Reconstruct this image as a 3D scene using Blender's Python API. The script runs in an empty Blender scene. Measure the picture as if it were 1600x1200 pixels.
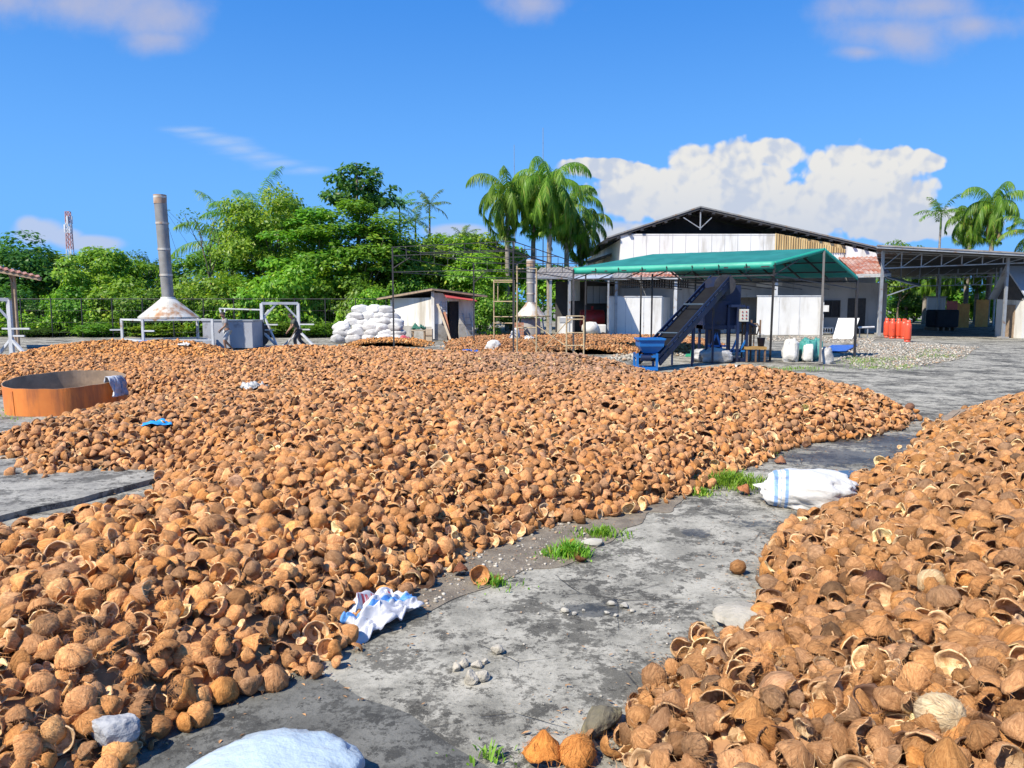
import bpy, bmesh, math, random
import numpy as np
from mathutils import Vector, Matrix, Euler, noise as mnoise
R = math.radians
scene = bpy.context.scene
COL = scene.collection
rng = np.random.default_rng(7)
random.seed(7)
SIN, COS, PI = math.sin, math.cos, math.pi

# ------------------------------------------------------------------ camera
CAMH, FPX, PITCH = 2.0, 1200.0, math.atan(125 / 1200.0)
cam = bpy.data.cameras.new('camera'); camo = bpy.data.objects.new('camera', cam); COL.objects.link(camo)
camo.location = (0, 0, CAMH); camo.rotation_euler = (PI / 2 - PITCH, 0, 0)
cam.sensor_width = 36; cam.lens = 36 * FPX / 1600; cam.clip_end = 5000; cam.clip_start = 0.05
scene.camera = camo

def ray(px, py):
    u = (px - 800) / FPX; v = (600 - py) / FPX
    return (u, COS(PITCH) + v * SIN(PITCH), -SIN(PITCH) + v * COS(PITCH))
def at(px, py, d):
    r = ray(px, py); k = d / r[1]
    return Vector((r[0] * k, d, CAMH + r[2] * k))
def G(px, py, z=0.0):
    r = ray(px, py); k = (z - CAMH) / r[2]
    return Vector((r[0] * k, r[1] * k, z))
def gx(px, d):                    # ground point under image column px at distance d
    r = ray(px, 520); return Vector((r[0] / r[1] * d, d, 0.0))

# ------------------------------------------------------------------ object helpers
def tag(o, label=None, cat=None, group=None, kind=None):
    if label: o['label'] = label
    if cat: o['category'] = cat
    if group: o['group'] = group
    if kind: o['kind'] = kind
    return o
def empty(name, loc, label=None, cat=None, group=None, rz=0.0):
    o = bpy.data.objects.new(name, None); COL.objects.link(o)
    o.location = loc; o.rotation_euler = (0, 0, rz); o.empty_display_size = 0.2
    return tag(o, label, cat, group)
def copy_tree(o, parent=None):
    c = o.copy(); COL.objects.link(c)
    if parent is not None: c.parent = parent
    for ch in list(o.children): copy_tree(ch, c)
    return c

def mesh_np(name, verts, faces, mats=(), smooth=False, mi=None, uv=None):
    """verts (n,3) array, faces list of index tuples or (m,4)/(m,3) array"""
    me = bpy.data.meshes.new(name)
    v = np.asarray(verts, dtype=np.float32)
    if isinstance(faces, np.ndarray):
        k = faces.shape[1]; m = faces.shape[0]
        me.vertices.add(len(v)); me.vertices.foreach_set('co', v.ravel())
        me.loops.add(m * k); me.loops.foreach_set('vertex_index', faces.astype(np.int32).ravel())
        me.polygons.add(m); me.polygons.foreach_set('loop_start', np.arange(0, m * k, k, dtype=np.int32))
        me.update(calc_edges=True)
    else:
        me.from_pydata([tuple(map(float, p)) for p in v], [], [tuple(f) for f in faces]); me.update()
    for m_ in mats: me.materials.append(m_)
    if mi is not None: me.polygons.foreach_set('material_index', np.asarray(mi, dtype=np.int32))
    if smooth: me.polygons.foreach_set('use_smooth', np.ones(len(me.polygons), dtype=bool))
    if uv is not None:
        l = me.uv_layers.new(name='UVMap'); li = np.empty(len(me.loops), dtype=np.int32)
        me.loops.foreach_get('vertex_index', li)
        l.data.foreach_set('uv', np.asarray(uv, dtype=np.float32)[li].ravel())
    me.update()
    return me
def link(name, me, parent=None, loc=None):
    o = bpy.data.objects.new(name, me); COL.objects.link(o)
    if parent is not None: o.parent = parent
    if loc is not None: o.location = loc
    return o

class MB:
    """collects shapes into one mesh"""
    def __init__(s): s.v = []; s.f = []; s.sm = []
    def add(s, vs, fs, smooth=False):
        b = len(s.v); s.v += [Vector(p) for p in vs]
        s.f += [tuple(i + b for i in f) for f in fs]; s.sm += [smooth] * len(fs)
        return s
    def box(s, c, size, rot=None, taper=1.0):
        x, y, z = [k / 2 for k in size]; c = Vector(c)
        vs = [Vector((a * x * (taper if e > 0 else 1), b * y * (taper if e > 0 else 1), e * z)) for e in (-1, 1) for a, b in ((-1, -1), (1, -1), (1, 1), (-1, 1))]
        if rot is not None:
            M = rot if isinstance(rot, Matrix) else Euler(rot).to_matrix(); vs = [M @ q for q in vs]
        return s.add([c + q for q in vs], [(3, 2, 1, 0), (4, 5, 6, 7), (0, 1, 5, 4), (1, 2, 6, 5), (2, 3, 7, 6), (3, 0, 4, 7)])
    def boxz(s, x0, x1, y0, y1, z0, z1):
        return s.box(((x0 + x1) / 2, (y0 + y1) / 2, (z0 + z1) / 2), (abs(x1 - x0), abs(y1 - y0), abs(z1 - z0)))
    def bar(s, p, q, w=.05, h=None, up=(0, 0, 1)):
        p, q = Vector(p), Vector(q); h = w if h is None else h
        d = (q - p); L = d.length
        if L < 1e-6: return s
        d /= L; u = Vector(up)
        if abs(d.dot(u)) > .98: u = Vector((0, 1, 0))
        a = d.cross(u).normalized() * (w / 2); b = a.cross(d).normalized() * (h / 2)
        vs = [p - a - b, p + a - b, p + a + b, p - a + b, q - a - b, q + a - b, q + a + b, q - a + b]
        return s.add(vs, [(0, 1, 2, 3), (7, 6, 5, 4), (0, 4, 5, 1), (1, 5, 6, 2), (2, 6, 7, 3), (3, 7, 4, 0)])
    def tube(s, pts, r, n=8, caps=True):
        pts = [Vector(p) for p in pts]; k = len(pts)
        rs = [r] * k if not hasattr(r, '__len__') else r
        vs = []; fs = []
        ref = None
        for i, p in enumerate(pts):
            d = (pts[min(i + 1, k - 1)] - pts[max(i - 1, 0)]).normalized()
            if ref is None: ref = Vector((0, 0, 1)) if abs(d.z) < .9 else Vector((1, 0, 0))
            a = d.cross(ref); a = a.normalized() if a.length > 1e-5 else Vector((0, 1, 0))
            b = d.cross(a).normalized(); ref = a.cross(d)
            for j in range(n):
                t = 2 * PI * j / n; vs.append(p + (a * COS(t) + b * SIN(t)) * rs[i])
        for i in range(k - 1):
            for j in range(n):
                fs.append((i * n + j, i * n + (j + 1) % n, (i + 1) * n + (j + 1) % n, (i + 1) * n + j))
        s.add(vs, fs, True)
        if caps: s.add([vs[j] for j in range(n)], [tuple(range(n))]).add([vs[(k - 1) * n + j] for j in range(n)], [tuple(reversed(range(n)))])
        return s
    def lathe(s, prof, c=(0, 0, 0), n=24, smooth=True, jit=0.0, a0=0.0, a1=2 * PI):
        c = Vector(c); vs = []; fs = []; k = len(prof); full = abs(a1 - a0 - 2 * PI) < 1e-4; m = n if full else n + 1
        for (r, z) in prof:
            for j in range(m):
                t = a0 + (a1 - a0) * j / n; rr = r * (1 + jit * SIN(3 * t + z * 4) + jit * .6 * SIN(7 * t + 1))
                vs.append(c + Vector((rr * COS(t), rr * SIN(t), z)))
        for i in range(k - 1):
            for j in range(n):
                j2 = (j + 1) % m
                fs.append((i * m + j, i * m + j2, (i + 1) * m + j2, (i + 1) * m + j))
        return s.add(vs, fs, smooth)
    def slab(s, quad, th):
        """plate from four top corners, thickness th along the (downward) normal"""
        q = [Vector(p) for p in quad]; n = (q[1] - q[0]).cross(q[3] - q[0]).normalized()
        if n.z > 0: n = -n
        b = [p + n * th for p in q]
        return s.add(q + b, [(0, 1, 2, 3), (7, 6, 5, 4), (0, 4, 5, 1), (1, 5, 6, 2), (2, 6, 7, 3), (3, 7, 4, 0)])
    def corrugated(s, quad, pitch=.2, amp=.025, th=.012, rows=6):
        """corrugated sheet: quad a,b,c,d with the waves running from edge ab to edge dc; each course lifted a little"""
        a, b, c, d = [Vector(p) for p in quad]; W = (b - a).length
        n = max(4, int(W / pitch * 4)); nr = (b - a).cross(d - a).normalized()
        if nr.z < 0: nr = -nr
        for r in range(rows):
            t0, t1 = r / rows, min(1.0, (r + 1.06) / rows)
            lo = []; hi = []
            for i in range(n + 1):
                f = i / n; w = nr * (amp * SIN(2 * PI * f * W / pitch) + mnoise.noise((f * W * .3, r * 1.7, 3)) * amp * .8)
                lo.append(a.lerp(b, f).lerp(d.lerp(c, f), t0) + w + nr * .014)
                hi.append(a.lerp(b, f).lerp(d.lerp(c, f), t1) + w)
            vs = lo + hi + [p - nr * th for p in lo] + [p - nr * th for p in hi]; m = n + 1; fs = []
            for i in range(n):
                fs += [(i, i + 1, m + i + 1, m + i), (2 * m + i + 1, 2 * m + i, 3 * m + i, 3 * m + i + 1), (i + 1, i, 2 * m + i, 2 * m + i + 1), (m + i, m + i + 1, 3 * m + i + 1, 3 * m + i)]
            s.add(vs, fs, False)
        return s
    def build(s, name, mat, parent=None, bevel=0.0, origin=None):
        o_ = Vector(origin) if origin is not None else Vector((0, 0, 0))
        me = bpy.data.meshes.new(name)
        me.from_pydata([tuple(p - o_) for p in s.v], [], s.f); me.update()
        me.polygons.foreach_set('use_smooth', np.array(s.sm, dtype=bool))
        bm = bmesh.new(); bm.from_mesh(me); bmesh.ops.recalc_face_normals(bm, faces=bm.faces); bm.to_mesh(me); bm.free()
        if mat: me.materials.append(mat)
        o = link(name, me, parent)
        if origin is not None: o.location = o_
        if parent is not None and origin is None:      # shapes given in world space under a moved parent
            o.matrix_parent_inverse = Matrix.Translation(-Vector(parent.location)) if s.__dict__.get('world') else Matrix()
        if bevel > 0:
            m = o.modifiers.new('bevel', 'BEVEL'); m.width = bevel; m.segments = 2; m.limit_method = 'ANGLE'
        return o
def W():                           # a builder whose coordinates are world coordinates (parent Empty may stand anywhere, unrotated)
    m = MB(); m.world = True; return m

# ------------------------------------------------------------------ materials
class NT:
    def __init__(s, nt): s.nt = nt; s.n = nt.nodes; s.l = nt.links
    def new(s, t, **kw):
        n = s.n.new(t)
        for k, v in kw.items():
            if k.startswith('i_'): n.inputs[k[2:].replace('_', ' ')].default_value = v
            else: setattr(n, k, v)
        return n
    def lk(s, a, b): s.l.new(a, b)
    def math(s, op, a, b=None, c=None, clamp=False):
        n = s.n.new('ShaderNodeMath'); n.operation = op; n.use_clamp = clamp
        for i, x in enumerate((a, b, c)):
            if x is None: continue
            if hasattr(x, 'is_linked') or hasattr(x, 'links'): s.l.new(x, n.inputs[i])
            else: n.inputs[i].default_value = x
        return n.outputs[0]
    def vmath(s, op, a, b=None):
        n = s.n.new('ShaderNodeVectorMath'); n.operation = op
        for i, x in enumerate((a, b)):
            if x is None: continue
            if hasattr(x, 'links'): s.l.new(x, n.inputs[i])
            else: n.inputs[i].default_value = x
        return n.outputs['Value'] if op in ('LENGTH', 'DOT_PRODUCT', 'DISTANCE') else n.outputs[0]
    def mix(s, fac, a, b, blend='MIX'):
        n = s.n.new('ShaderNodeMix'); n.data_type = 'RGBA'; n.blend_type = blend
        for sock, x in ((n.inputs[0], fac), (n.inputs[6], a), (n.inputs[7], b)):
            if hasattr(x, 'links'): s.l.new(x, sock)
            elif isinstance(x, (int, float)): sock.default_value = x if sock == n.inputs[0] else (x, x, x, 1)
            else: sock.default_value = (*x[:3], 1)
        return n.outputs[2]
    def noise(s, vec, scale, detail=4, rough=.55, dist=0.0):
        n = s.n.new('ShaderNodeTexNoise'); n.inputs['Scale'].default_value = scale; n.inputs['Detail'].default_value = detail
        n.inputs['Roughness'].default_value = rough; n.inputs['Distortion'].default_value = dist
        if vec is not None: s.l.new(vec, n.inputs['Vector'])
        return n.outputs['Fac']
    def step(s, x, lo, hi):
        n = s.n.new('ShaderNodeMapRange'); n.interpolation_type = 'SMOOTHSTEP'
        s.l.new(x, n.inputs[0]); n.inputs[1].default_value = lo; n.inputs[2].default_value = hi
        return n.outputs[0]
    def map(s, vec, scale=(1, 1, 1), rot=(0, 0, 0), loc=(0, 0, 0)):
        n = s.n.new('ShaderNodeMapping'); s.l.new(vec, n.inputs[0]); n.inputs['Scale'].default_value = scale
        n.inputs['Rotation'].default_value = rot; n.inputs['Location'].default_value = loc
        return n.outputs[0]
    def bump(s, h, strength=.3, dist=.02, prev=None):
        n = s.n.new('ShaderNodeBump'); n.inputs['Strength'].default_value = strength; n.inputs['Distance'].default_value = dist
        s.l.new(h, n.inputs['Height'])
        if prev is not None: s.l.new(prev, n.inputs['Normal'])
        return n.outputs[0]
def newmat(name):
    m = bpy.data.materials.new(name); m.use_nodes = True
    t = NT(m.node_tree); b = m.node_tree.nodes['Principled BSDF']; return m, t, b
MATS = {}
def mat(name, c1, c2=None, rough=.6, scale=3.0, metal=0.0, bump=0.0, bscale=20.0, grime=None, gamt=.5, gscale=1.5, streak=False, spec=.5):
    """painted / weathered surface: two-tone noise, optional grime or rust patches, bump"""
    if name in MATS: return MATS[name]
    m, t, b = newmat(name); tc = t.new('ShaderNodeTexCoord').outputs['Object']
    c2 = c2 or tuple(k * .8 for k in c1)
    base = t.mix(t.step(t.noise(tc, scale, 5), .3, .7), c1, c2)
    r = None
    if grime is not None:
        v = t.map(tc, (1, 1, .15)) if streak else tc
        g = t.step(t.noise(v, gscale, 7, .65), .62 - gamt * .3, .72 - gamt * .1)
        base = t.mix(g, base, grime)
    t.lk(base, b.inputs['Base Color'])
    b.inputs['Metallic'].default_value = metal
    rn = t.math('MULTIPLY_ADD', t.noise(tc, scale * 4, 3), .3, rough - .15); t.lk(rn, b.inputs['Roughness'])
    b.inputs['Specular IOR Level'].default_value = spec
    if bump > 0: t.lk(t.bump(t.noise(tc, bscale, 5), bump, .02), b.inputs['Normal'])
    MATS[name] = m
    return m
# ------------------------------------------------------------------ light and sky
SUN_EL, SUN_TO = R(50), Vector((.73, .68, 0)).normalized()        # direction the shadows fall
sd = Vector((SUN_TO.x * COS(SUN_EL), SUN_TO.y * COS(SUN_EL), -SIN(SUN_EL)))
sl = bpy.data.lights.new('sun', 'SUN'); so = bpy.data.objects.new('sun', sl); COL.objects.link(so)
sl.energy = 5.0; sl.angle = R(.53); sl.color = (1.0, .91, .77)
so.rotation_euler = sd.to_track_quat('-Z', 'Y').to_euler(); so.location = (-20, -14, 17)
world = bpy.data.worlds.new('World'); scene.world = world; world.use_nodes = True
wt = NT(world.node_tree); bg = world.node_tree.nodes['Background']
sky = wt.new('ShaderNodeTexSky', sky_type='NISHITA', sun_disc=False, sun_elevation=SUN_EL)
sky.sun_rotation = math.atan2(-SUN_TO.x, -SUN_TO.y); sky.air_density = 1.0; sky.dust_density = .1; sky.ozone_density = 2.0
hs = wt.new('ShaderNodeHueSaturation'); hs.inputs['Saturation'].default_value = 1.22; wt.lk(sky.outputs[0], hs.inputs['Color'])
D = wt.new('ShaderNodeTexCoord').outputs['Generated']
sx = wt.new('ShaderNodeSeparateXYZ'); wt.lk(D, sx.inputs[0])
# moist tropical air: the clear sky keeps its blue down to the horizon
skyc = wt.mix(wt.math('MULTIPLY_ADD', wt.step(sx.outputs[2], .32, -.02), .30, .70), hs.outputs[0], wt.mix(wt.step(sx.outputs[2], 0.0, .42), (.95, 2.9, 6.4), (.14, 1.5, 5.2)))
yy = wt.math('MAXIMUM', sx.outputs[1], .05)
U = wt.math('DIVIDE', sx.outputs[0], yy); Wv = wt.math('DIVIDE', sx.outputs[2], yy)
cx = wt.new('ShaderNodeCombineXYZ'); wt.lk(U, cx.inputs[0]); wt.lk(Wv, cx.inputs[1]); UV = cx.outputs[0]
def uw(px, py):
    r = ray(px, py); return r[0] / r[1], r[2] / r[1]
# cloud field: union of soft lobes in sky coordinates, roughened by fractal noise
def lobes(lst, vec):
    acc = None
    for (px, py, rx, ry) in lst:
        u, w = uw(px, py)
        a = wt.vmath('SUBTRACT', vec, (u, w, 0)); a = wt.vmath('MULTIPLY', a, (FPX / rx, FPX / ry, 0))
        v = wt.math('SUBTRACT', 1.0, wt.vmath('LENGTH', a))
        acc = v if acc is None else wt.math('SMOOTH_MAX', acc, v, .15)
    return acc
def puffs(off):
    w_ = wt.vmath('ADD', UV, wt.vmath('MULTIPLY', wt.new('ShaderNodeTexNoise', i_Scale=22.0, i_Detail=5.0).outputs['Color'], (.022, .022, 0)))
    acc = None
    for sc_, am in ((19.0, .50), (42.0, .30), (90.0, .20)):
        v = wt.new('ShaderNodeTexVoronoi', feature='F1', voronoi_dimensions='2D'); v.inputs['Scale'].default_value = sc_
        wt.lk(wt.map(w_, loc=off), v.inputs['Vector']); q = wt.math('MULTIPLY', wt.math('SUBTRACT', .85, v.outputs['Distance']), am); acc = q if acc is None else wt.math('ADD', acc, q)
    return acc
n1 = wt.noise(UV, 9, 9, .58); nb = wt.noise(UV, 11, 4, .5); p1 = puffs((0, 0, 0)); p2 = puffs((.006, -.008, 0))
cum = [(1085, 250, 42, 36), (1140, 262, 60, 44), (1215, 236, 46, 26), (1175, 292, 70, 40), (1100, 300, 120, 46), (1000, 305, 110, 40), (1325, 258, 62, 36),
       (1390, 262, 62, 30), (1440, 252, 46, 18), (1350, 300, 110, 50), (1260, 330, 170, 50), (1150, 335, 150, 40), (1410, 318, 60, 26), (930, 258, 70, 14), (960, 268, 70, 16), (1400, 350, 150, 30), (1120, 372, 240, 26)]
low = [(60, 362, 46, 24), (45, 352, 26, 18), (98, 370, 34, 16), (720, 362, 60, 14), (960, 360, 120, 16), (140, 380, 60, 14)]
hig = [(100, 5, 190, 48), (255, 30, 90, 55), (250, 62, 70, 30), (10, 0, 120, 50), (830, 5, 80, 36), (1440, 10, 190, 36), (1400, 55, 120, 40), (1520, 40, 110, 34), (1345, 82, 60, 18)]
cir = [(285, 203, 60, 9), (315, 211, 60, 11), (345, 221, 60, 14), (375, 233, 62, 16), (405, 245, 64, 14), (440, 256, 70, 12), (485, 266, 70, 10)]
def field(lst, amp, lo, hi):
    a = wt.math('ADD', lobes(lst, UV), wt.math('MULTIPLY', wt.math('SUBTRACT', n1, .5), amp)); return wt.step(a, lo, hi)
a = wt.math('ADD', lobes(cum, UV), wt.math('MULTIPLY_ADD', wt.math('SUBTRACT', nb, .5), .75, wt.math('MULTIPLY', wt.math('SUBTRACT', p1, .45), .75))); m_c = wt.step(a, -.02, .20); m_l = field(low, .8, -.1, .5); m_h = field(hig, 2.2, -.1, 1.15)
nw = wt.noise(wt.map(UV, (3, 14, 1), (0, 0, R(-14))), 4, 6, .6)
a = wt.math('ADD', lobes(cir, UV), wt.math('MULTIPLY', wt.math('SUBTRACT', nw, .5), 1.5)); m_w = wt.step(a, .05, 1.5)
relief = wt.math('MULTIPLY_ADD', wt.math('SUBTRACT', p1, p2), 1.3, wt.math('MULTIPLY_ADD', wt.math('SUBTRACT', wt.noise(wt.map(UV, loc=(.02, .03, 0)), 9, 6, .55), .5), 2.0, .84))
n3 = wt.noise(UV, 16, 6, .55); relief = wt.math('ADD', relief, wt.math('MULTIPLY', wt.math('SUBTRACT', n3, .5), .35))
uph = wt.step(Wv, .05, .19)
CW = 4.4
cumc = wt.mix(wt.math('MULTIPLY', wt.step(relief, .45, .95), uph, clamp=True), (CW * .76, CW * .84, CW * 1.0), (CW * 1.12, CW * 1.10, CW * 1.05))
col = wt.mix(wt.math('MULTIPLY', m_w, .5), skyc, (CW * .85, CW * .95, CW * 1.1))
col = wt.mix(wt.math('MULTIPLY', m_h, .85), col, (CW * .62, CW * .66, CW * .90))
col = wt.mix(wt.math('MULTIPLY', m_l, .7), col, (CW * .80, CW * .84, CW))
col = wt.mix(wt.math('MULTIPLY', m_c, .97), col, cumc)
wt.lk(col, bg.inputs['Color']); bg.inputs['Strength'].default_value = .105
scene.view_settings.view_transform = 'Standard'; scene.view_settings.look = 'None'; scene.view_settings.exposure = 0.72; scene.view_settings.gamma = 1.0
scene.render.film_transparent = False
scene.cycles.max_bounces = 6; scene.cycles.transparent_max_bounces = 8

# ------------------------------------------------------------------ ground
def ellipse_mask(t, pos, lst, nz):
    acc = None
    for (px, py, rx, ry) in lst:
        g = G(px, py)
        a = t.vmath('MULTIPLY', t.vmath('SUBTRACT', pos, (g.x, g.y, 0)), (1 / rx, 1 / ry, 0))
        v = t.math('SUBTRACT', 1.0, t.vmath('LENGTH', a)); acc = v if acc is None else t.math('MAXIMUM', acc, v)
    return t.step(t.math('ADD', acc, t.math('MULTIPLY', t.math('SUBTRACT', nz, .55), 4.5)), .0, .25)
def concrete(name, pale, mid, dark, stain_amt, crack=True, wet=(), speck=.5):
    m, t, b = newmat(name); pos = t.new('ShaderNodeNewGeometry').outputs['Position']
    w = t.vmath('ADD', pos, t.vmath('MULTIPLY', t.new('ShaderNodeTexNoise', i_Scale=1.3).outputs['Color'], (.5, .5, 0)))
    big = t.noise(pos, .55, 9, .70, .1); medn = t.noise(pos, 2.4, 10, .74, .1); fine = t.noise(pos, 26, 6, .7); gr = t.noise(pos, 140, 3, .8)
    col = t.mix(t.step(medn, .36, .62), mid, pale)
    col = t.mix(t.math('MULTIPLY', t.step(big, .62 - stain_amt * .25, .80 - stain_amt * .2), .85), col, dark)
    blot = t.noise(t.map(pos, loc=(7, 3, 0)), 1.5, 12, .80, .15)
    col = t.mix(t.math('MULTIPLY', t.step(t.math('ADD', blot, t.math('MULTIPLY', t.math('SUBTRACT', fine, .5), .22)), .505, .56), .8), col, dark)
    blot2 = t.noise(t.map(pos, loc=(-17, 5, 2)), 6.5, 10, .80, .1)
    col = t.mix(t.math('MULTIPLY', t.step(t.math('ADD', blot2, t.math('MULTIPLY', t.math('SUBTRACT', big, .5), .7)), .535, .575), .85), col, tuple(k * .7 for k in dark))
    col = t.mix(t.math('MULTIPLY', t.step(fine, .50, .68), speck), col, tuple(k * .55 for k in mid))
    col = t.mix(t.math('MULTIPLY', t.step(gr, .56, .68), .35), col, tuple(min(.6, k * 1.25) for k in pale))
    col = t.mix(t.math('MULTIPLY', t.step(t.noise(pos, 95, 3, .8), .56, .70), .5), col, tuple(k * .5 for k in dark))
    h = t.math('ADD', t.math('MULTIPLY', fine, .5), t.math('ADD', t.math('MULTIPLY', gr, .35), medn))
    if crack:
        vo = t.new('ShaderNodeTexVoronoi', feature='DISTANCE_TO_EDGE'); vo.inputs['Scale'].default_value = 1.15
        dn = t.vmath('ADD', w, t.vmath('MULTIPLY', t.new('ShaderNodeTexNoise', i_Scale=1.5, i_Detail=12.0, i_Roughness=.62).outputs['Color'], (1.5, 1.5, 0))); t.lk(dn, vo.inputs['Vector'])
        ck = t.step(vo.outputs['Distance'], .009, .001); gate = t.step(t.noise(pos, 1.1, 4), .47, .60)
        ck = t.math('MULTIPLY', ck, gate); col = t.mix(t.math('MULTIPLY', ck, .7), col, (.035, .033, .028))
        h = t.math('SUBTRACT', h, t.math('MULTIPLY', ck, 1.2))
    rgh = t.math('MULTIPLY_ADD', medn, .25, .72)
    if wet:
        wm = ellipse_mask(t, pos, wet, medn); col = t.mix(t.math('MULTIPLY', wm, .72), col, (.03, .032, .03))
        rgh = t.math('SUBTRACT', rgh, t.math('MULTIPLY', wm, .42))
    t.lk(col, b.inputs['Base Color']); t.lk(rgh, b.inputs['Roughness']); b.inputs['Specular IOR Level'].default_value = .35
    t.lk(t.bump(h, .55, .02), b.inputs['Normal'])
    return m
WET = [(1335, 715, 1.6, 1.0), (1400, 690, 1.6, 1.0), (940, 950, .26, .16), (1085, 832, .16, .22), (1180, 820, .3, .2), (1250, 710, .7, .35), (1170, 1000, .3, .2)]
m_conc = concrete('concrete_ground', (.375, .36, .305), (.205, .198, .165), (.055, .052, .042), .54, True, WET)
def irregular(pts, z, name, m, amp=.05, sub=8, th=0.0):
    """ground patch from an outline (closed), its edge broken up by noise"""
    out = []
    for i, p in enumerate(pts):
        q = pts[(i + 1) % len(pts)]
        for k in range(sub):
            f = k / sub; x = p[0] + (q[0] - p[0]) * f; y = p[1] + (q[1] - p[1]) * f
            out.append((x + amp * mnoise.noise((x * 3, y * 3, 1)), y + amp * mnoise.noise((x * 3, y * 3, 9)), z))
    n = len(out); c = np.mean(np.array(out), axis=0)
    bm = bmesh.new(); vs = [bm.verts.new(p) for p in out]; f = bm.faces.new(vs)
    if f.normal.z < 0: f.normal_flip()
    if th > 0:
        r = bmesh.ops.extrude_face_region(bm, geom=[f]); nv = [e for e in r['geom'] if isinstance(e, bmesh.types.BMVert)]
        for v_ in nv: v_.co.z = z
        for v_ in vs: v_.co.z = z - th
        bm.normal_update()
    bmesh.ops.triangulate(bm, faces=[f_ for f_ in bm.faces if len(f_.verts) > 4])
    bmesh.ops.recalc_face_normals(bm, faces=bm.faces)
    me = bpy.data.meshes.new(name); bm.to_mesh(me); bm.free(); me.materials.append(m)
    return tag(link(name, me), kind='structure')
def ground_sheet():
    xs = np.concatenate([np.linspace(-900, -30, 12), np.linspace(-28, 28, 113), np.linspace(30, 900, 12)])
    ys = np.concatenate([np.linspace(-200, -4, 6), np.linspace(-3, 60, 127), np.linspace(64, 1500, 14)])
    X, Y = np.meshgrid(xs, ys); Z = .012 * np.sin(X * 1.3 + Y * .4) * np.cos(Y * .9) * (np.abs(X) < 28)
    Z = np.where((Y > 0) & (Y < 58), Z, 0) * np.clip((Y - 9) / 8, .06, 1) - np.where(Y < 12, .004, .012)
    nx, ny = len(xs), len(ys); idx = np.arange(nx * ny).reshape(ny, nx)
    F = np.stack([idx[:-1, :-1], idx[:-1, 1:], idx[1:, 1:], idx[1:, :-1]], -1).reshape(-1, 4)
    me = mesh_np('ground', np.stack([X, Y, Z], -1).reshape(-1, 3), F, [m_conc], True)
    return tag(link('ground', me), kind='structure')
ground_sheet()
m_apron = concrete('rough_dark_concrete', (.15, .15, .135), (.095, .095, .085), (.045, .045, .04), .3, False, (), .8)
irregular([G(495, 1052), G(560, 1085), G(640, 1122), G(700, 1160), G(770, 1205), (.1, 2.2, 0), (-.3, 1.2, 0), (-2.6, 1.2, 0), (-2.6, 3.6, 0), (-1.6, 4.4, 0)], .004, 'concrete_apron', m_apron, .05, 12, .03)
m_slab = concrete('pale_slab_concrete', (.34, .33, .29), (.19, .185, .165), (.06, .058, .05), .4, True)
irregular([G(-160, 860), G(10, 812), G(130, 785), (-4.0, 8.5, 0), (-3.4, 10.2, 0), (-6, 12.5, 0), (-9.5, 14, 0), (-13, 13, 0), (-13, 9, 0)], .055, 'concrete_slab', m_slab, .03, 8, .08)
def soil_mat():
    m, t, b = newmat('stony_soil'); pos = t.new('ShaderNodeNewGeometry').outputs['Position']
    f = t.noise(pos, 30, 6, .75); g = t.noise(pos, 5, 5, .6)
    col = t.mix(t.step(g, .35, .65), (.15, .125, .095), (.24, .205, .155)); col = t.mix(t.math('MULTIPLY', t.step(f, .55, .7), .7), col, (.40, .37, .32))
    col = t.mix(t.math('MULTIPLY', t.step(t.noise(pos, 60, 4, .7), .58, .7), .7), col, (.11, .09, .07))
    t.lk(col, b.inputs['Base Color']); b.inputs['Roughness'].default_value = .95; t.lk(t.bump(f, .9, .03), b.inputs['Normal']); return m
m_soil = soil_mat()
irregular([G(590, 985), G(650, 960), G(740, 925), G(800, 905), G(850, 892), G(925, 868), G(960, 835), G(1010, 810), G(1080, 778), G(1060, 740), (1.2, 8.6, 0), (-.2, 7.4, 0), (-1.4, 6.0, 0), (-1.6, 5.0, 0)], .002, 'soil_strip', m_soil, .16, 18, .02)
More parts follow.
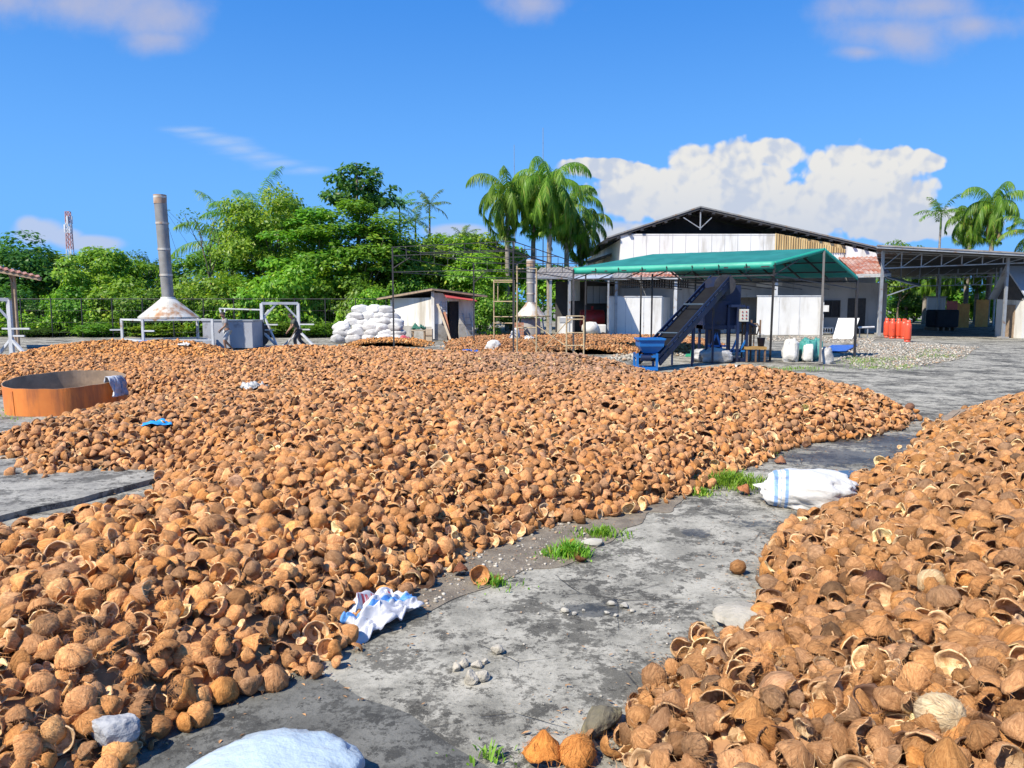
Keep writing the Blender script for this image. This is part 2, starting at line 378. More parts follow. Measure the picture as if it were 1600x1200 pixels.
# ------------------------------------------------------------------ coconut shells
def shell_mats():
    m, t, b = newmat('coconut_husk')
    tint = t.new('ShaderNodeAttribute', attribute_type='INSTANCER', attribute_name='tint').outputs['Color']
    uvn = t.new('ShaderNodeTexCoord').outputs['UV']; rnd = t.new('ShaderNodeObjectInfo').outputs['Random']
    cmb = t.new('ShaderNodeCombineXYZ'); t.lk(t.math('MULTIPLY', rnd, 37.0), cmb.inputs[0]); t.lk(t.math('MULTIPLY', rnd, 91.0), cmb.inputs[2])
    p = t.vmath('ADD', uvn, cmb.outputs[0])
    fib = t.noise(t.map(p, (38, 3.0, 1)), 1.0, 6, .7, 1.1); fib2 = t.noise(t.map(p, (9, 4, 1)), 1.0, 5, .65, .9); lump = t.noise(t.map(p, (4, 2.5, 1)), 1.0, 3)
    c = t.mix(t.step(fib, .34, .66), t.mix(1.0, tint, (.64, .56, .50), 'MULTIPLY'), tint)
    c = t.mix(t.math('MULTIPLY', t.step(fib2, .48, .70), .55), c, t.mix(1.0, tint, (1.38, 1.36, 1.30), 'MULTIPLY'))
    c = t.mix(t.math('MULTIPLY', t.step(lump, .54, .70), .55), c, t.mix(1.0, tint, (.55, .46, .40), 'MULTIPLY'))
    t.lk(c, b.inputs['Base Color']); b.inputs['Roughness'].default_value = .92; b.inputs['Specular IOR Level'].default_value = .15
    t.lk(t.bump(t.math('ADD', fib, t.math('MULTIPLY', fib2, 1.2)), .75, .012), b.inputs['Normal'])
    m2, t, b = newmat('coconut_inner')
    inn = t.new('ShaderNodeAttribute', attribute_type='INSTANCER', attribute_name='inner').outputs['Color']
    uvn = t.new('ShaderNodeTexCoord').outputs['UV']; rnd = t.new('ShaderNodeObjectInfo').outputs['Random']
    cmb = t.new('ShaderNodeCombineXYZ'); t.lk(t.math('MULTIPLY', rnd, 53.0), cmb.inputs[0]); p = t.vmath('ADD', uvn, cmb.outputs[0])
    n1_ = t.noise(t.map(p, (5, 3, 1)), 1.0, 6, .65, .5); n2_ = t.noise(t.map(p, (30, 18, 1)), 1.0, 4, .6)
    c = t.mix(t.step(n1_, .42, .62), inn, t.mix(1.0, inn, (.55, .45, .36), 'MULTIPLY'))
    c = t.mix(t.math('MULTIPLY', t.step(n2_, .56, .7), .4), c, t.mix(1.0, inn, (1.3, 1.28, 1.2), 'MULTIPLY'))
    t.lk(c, b.inputs['Base Color']); b.inputs['Roughness'].default_value = .62; b.inputs['Specular IOR Level'].default_value = .3
    t.lk(t.bump(n2_, .3, .01), b.inputs['Normal'])
    return m, m2
m_husk, m_inner = shell_mats()

def shell_mesh(name, seed, amax, elong, tip, seg, ro, ri, fibres=0, jag=.08, squash=1.0, whole=False, thick=.12, bite=0.0):
    r_ = np.random.default_rng(seed); off = r_.uniform(0, 50, 3); b0_ = r_.uniform(0, 6.28)
    vs = []; uv = []; fs = []; mi = []
    def nz(x, y, z, s): return mnoise.noise((x * s + off[0], y * s + off[1], z * s + off[2]))
    def pt(phi, a, rad, inner=False):
        x = SIN(a) * COS(phi); y = SIN(a) * SIN(phi) * squash; z = -COS(a) * elong
        k = rad
        if not inner:
            k *= 1 + .10 * nz(x, y, z, 1.6) + .045 * nz(x, y, z, 5) + .022 * SIN(phi * 13 + 3 * nz(x, y, z, 2)) * SIN(a)
            if tip: z -= tip * math.exp(-(a / .38) ** 2)
        else: k *= 1 + .07 * nz(x, y, z, 1.6)
        return (x * k, y * k, z * k)
    def lim(phi):
        cut = 1 - bite * max(0.0, COS(phi - b0_)) ** 1.5 - .35 * bite * max(0.0, COS(phi - b0_ - 2.4)) ** 6
        return amax * cut * (1 + jag * mnoise.noise((COS(phi) * 1.3 + off[0], SIN(phi) * 1.3, off[2])) + jag * .6 * mnoise.noise((COS(phi) * 4, SIN(phi) * 4 + off[1], 2)))
    if whole:
        for i in range(ro + 1):
            for j in range(seg):
                phi = 2 * PI * j / seg; vs.append(pt(phi, PI * i / ro, .5)); uv.append((j / seg, i / ro))
        for i in range(ro):
            for j in range(seg): fs.append((i * seg + j, i * seg + (j + 1) % seg, (i + 1) * seg + (j + 1) % seg, (i + 1) * seg + j)); mi.append(0)
    else:
        for i in range(ro + 1):
            for j in range(seg):
                phi = 2 * PI * j / seg; vs.append(pt(phi, max(.02, lim(phi) * i / ro), .5)); uv.append((j / seg, i / ro))
        for i in range(ri + 1):
            for j in range(seg):
                phi = 2 * PI * j / seg; a = lim(phi) * (1 - i / ri); vs.append(pt(phi, max(.02, a), .5 * (1 - thick * (.65 if i == 0 else 1)), True)); uv.append((j / seg, 1 - i / ri))
        T = ro + 1 + ri + 1
        for i in range(T - 1):
            for j in range(seg):
                fs.append((i * seg + j, i * seg + (j + 1) % seg, (i + 1) * seg + (j + 1) % seg, (i + 1) * seg + j)); mi.append(0 if i <= ro - 1 else 1)
    for k in range(fibres):
        phi = r_.uniform(0, 2 * PI); a = r_.uniform(.05, 1.0) ** .6 * (PI * .9 if whole else amax); p = Vector(pt(phi, a, .505))
        n = p.normalized(); tg = n.cross(Vector((r_.normal(), r_.normal(), r_.normal() * .4))).normalized()
        mer = Vector((COS(a) * COS(phi), COS(a) * SIN(phi), SIN(a)))
        d = (mer * r_.choice((-1, 1)) + tg * r_.uniform(0, 1.0)).normalized(); L = r_.uniform(.10, .36); w = r_.uniform(.004, .009)
        sd_ = n.cross(d).normalized() * w; b = len(vs); lift = r_.uniform(.02, .20)
        pts = [p - n * .005, p + d * L * .5 + n * lift * L * .5 - n * L * L * .12, p + d * L + n * lift * L - n * L * L * .3 + tg * r_.uniform(-.08, .08)]
        for i, q in enumerate(pts):
            ww = sd_ * (1, .8, .3)[i]; vs += [tuple(q - ww), tuple(q + ww)]; uv += [(phi / 6.28, .2 * i)] * 2
        fs += [(b, b + 1, b + 3, b + 2), (b + 2, b + 3, b + 5, b + 4)]; mi += [0, 0]
    me = mesh_np(name, vs, fs, [m_husk, m_inner], True, mi, uv)
    return me
# (max opening angle, elongation, pointed tip, squash, whole, wall thickness)
KINDS = [(1.55, 1.05, .0, 1.0, 0, .15, 0), (1.42, 1.0, .0, .92, 0, .12, .25), (1.62, 1.12, .20, .95, 0, .16, .15), (1.30, 1.12, .42, 1.0, 0, .12, .35), (1.10, 1.0, .0, .88, 0, .12, .55),
         (1.50, .92, .1, 1.0, 0, .13, 0), (1.95, 1.1, .15, .95, 0, .12, .2), (1.48, 1.25, .3, .90, 0, .15, .45), (0, 1.12, .12, .96, 1, 0, 0), (1.36, .98, .05, .84, 0, .13, .75)]
hiM = []; loM = []; neM = []
for i, (am, el, tp, sq, wh, tk, bt_) in enumerate(KINDS):
    neM.append(shell_mesh('coconut_shell', 100 + i, am, el, tp, 30, 12, 9, 190 if i % 2 == 0 else 120, .12, sq, wh, tk, bt_))
    hiM.append(shell_mesh('shell_fine', 200 + i, am, el, tp, 20, 8, 5, 46, .13, sq, wh, tk, bt_))
    loM.append(shell_mesh('shell_coarse', 300 + i, am, el, tp, 11, 4, 3, 0, .14, sq, wh, tk, bt_))
vcol = bpy.data.collections.new('shell_kinds')
for i, me in enumerate(hiM + loM):
    vcol.objects.link(bpy.data.objects.new('shell_kind_%02d' % i, me))
NK = len(KINDS)

# heap outlines on the ground
def V2(p): return (p[0], p[1])
MAIN = [V2(G(*p)) for p in [(180, 1203), (330, 1106), (420, 1072), (500, 1046), (545, 993), (600, 943), (680, 893), (760, 856), (880, 816), (960, 803), (1080, 768), (1170, 727), (1245, 694), (1340, 684), (1405, 668), (1424, 652)]]
MAIN += [(7.35, 14.8), (7.2, 16.4), (6.2, 18.1), (4.4, 19.3), (3.75, 20.6), (3.3, 22.6), (1.8, 24.2), (-.6, 25.2), (-3, 26.6), (-6.4, 28.0), (-8.3, 27.8), (-9.0, 26.4), (-9.7, 27.8), (-11.5, 28.6), (-14.6, 28.2), (-16.4, 26.4), (-16.2, 23.6)]
MAIN += [(-16.6, 20.5), (-14.2, 18.0), (-11.4, 16.9), (-9.2, 16.2), (-7.2, 15.4), (-6.9, 14.3), (-7.2, 13.4)] + [V2(G(*p)) for p in [(140, 655), (85, 672), (20, 690), (-30, 700), (10, 722), (45, 722), (48, 748), (140, 742), (245, 738)]]
MAIN += [(-3.55, 7.9), (-3.65, 6.8), (-4.1, 6.1), (-5.4, 5.6), (-6.5, 4.6), (-5.5, 2.6), (-2.6, 1.9), (-1.9, 2.6)]
RIGHT = [V2(G(*p)) for p in [(968, 1206), (975, 1160), (998, 1118), (1060, 1052), (1110, 1014), (1190, 990), (1212, 950), (1205, 888), (1245, 832), (1315, 792), (1340, 757), (1395, 732), (1440, 704), (1455, 676), (1490, 660)]]
RIGHT += [(8.6, 14.2), (11, 15), (14, 12), (13, 6), (8, 2.2), (4, 1.2), (1.6, 1.3), (.75, 2.0)]
FARA = [V2(G(*p)) for p in [(545, 543), (600, 545), (660, 543), (668, 536)]] + [(-4.6, 40.5), (-7, 41.0), (-8.3, 40)]
FARB = [V2(G(*p)) for p in [(703, 546), (760, 551), (860, 556), (940, 557), (1000, 553), (1100, 551)]] + [(10.0, 37), (10.4, 42), (4, 43.5), (0, 43), (-3.2, 41)]
def poly_field(poly, X, Y):
    """signed distance inside (+) a polygon for arrays X, Y"""
    P = np.array(poly); Q = np.roll(P, -1, 0); d2 = np.full(X.shape, 1e9); ins = np.zeros(X.shape, bool)
    for (ax, ay), (bx, by) in zip(P, Q):
        ex, ey = bx - ax, by - ay; t = np.clip(((X - ax) * ex + (Y - ay) * ey) / (ex * ex + ey * ey + 1e-12), 0, 1)
        d2 = np.minimum(d2, (X - ax - t * ex) ** 2 + (Y - ay - t * ey) ** 2)
        c = (ay > Y) != (by > Y); xi = ax + (Y - ay) * ex / np.where(abs(ey) < 1e-9, 1e-9, ey); ins ^= c & (X < xi)
    return np.where(ins, 1, -1) * np.sqrt(d2)
def bumps(X, Y, lst):
    z = 0
    for (x, y, rx, ry, h) in lst: z = z + h * np.exp(-((X - x) / rx) ** 2 - ((Y - y) / ry) ** 2)
    return z
def wob(X, Y):
    return .5 * np.sin(X * 1.1 + 1.3 * np.sin(Y * .7)) * np.cos(Y * .9 + .8 * np.sin(X * .6)) + .3 * np.sin(X * 2.3 + Y * 1.7) + .2 * np.sin(X * 3.9 - Y * 3.1 + 1)
def capped(sd, H, slope):
    s = np.maximum(sd, 0) * slope
    return H * (1 - np.exp(-s / np.maximum(H, .02)))
def hmain(X, Y):
    sd = poly_field(MAIN, X, Y)
    H = .43 + bumps(X, Y, [(-13.9, 25.3, 2.0, 2.2, .34), (-10.9, 25.4, 1.5, 2.0, .30), (-7.5, 25.2, 1.9, 2.0, .14), (-4.0, 24, 2.6, 2.0, .14), (1.6, 21.4, 2.6, 1.6, .12), (5.3, 16.4, 1.8, 1.3, .20), (-3.9, 5.2, 1.6, 1.2, -.06),
                          (-1.9, 8.4, 1.8, 1.6, .16), (-3.5, 12, 2.5, 2.0, .10), (2.4, 12.5, 2.2, 2, .14), (-9.1, 25.6, .6, 2.2, -.30), (-12.4, 25.5, .45, 2.2, -.14), (3.5, 18.9, 1.2, 1.7, -.24), (-6.3, 12.2, 1.6, 2.2, -.12)]) + .06 * wob(X, Y)
    return capped(sd, H, .85), sd
def hright(X, Y):
    sd = poly_field(RIGHT, X, Y); H = .64 + bumps(X, Y, [(8.2, 9.6, 2.6, 3.2, .62), (5, 6, 2, 2, .18)]) + .06 * wob(X, Y)
    return capped(sd, H, .62), sd
def hfar(P_, h):
    def f(X, Y):
        sd = poly_field(P_, X, Y); return capped(sd, h + .05 * wob(X, Y), .4), sd
    return f
HEAPS = [(hmain, (-17.5, 9, 1.5, 29), .098, .125, 0), (hright, (.2, 14.5, 1, 15.5), .098, .122, 1), (hfar(FARA, .30), (-9, -3.5, 36, 41.5), .125, .15, 2), (hfar(FARB, .34), (-4, 11, 30.5, 44), .130, .155, 3)]
# tint palette (real husk colours by heap, the near left lobe also brightened against shade)
def tints(x, y, heap):
    n = len(x)
    base = np.tile(np.array([.56, .288, .128]), (n, 1))
    def blend(w, c):
        nonlocal base
        base = base * (1 - w[:, None]) + np.array(c) * w[:, None]
    if heap == 0:
        blend(np.clip(np.exp(-((x - 1.5) / 4.2) ** 2 - ((y - 19.5) / 5.5) ** 2) * 1.1, 0, 1), (.38, .235, .15))
        blend(np.clip(np.exp(-((x - 4.5) / 3.5) ** 2 - ((y - 14) / 3.5) ** 2), 0, 1) * .8, (.52, .27, .125))
        blend(np.clip((-5.5 - x) / 3, 0, 1) * np.clip((y - 21) / 2.5, 0, 1), (.62, .30, .105))
        blend(np.exp(-((x + 1.2) / 1.5) ** 2 - ((y - 14.5) / 1.2) ** 2) * .8, (.60, .265, .08))
        blend(np.exp(-((x + 2.4) / 2.4) ** 2 - ((y - 4.6) / 2.6) ** 2) * .9, (.68, .35, .145))  # orange tan lobe, lifted to make up for its slope lying in shade
        blend(np.exp(-((x + 6) / 2.2) ** 2 - ((y - 12) / 3.0) ** 2) * .8, (.50, .27, .13))
    elif heap == 1:
        base[:] = (.46, .245, .108)
    elif heap == 2: base[:] = (.56, .27, .09)
    else: base[:] = (.41, .21, .10)
    k = rng.normal(1, .19, n)[:, None]; base = base * np.clip(k, .5, 1.55)
    hue = rng.normal(0, .10, n); base[:, 0] *= 1 + hue * .35; base[:, 2] *= 1 - hue
    grey = rng.random(n) < .12; base[grey] = base[grey] * .45 + np.array([.22, .16, .11]) * .55
    org = rng.random(n) < .10; base[org] = base[org] * .5 + np.array([.56, .24, .06]) * .5
    dk = rng.random(n) < .04; base[dk] *= .55
    inn = np.tile(np.array([.70, .46, .25]), (n, 1)) * rng.normal(1, .25, n)[:, None].clip(.4, 1.6)
    q = rng.random(n); inn[q < .16] = np.array([.10, .052, .030]) * rng.uniform(.6, 1.4, (q < .16).sum())[:, None]
    pal = q > (.94 if heap != 1 else .92); inn[pal] = np.array([.58, .42, .25]) * rng.uniform(.8, 1.15, pal.sum())[:, None]
    return np.clip(base, .01, .8), np.clip(inn, .01, .8)
def euler_for_axis(n, up_bias):
    """random cup orientations as XYZ eulers"""
    th = np.where(rng.random(n) < up_bias, PI - np.abs(rng.normal(0, .8, n)), np.arccos(rng.uniform(-.55, .95, n)))
    yaw = rng.uniform(0, 2 * PI, n); spin = rng.uniform(0, 2 * PI, n)
    E = np.empty((n, 3), np.float32)
    for i in range(n):
        e = (Matrix.Rotation(yaw[i], 3, 'Z') @ Matrix.Rotation(th[i], 3, 'Y') @ Matrix.Rotation(spin[i], 3, 'Z')).to_euler(); E[i] = e[:]
    return E
LOV = []
for me_ in loM:
    vv = np.empty(len(me_.vertices) * 3); me_.vertices.foreach_get('co', vv); LOV.append(vv.reshape(-1, 3))
def rest(kind, rot, s):
    """height of the shell's centre when it lies on the ground"""
    M = np.array(Euler(rot).to_matrix()); return -float((LOV[kind] @ M[2]).min()) * s
PTS = []; mound_v = []; mound_f = []
for (hf, (x0, x1, y0, y1), s0, s1, hid) in HEAPS:
    # mound under the shells
    gx_ = np.arange(x0, x1, .16); gy_ = np.arange(y0, y1, .16); X, Y = np.meshgrid(gx_, gy_); H, sdm = hf(X, Y)
    idx = np.arange(X.size).reshape(X.shape); Z = np.where(sdm > .12, np.maximum(H - .03, .02), np.where(sdm > .04, H - .03, -.08))
    F = np.stack([idx[:-1, :-1], idx[:-1, 1:], idx[1:, 1:], idx[1:, :-1]], -1).reshape(-1, 4)
    keep = (sdm.ravel()[F] > .0).any(1); F = F[keep]; b = sum(len(a_) for a_ in mound_v)
    mound_v.append(np.stack([X, Y, Z], -1).reshape(-1, 3)); mound_f.append(F + b)
    for layer, s in ((0, s0), (2, s0 * 1.05), (1, s1)):
        ax = np.arange(x0, x1, s); ay = np.arange(y0, y1, s); X, Y = np.meshgrid(ax, ay)
        X = (X + rng.uniform(-.5, .5, X.shape) * s).ravel(); Y = (Y + rng.uniform(-.5, .5, Y.shape) * s).ravel()
        H, sdm = hf(X, Y)
        edge = -rng.exponential(.055, X.shape) * (1 if hid < 2 else 2)
        k = (sdm > np.maximum(edge, np.where(Y < 7, -.11, -.5))) & (np.abs(X) < Y * .78 + 1.6)
        X, Y, H, sdm = X[k], Y[k], H[k], sdm[k]
        n = len(X); size = np.clip(rng.normal(.121 if hid != 1 else .131, .023, n), .07, .19)
        zr = rng.uniform(-.03, .012, n) if layer == 0 else rng.uniform(.012, .055, n) if layer == 1 else rng.uniform(-.012, .03, n)
        if layer == 2: size = size * rng.uniform(.45, .75, n)
        z = np.where(sdm > .02, H + zr, 0) ; z = np.maximum(z, size * .30)
        tn, inn = tints(X, Y, hid)
        rot = euler_for_axis(n, .24)
        kind = rng.choice(NK, n, p=[.15, .14, .11, .12, .11, .12, .04, .08, .01, .12])
        kind = np.where((sdm < .05) & (kind == 8), 0, kind)
        for i in np.where(sdm < .12)[0]:
            q = rest(kind[i], rot[i], size[i]) - .004; z[i] = q if sdm[i] < .03 else max(z[i], q)
        PTS.append(dict(x=X, y=Y, z=z, s=size, t=tn, i=inn, r=rot, k=kind, l=np.full(n, layer), h=np.full(n, hid)))
A = {k: np.concatenate([p[k] for p in PTS]) for k in PTS[0]}
# leave room for things set into the heaps
HOLES = [(gx(100, 14.2).x, 14.2, 1.04)]
ok = np.ones(len(A['x']), bool)
for (hx, hy, hr) in HOLES: ok &= (A['x'] - hx) ** 2 + (A['y'] - hy) ** 2 > hr * hr
A = {k: v[ok] for k, v in A.items()}
# projected size and place in the picture
cz = np.cos(PITCH) * A['y'] - np.sin(PITCH) * (A['z'] - CAMH)
ipx = 800 + FPX * A['x'] / cz; ipy = 600 - FPX * (np.sin(PITCH) * A['y'] + np.cos(PITCH) * (A['z'] - CAMH)) / cz
big = FPX * A['s'] / cz
cand = np.where((A['l'] == 1) & (ipx > 15) & (ipx < 1585) & (ipy > 600) & (ipy < 1185))[0]
sel = cand[np.argsort(-big[cand])][:288]
selm = np.zeros(len(big), bool); selm[sel] = True
GRP = {0: 'coconut shells at the near foot of the left heap', 1: 'coconut shells at the near foot of the right heap'}
upz = np.array([(Euler(A['r'][i]).to_matrix() @ Vector((0, 0, 1))).z for i in sel])
for j, i in enumerate(sel):
    o = link('coconut_shell', neM[A['k'][i]])
    o.location = (A['x'][i], A['y'][i], A['z'][i]); o.rotation_euler = A['r'][i]; s = float(A['s'][i]); o.scale = (s, s, s)
    o['tint'] = [float(q) for q in A['t'][i]]; o['inner'] = [float(q) for q in A['i'][i]]
    side = 'left' if A['h'][i] == 0 else 'right'; kd = 'whole' if KINDS[A['k'][i]][4] else ('open' if upz[j] > .15 else 'back')
    lab = {'open': 'brown half coconut shell with its open cup showing, among the nearest in the %s heap', 'back': 'fibrous brown half coconut shell lying rounded back up, among the nearest in the %s heap',
           'whole': 'whole round brown coconut husk ball, among the nearest in the %s heap'}[kd] % side
    tag(o, lab, 'coconut shell', GRP[int(A['h'][i])] + (' showing the cup' if kd == 'open' else ' lying back up' if kd == 'back' else ' still whole'))
B = {k: v[~selm] for k, v in A.items()}
def heap_mat():
    m, t, b = newmat('husk_litter'); pos = t.new('ShaderNodeNewGeometry').outputs['Position']
    t.lk(t.mix(t.noise(pos, 25, 5), (.24, .125, .06), (.44, .24, .11)), b.inputs['Base Color']); b.inputs['Roughness'].default_value = 1; return m
mv = np.concatenate(mound_v); mf = np.concatenate(mound_f)
pv = np.stack([B['x'], B['y'], B['z']], -1); nm, npt = len(mv), len(pv)
me = mesh_np('coconut_shells', np.concatenate([mv, pv]), mf, [heap_mat()], True)
def attr(name, ty, a, field='vector'):
    at_ = me.attributes.new(name, ty, 'POINT'); at_.data.foreach_set(field, np.asarray(a).ravel())
pad = lambda a: np.concatenate([np.zeros((nm,) + a.shape[1:], a.dtype), a])
attr('is_shell', 'BOOLEAN', np.concatenate([np.zeros(nm, bool), np.ones(npt, bool)]), 'value')
far = (np.hypot(B['x'], B['y']) > 8.5).astype(np.int32) * NK
attr('kind_no', 'INT', pad((B['k'] + far).astype(np.int32)), 'value')
attr('turn', 'FLOAT_VECTOR', pad(B['r'].astype(np.float32)))
attr('size', 'FLOAT', pad(B['s'].astype(np.float32)), 'value')
attr('tint', 'FLOAT_VECTOR', pad(B['t'].astype(np.float32))); attr('inner', 'FLOAT_VECTOR', pad(B['i'].astype(np.float32)))
heap = link('coconut_shells', me)
tag(heap, 'heaps of brown split coconut shells spread over the concrete yard', 'coconut shells', None, 'stuff')
def scatter_group(coll):
    ng = bpy.data.node_groups.new('scatter', 'GeometryNodeTree')
    ng.interface.new_socket('Geometry', in_out='INPUT', socket_type='NodeSocketGeometry'); ng.interface.new_socket('Geometry', in_out='OUTPUT', socket_type='NodeSocketGeometry')
    n = ng.nodes; L = ng.links; gi = n.new('NodeGroupInput'); go = n.new('NodeGroupOutput')
    ci = n.new('GeometryNodeCollectionInfo'); ci.inputs['Collection'].default_value = coll; ci.inputs['Separate Children'].default_value = True; ci.inputs['Reset Children'].default_value = True
    ip = n.new('GeometryNodeInstanceOnPoints'); ip.inputs['Pick Instance'].default_value = True
    def na(name, ty):
        a = n.new('GeometryNodeInputNamedAttribute'); a.data_type = ty; a.inputs['Name'].default_value = name; return a.outputs['Attribute']
    L.new(gi.outputs[0], ip.inputs['Points']); L.new(ci.outputs[0], ip.inputs['Instance']); L.new(na('is_shell', 'BOOLEAN'), ip.inputs['Selection'])
    L.new(na('kind_no', 'INT'), ip.inputs['Instance Index']); L.new(na('turn', 'FLOAT_VECTOR'), ip.inputs['Rotation']); L.new(na('size', 'FLOAT'), ip.inputs['Scale'])
    jg = n.new('GeometryNodeJoinGeometry'); L.new(ip.outputs[0], jg.inputs[0]); L.new(gi.outputs[0], jg.inputs[0]); L.new(jg.outputs[0], go.inputs[0])
    return ng
md = heap.modifiers.new('scatter', 'NODES'); md.node_group = scatter_group(vcol)
print('SHELLS', npt, 'mound faces', len(mf))
def heap_z(x, y):
    z = 0.0
    for hf, *_ in HEAPS:
        h, s_ = hf(np.array([float(x)]), np.array([float(y)]))
        if s_[0] > 0: z = max(z, float(h[0]))
    return z

def on_heap(px, py, up=.05):
    """where the sight line through an image point meets the shells"""
    r = ray(px, py)
    for d in np.arange(2.2, 32, .04):
        k = d / r[1]; x, z = r[0] * k, CAMH + r[2] * k
        if z <= heap_z(x, d) + up: return Vector((x, d, heap_z(x, d)))
    return G(px, py)

# crumbs of husk lying on the concrete along the heaps, and loose fibre on the near shells
def litter():
    r_ = np.random.default_rng(31); V = []; F = []; nv = 0
    for poly, hb in ((MAIN, (-8, 8, 2.2, 14)), (RIGHT, (0, 7.5, 2.4, 13.5))):
        x = r_.uniform(hb[0], hb[1], 90000); y = r_.uniform(hb[2], hb[3], 90000); sd_ = poly_field(poly, x, y); k = (sd_ < .04) & (sd_ > -.75) & (r_.random(90000) < np.exp(sd_ * 5.0) * .6)
        for a, b in zip(x[k], y[k]):
            s = r_.uniform(.002, .007) * r_.choice((1, 1, 1, 1.6)); t = r_.uniform(0, 6.28); L = s * r_.uniform(1, 3.2); c, q = COS(t), SIN(t); z = .006 + r_.uniform(0, .006)
            V += [(a - c * L - q * s * .4, b - q * L + c * s * .4, z), (a + q * s, b - c * s, z + s * .5), (a + c * L, b + q * L, z), (a - q * s * .8, b + c * s * .8, z + s * .3)]; F.append((nv, nv + 1, nv + 2, nv + 3)); nv += 4
    m, t, b = newmat('husk_crumb'); r = t.new('ShaderNodeNewGeometry').outputs['Random Per Island']
    t.lk(t.mix(r, (.13, .07, .035), (.46, .26, .12)), b.inputs['Base Color']); b.inputs['Roughness'].default_value = 1
    tag(link('husk_crumbs', mesh_np('husk_crumbs', V, F, [m])), 'crumbs of coconut husk scattered on the concrete along the heaps', 'husk crumbs', None, 'stuff')
    V = []; F = []; nv = 0
    for hf, (x0, x1, y0, y1), n in ((hmain, (-5.5, 1.0, 2.4, 8), 3800), (hright, (.3, 5.0, 2.2, 7.5), 4200)):
        x = r_.uniform(x0, x1, n); y = r_.uniform(y0, y1, n); h, sd_ = hf(x, y)
        for a, b, z, q in zip(x, y, h, sd_):
            if q < .03: continue
            p = Vector((a, b, z + r_.uniform(.03, .085))); d = Vector((r_.normal(), r_.normal(), r_.normal() * .25)).normalized(); e = Vector((r_.normal(), r_.normal(), r_.normal() * .4)).normalized() * .5; L = r_.uniform(.02, .075); w = r_.uniform(.0005, .0011)
            sd2 = d.cross(Vector((0, 0, 1))).normalized() * w; pts = [p, p + d * L * .5 + e * L * .12, p + d * L + e * L * .5 - Vector((0, 0, L * .25))]
            for i, u in enumerate(pts): V += [u - sd2, u + sd2]
            F += [(nv, nv + 1, nv + 3, nv + 2), (nv + 2, nv + 3, nv + 5, nv + 4)]; nv += 6
    m, t, b = newmat('husk_fibre'); r = t.new('ShaderNodeNewGeometry').outputs['Random Per Island']
    t.lk(t.mix(r, (.34, .19, .08), (.66, .44, .22)), b.inputs['Base Color']); b.inputs['Roughness'].default_value = .9
    tag(link('husk_fibre', mesh_np('husk_fibre', V, F, [m])), 'loose strands of coconut fibre lying over the near shells', 'husk fibre', None, 'stuff')
litter()
# ------------------------------------------------------------------ vegetation
def leaf_mat(name, dark, light, yellow=None, trans=.45):
    m, t, b = newmat(name); nt = m.node_tree
    r = t.new('ShaderNodeNewGeometry').outputs['Random Per Island']; pos = t.new('ShaderNodeTexCoord').outputs['Object']; oi = t.new('ShaderNodeObjectInfo').outputs['Random']
    c = t.mix(r, dark, light); c = t.mix(t.step(t.noise(pos, .55, 3), .35, .65), t.mix(1.0, c, (.72, .82, .85), 'MULTIPLY'), c)
    if yellow: c = t.mix(t.step(r, .93, .97), c, yellow)
    h = t.new('ShaderNodeHueSaturation'); t.lk(c, h.inputs['Color']); t.lk(t.math('MULTIPLY_ADD', oi, .035, .482), h.inputs['Hue']); t.lk(t.math('MULTIPLY_ADD', oi, .35, .82), h.inputs['Value'])
    c = h.outputs[0]
    t.lk(c, b.inputs['Base Color']); b.inputs['Roughness'].default_value = .45; b.inputs['Specular IOR Level'].default_value = .35
    tr = t.new('ShaderNodeBsdfTranslucent'); t.lk(t.mix(1.0, c, (1.25, 1.25, .6), 'MULTIPLY'), tr.inputs['Color'])
    mx = t.new('ShaderNodeMixShader'); mx.inputs[0].default_value = trans
    t.lk(b.outputs[0], mx.inputs[1]); t.lk(tr.outputs[0], mx.inputs[2]); t.lk(mx.outputs[0], nt.nodes['Material Output'].inputs[0]); return m
lf_bright = leaf_mat('leaf_bright', (.13, .28, .018), (.32, .50, .045), (.42, .50, .05))
lf_mid = leaf_mat('leaf_mid', (.08, .20, .018), (.23, .41, .040), (.30, .42, .05))
lf_dark = leaf_mat('leaf_dark', (.04, .115, .016), (.12, .25, .036))
lf_palm = leaf_mat('leaf_palm', (.10, .24, .025), (.27, .45, .055), (.40, .42, .09), .5)
lf_ypalm = leaf_mat('leaf_palm_light', (.09, .19, .02), (.25, .38, .05), (.42, .34, .08), .4)
lf_dry = leaf_mat('leaf_dry', (.16, .10, .05), (.30, .20, .10), None, .2)
m_bark = mat('bark', (.20, .16, .12), (.10, .08, .06), .95, 8, bump=.5)
m_ptrunk = mat('palm_trunk', (.30, .27, .23), (.17, .15, .125), .9, 5, bump=.4, bscale=9)
m_shaft = mat('palm_crownshaft', (.10, .19, .03), (.16, .22, .05), .6, 3)

def leaves_np(pos, nrm, L, Wd, r_, droop=.3):
    """rhombic folded leaves: 4 corners + 2 tris sharing the midrib"""
    n = len(pos); nrm = nrm / np.linalg.norm(nrm, axis=1, keepdims=True)
    t = r_.normal(size=(n, 3)); t[:, 2] -= droop; t -= nrm * (t * nrm).sum(1, keepdims=True); t /= np.linalg.norm(t, axis=1, keepdims=True) + 1e-9
    b = np.cross(nrm, t); L = L[:, None]; Wd = Wd[:, None]
    a0 = pos; a1 = pos + t * L * .45 + b * Wd * .5 - nrm * Wd * .12; a2 = pos + t * L - nrm * L * .18; a3 = pos + t * L * .45 - b * Wd * .5 - nrm * Wd * .12
    V = np.stack([a0, a1, a2, a3], 1).reshape(-1, 3); i = np.arange(n) * 4
    F = np.concatenate([np.stack([i, i + 1, i + 2], 1), np.stack([i, i + 2, i + 3], 1)])
    return V, F
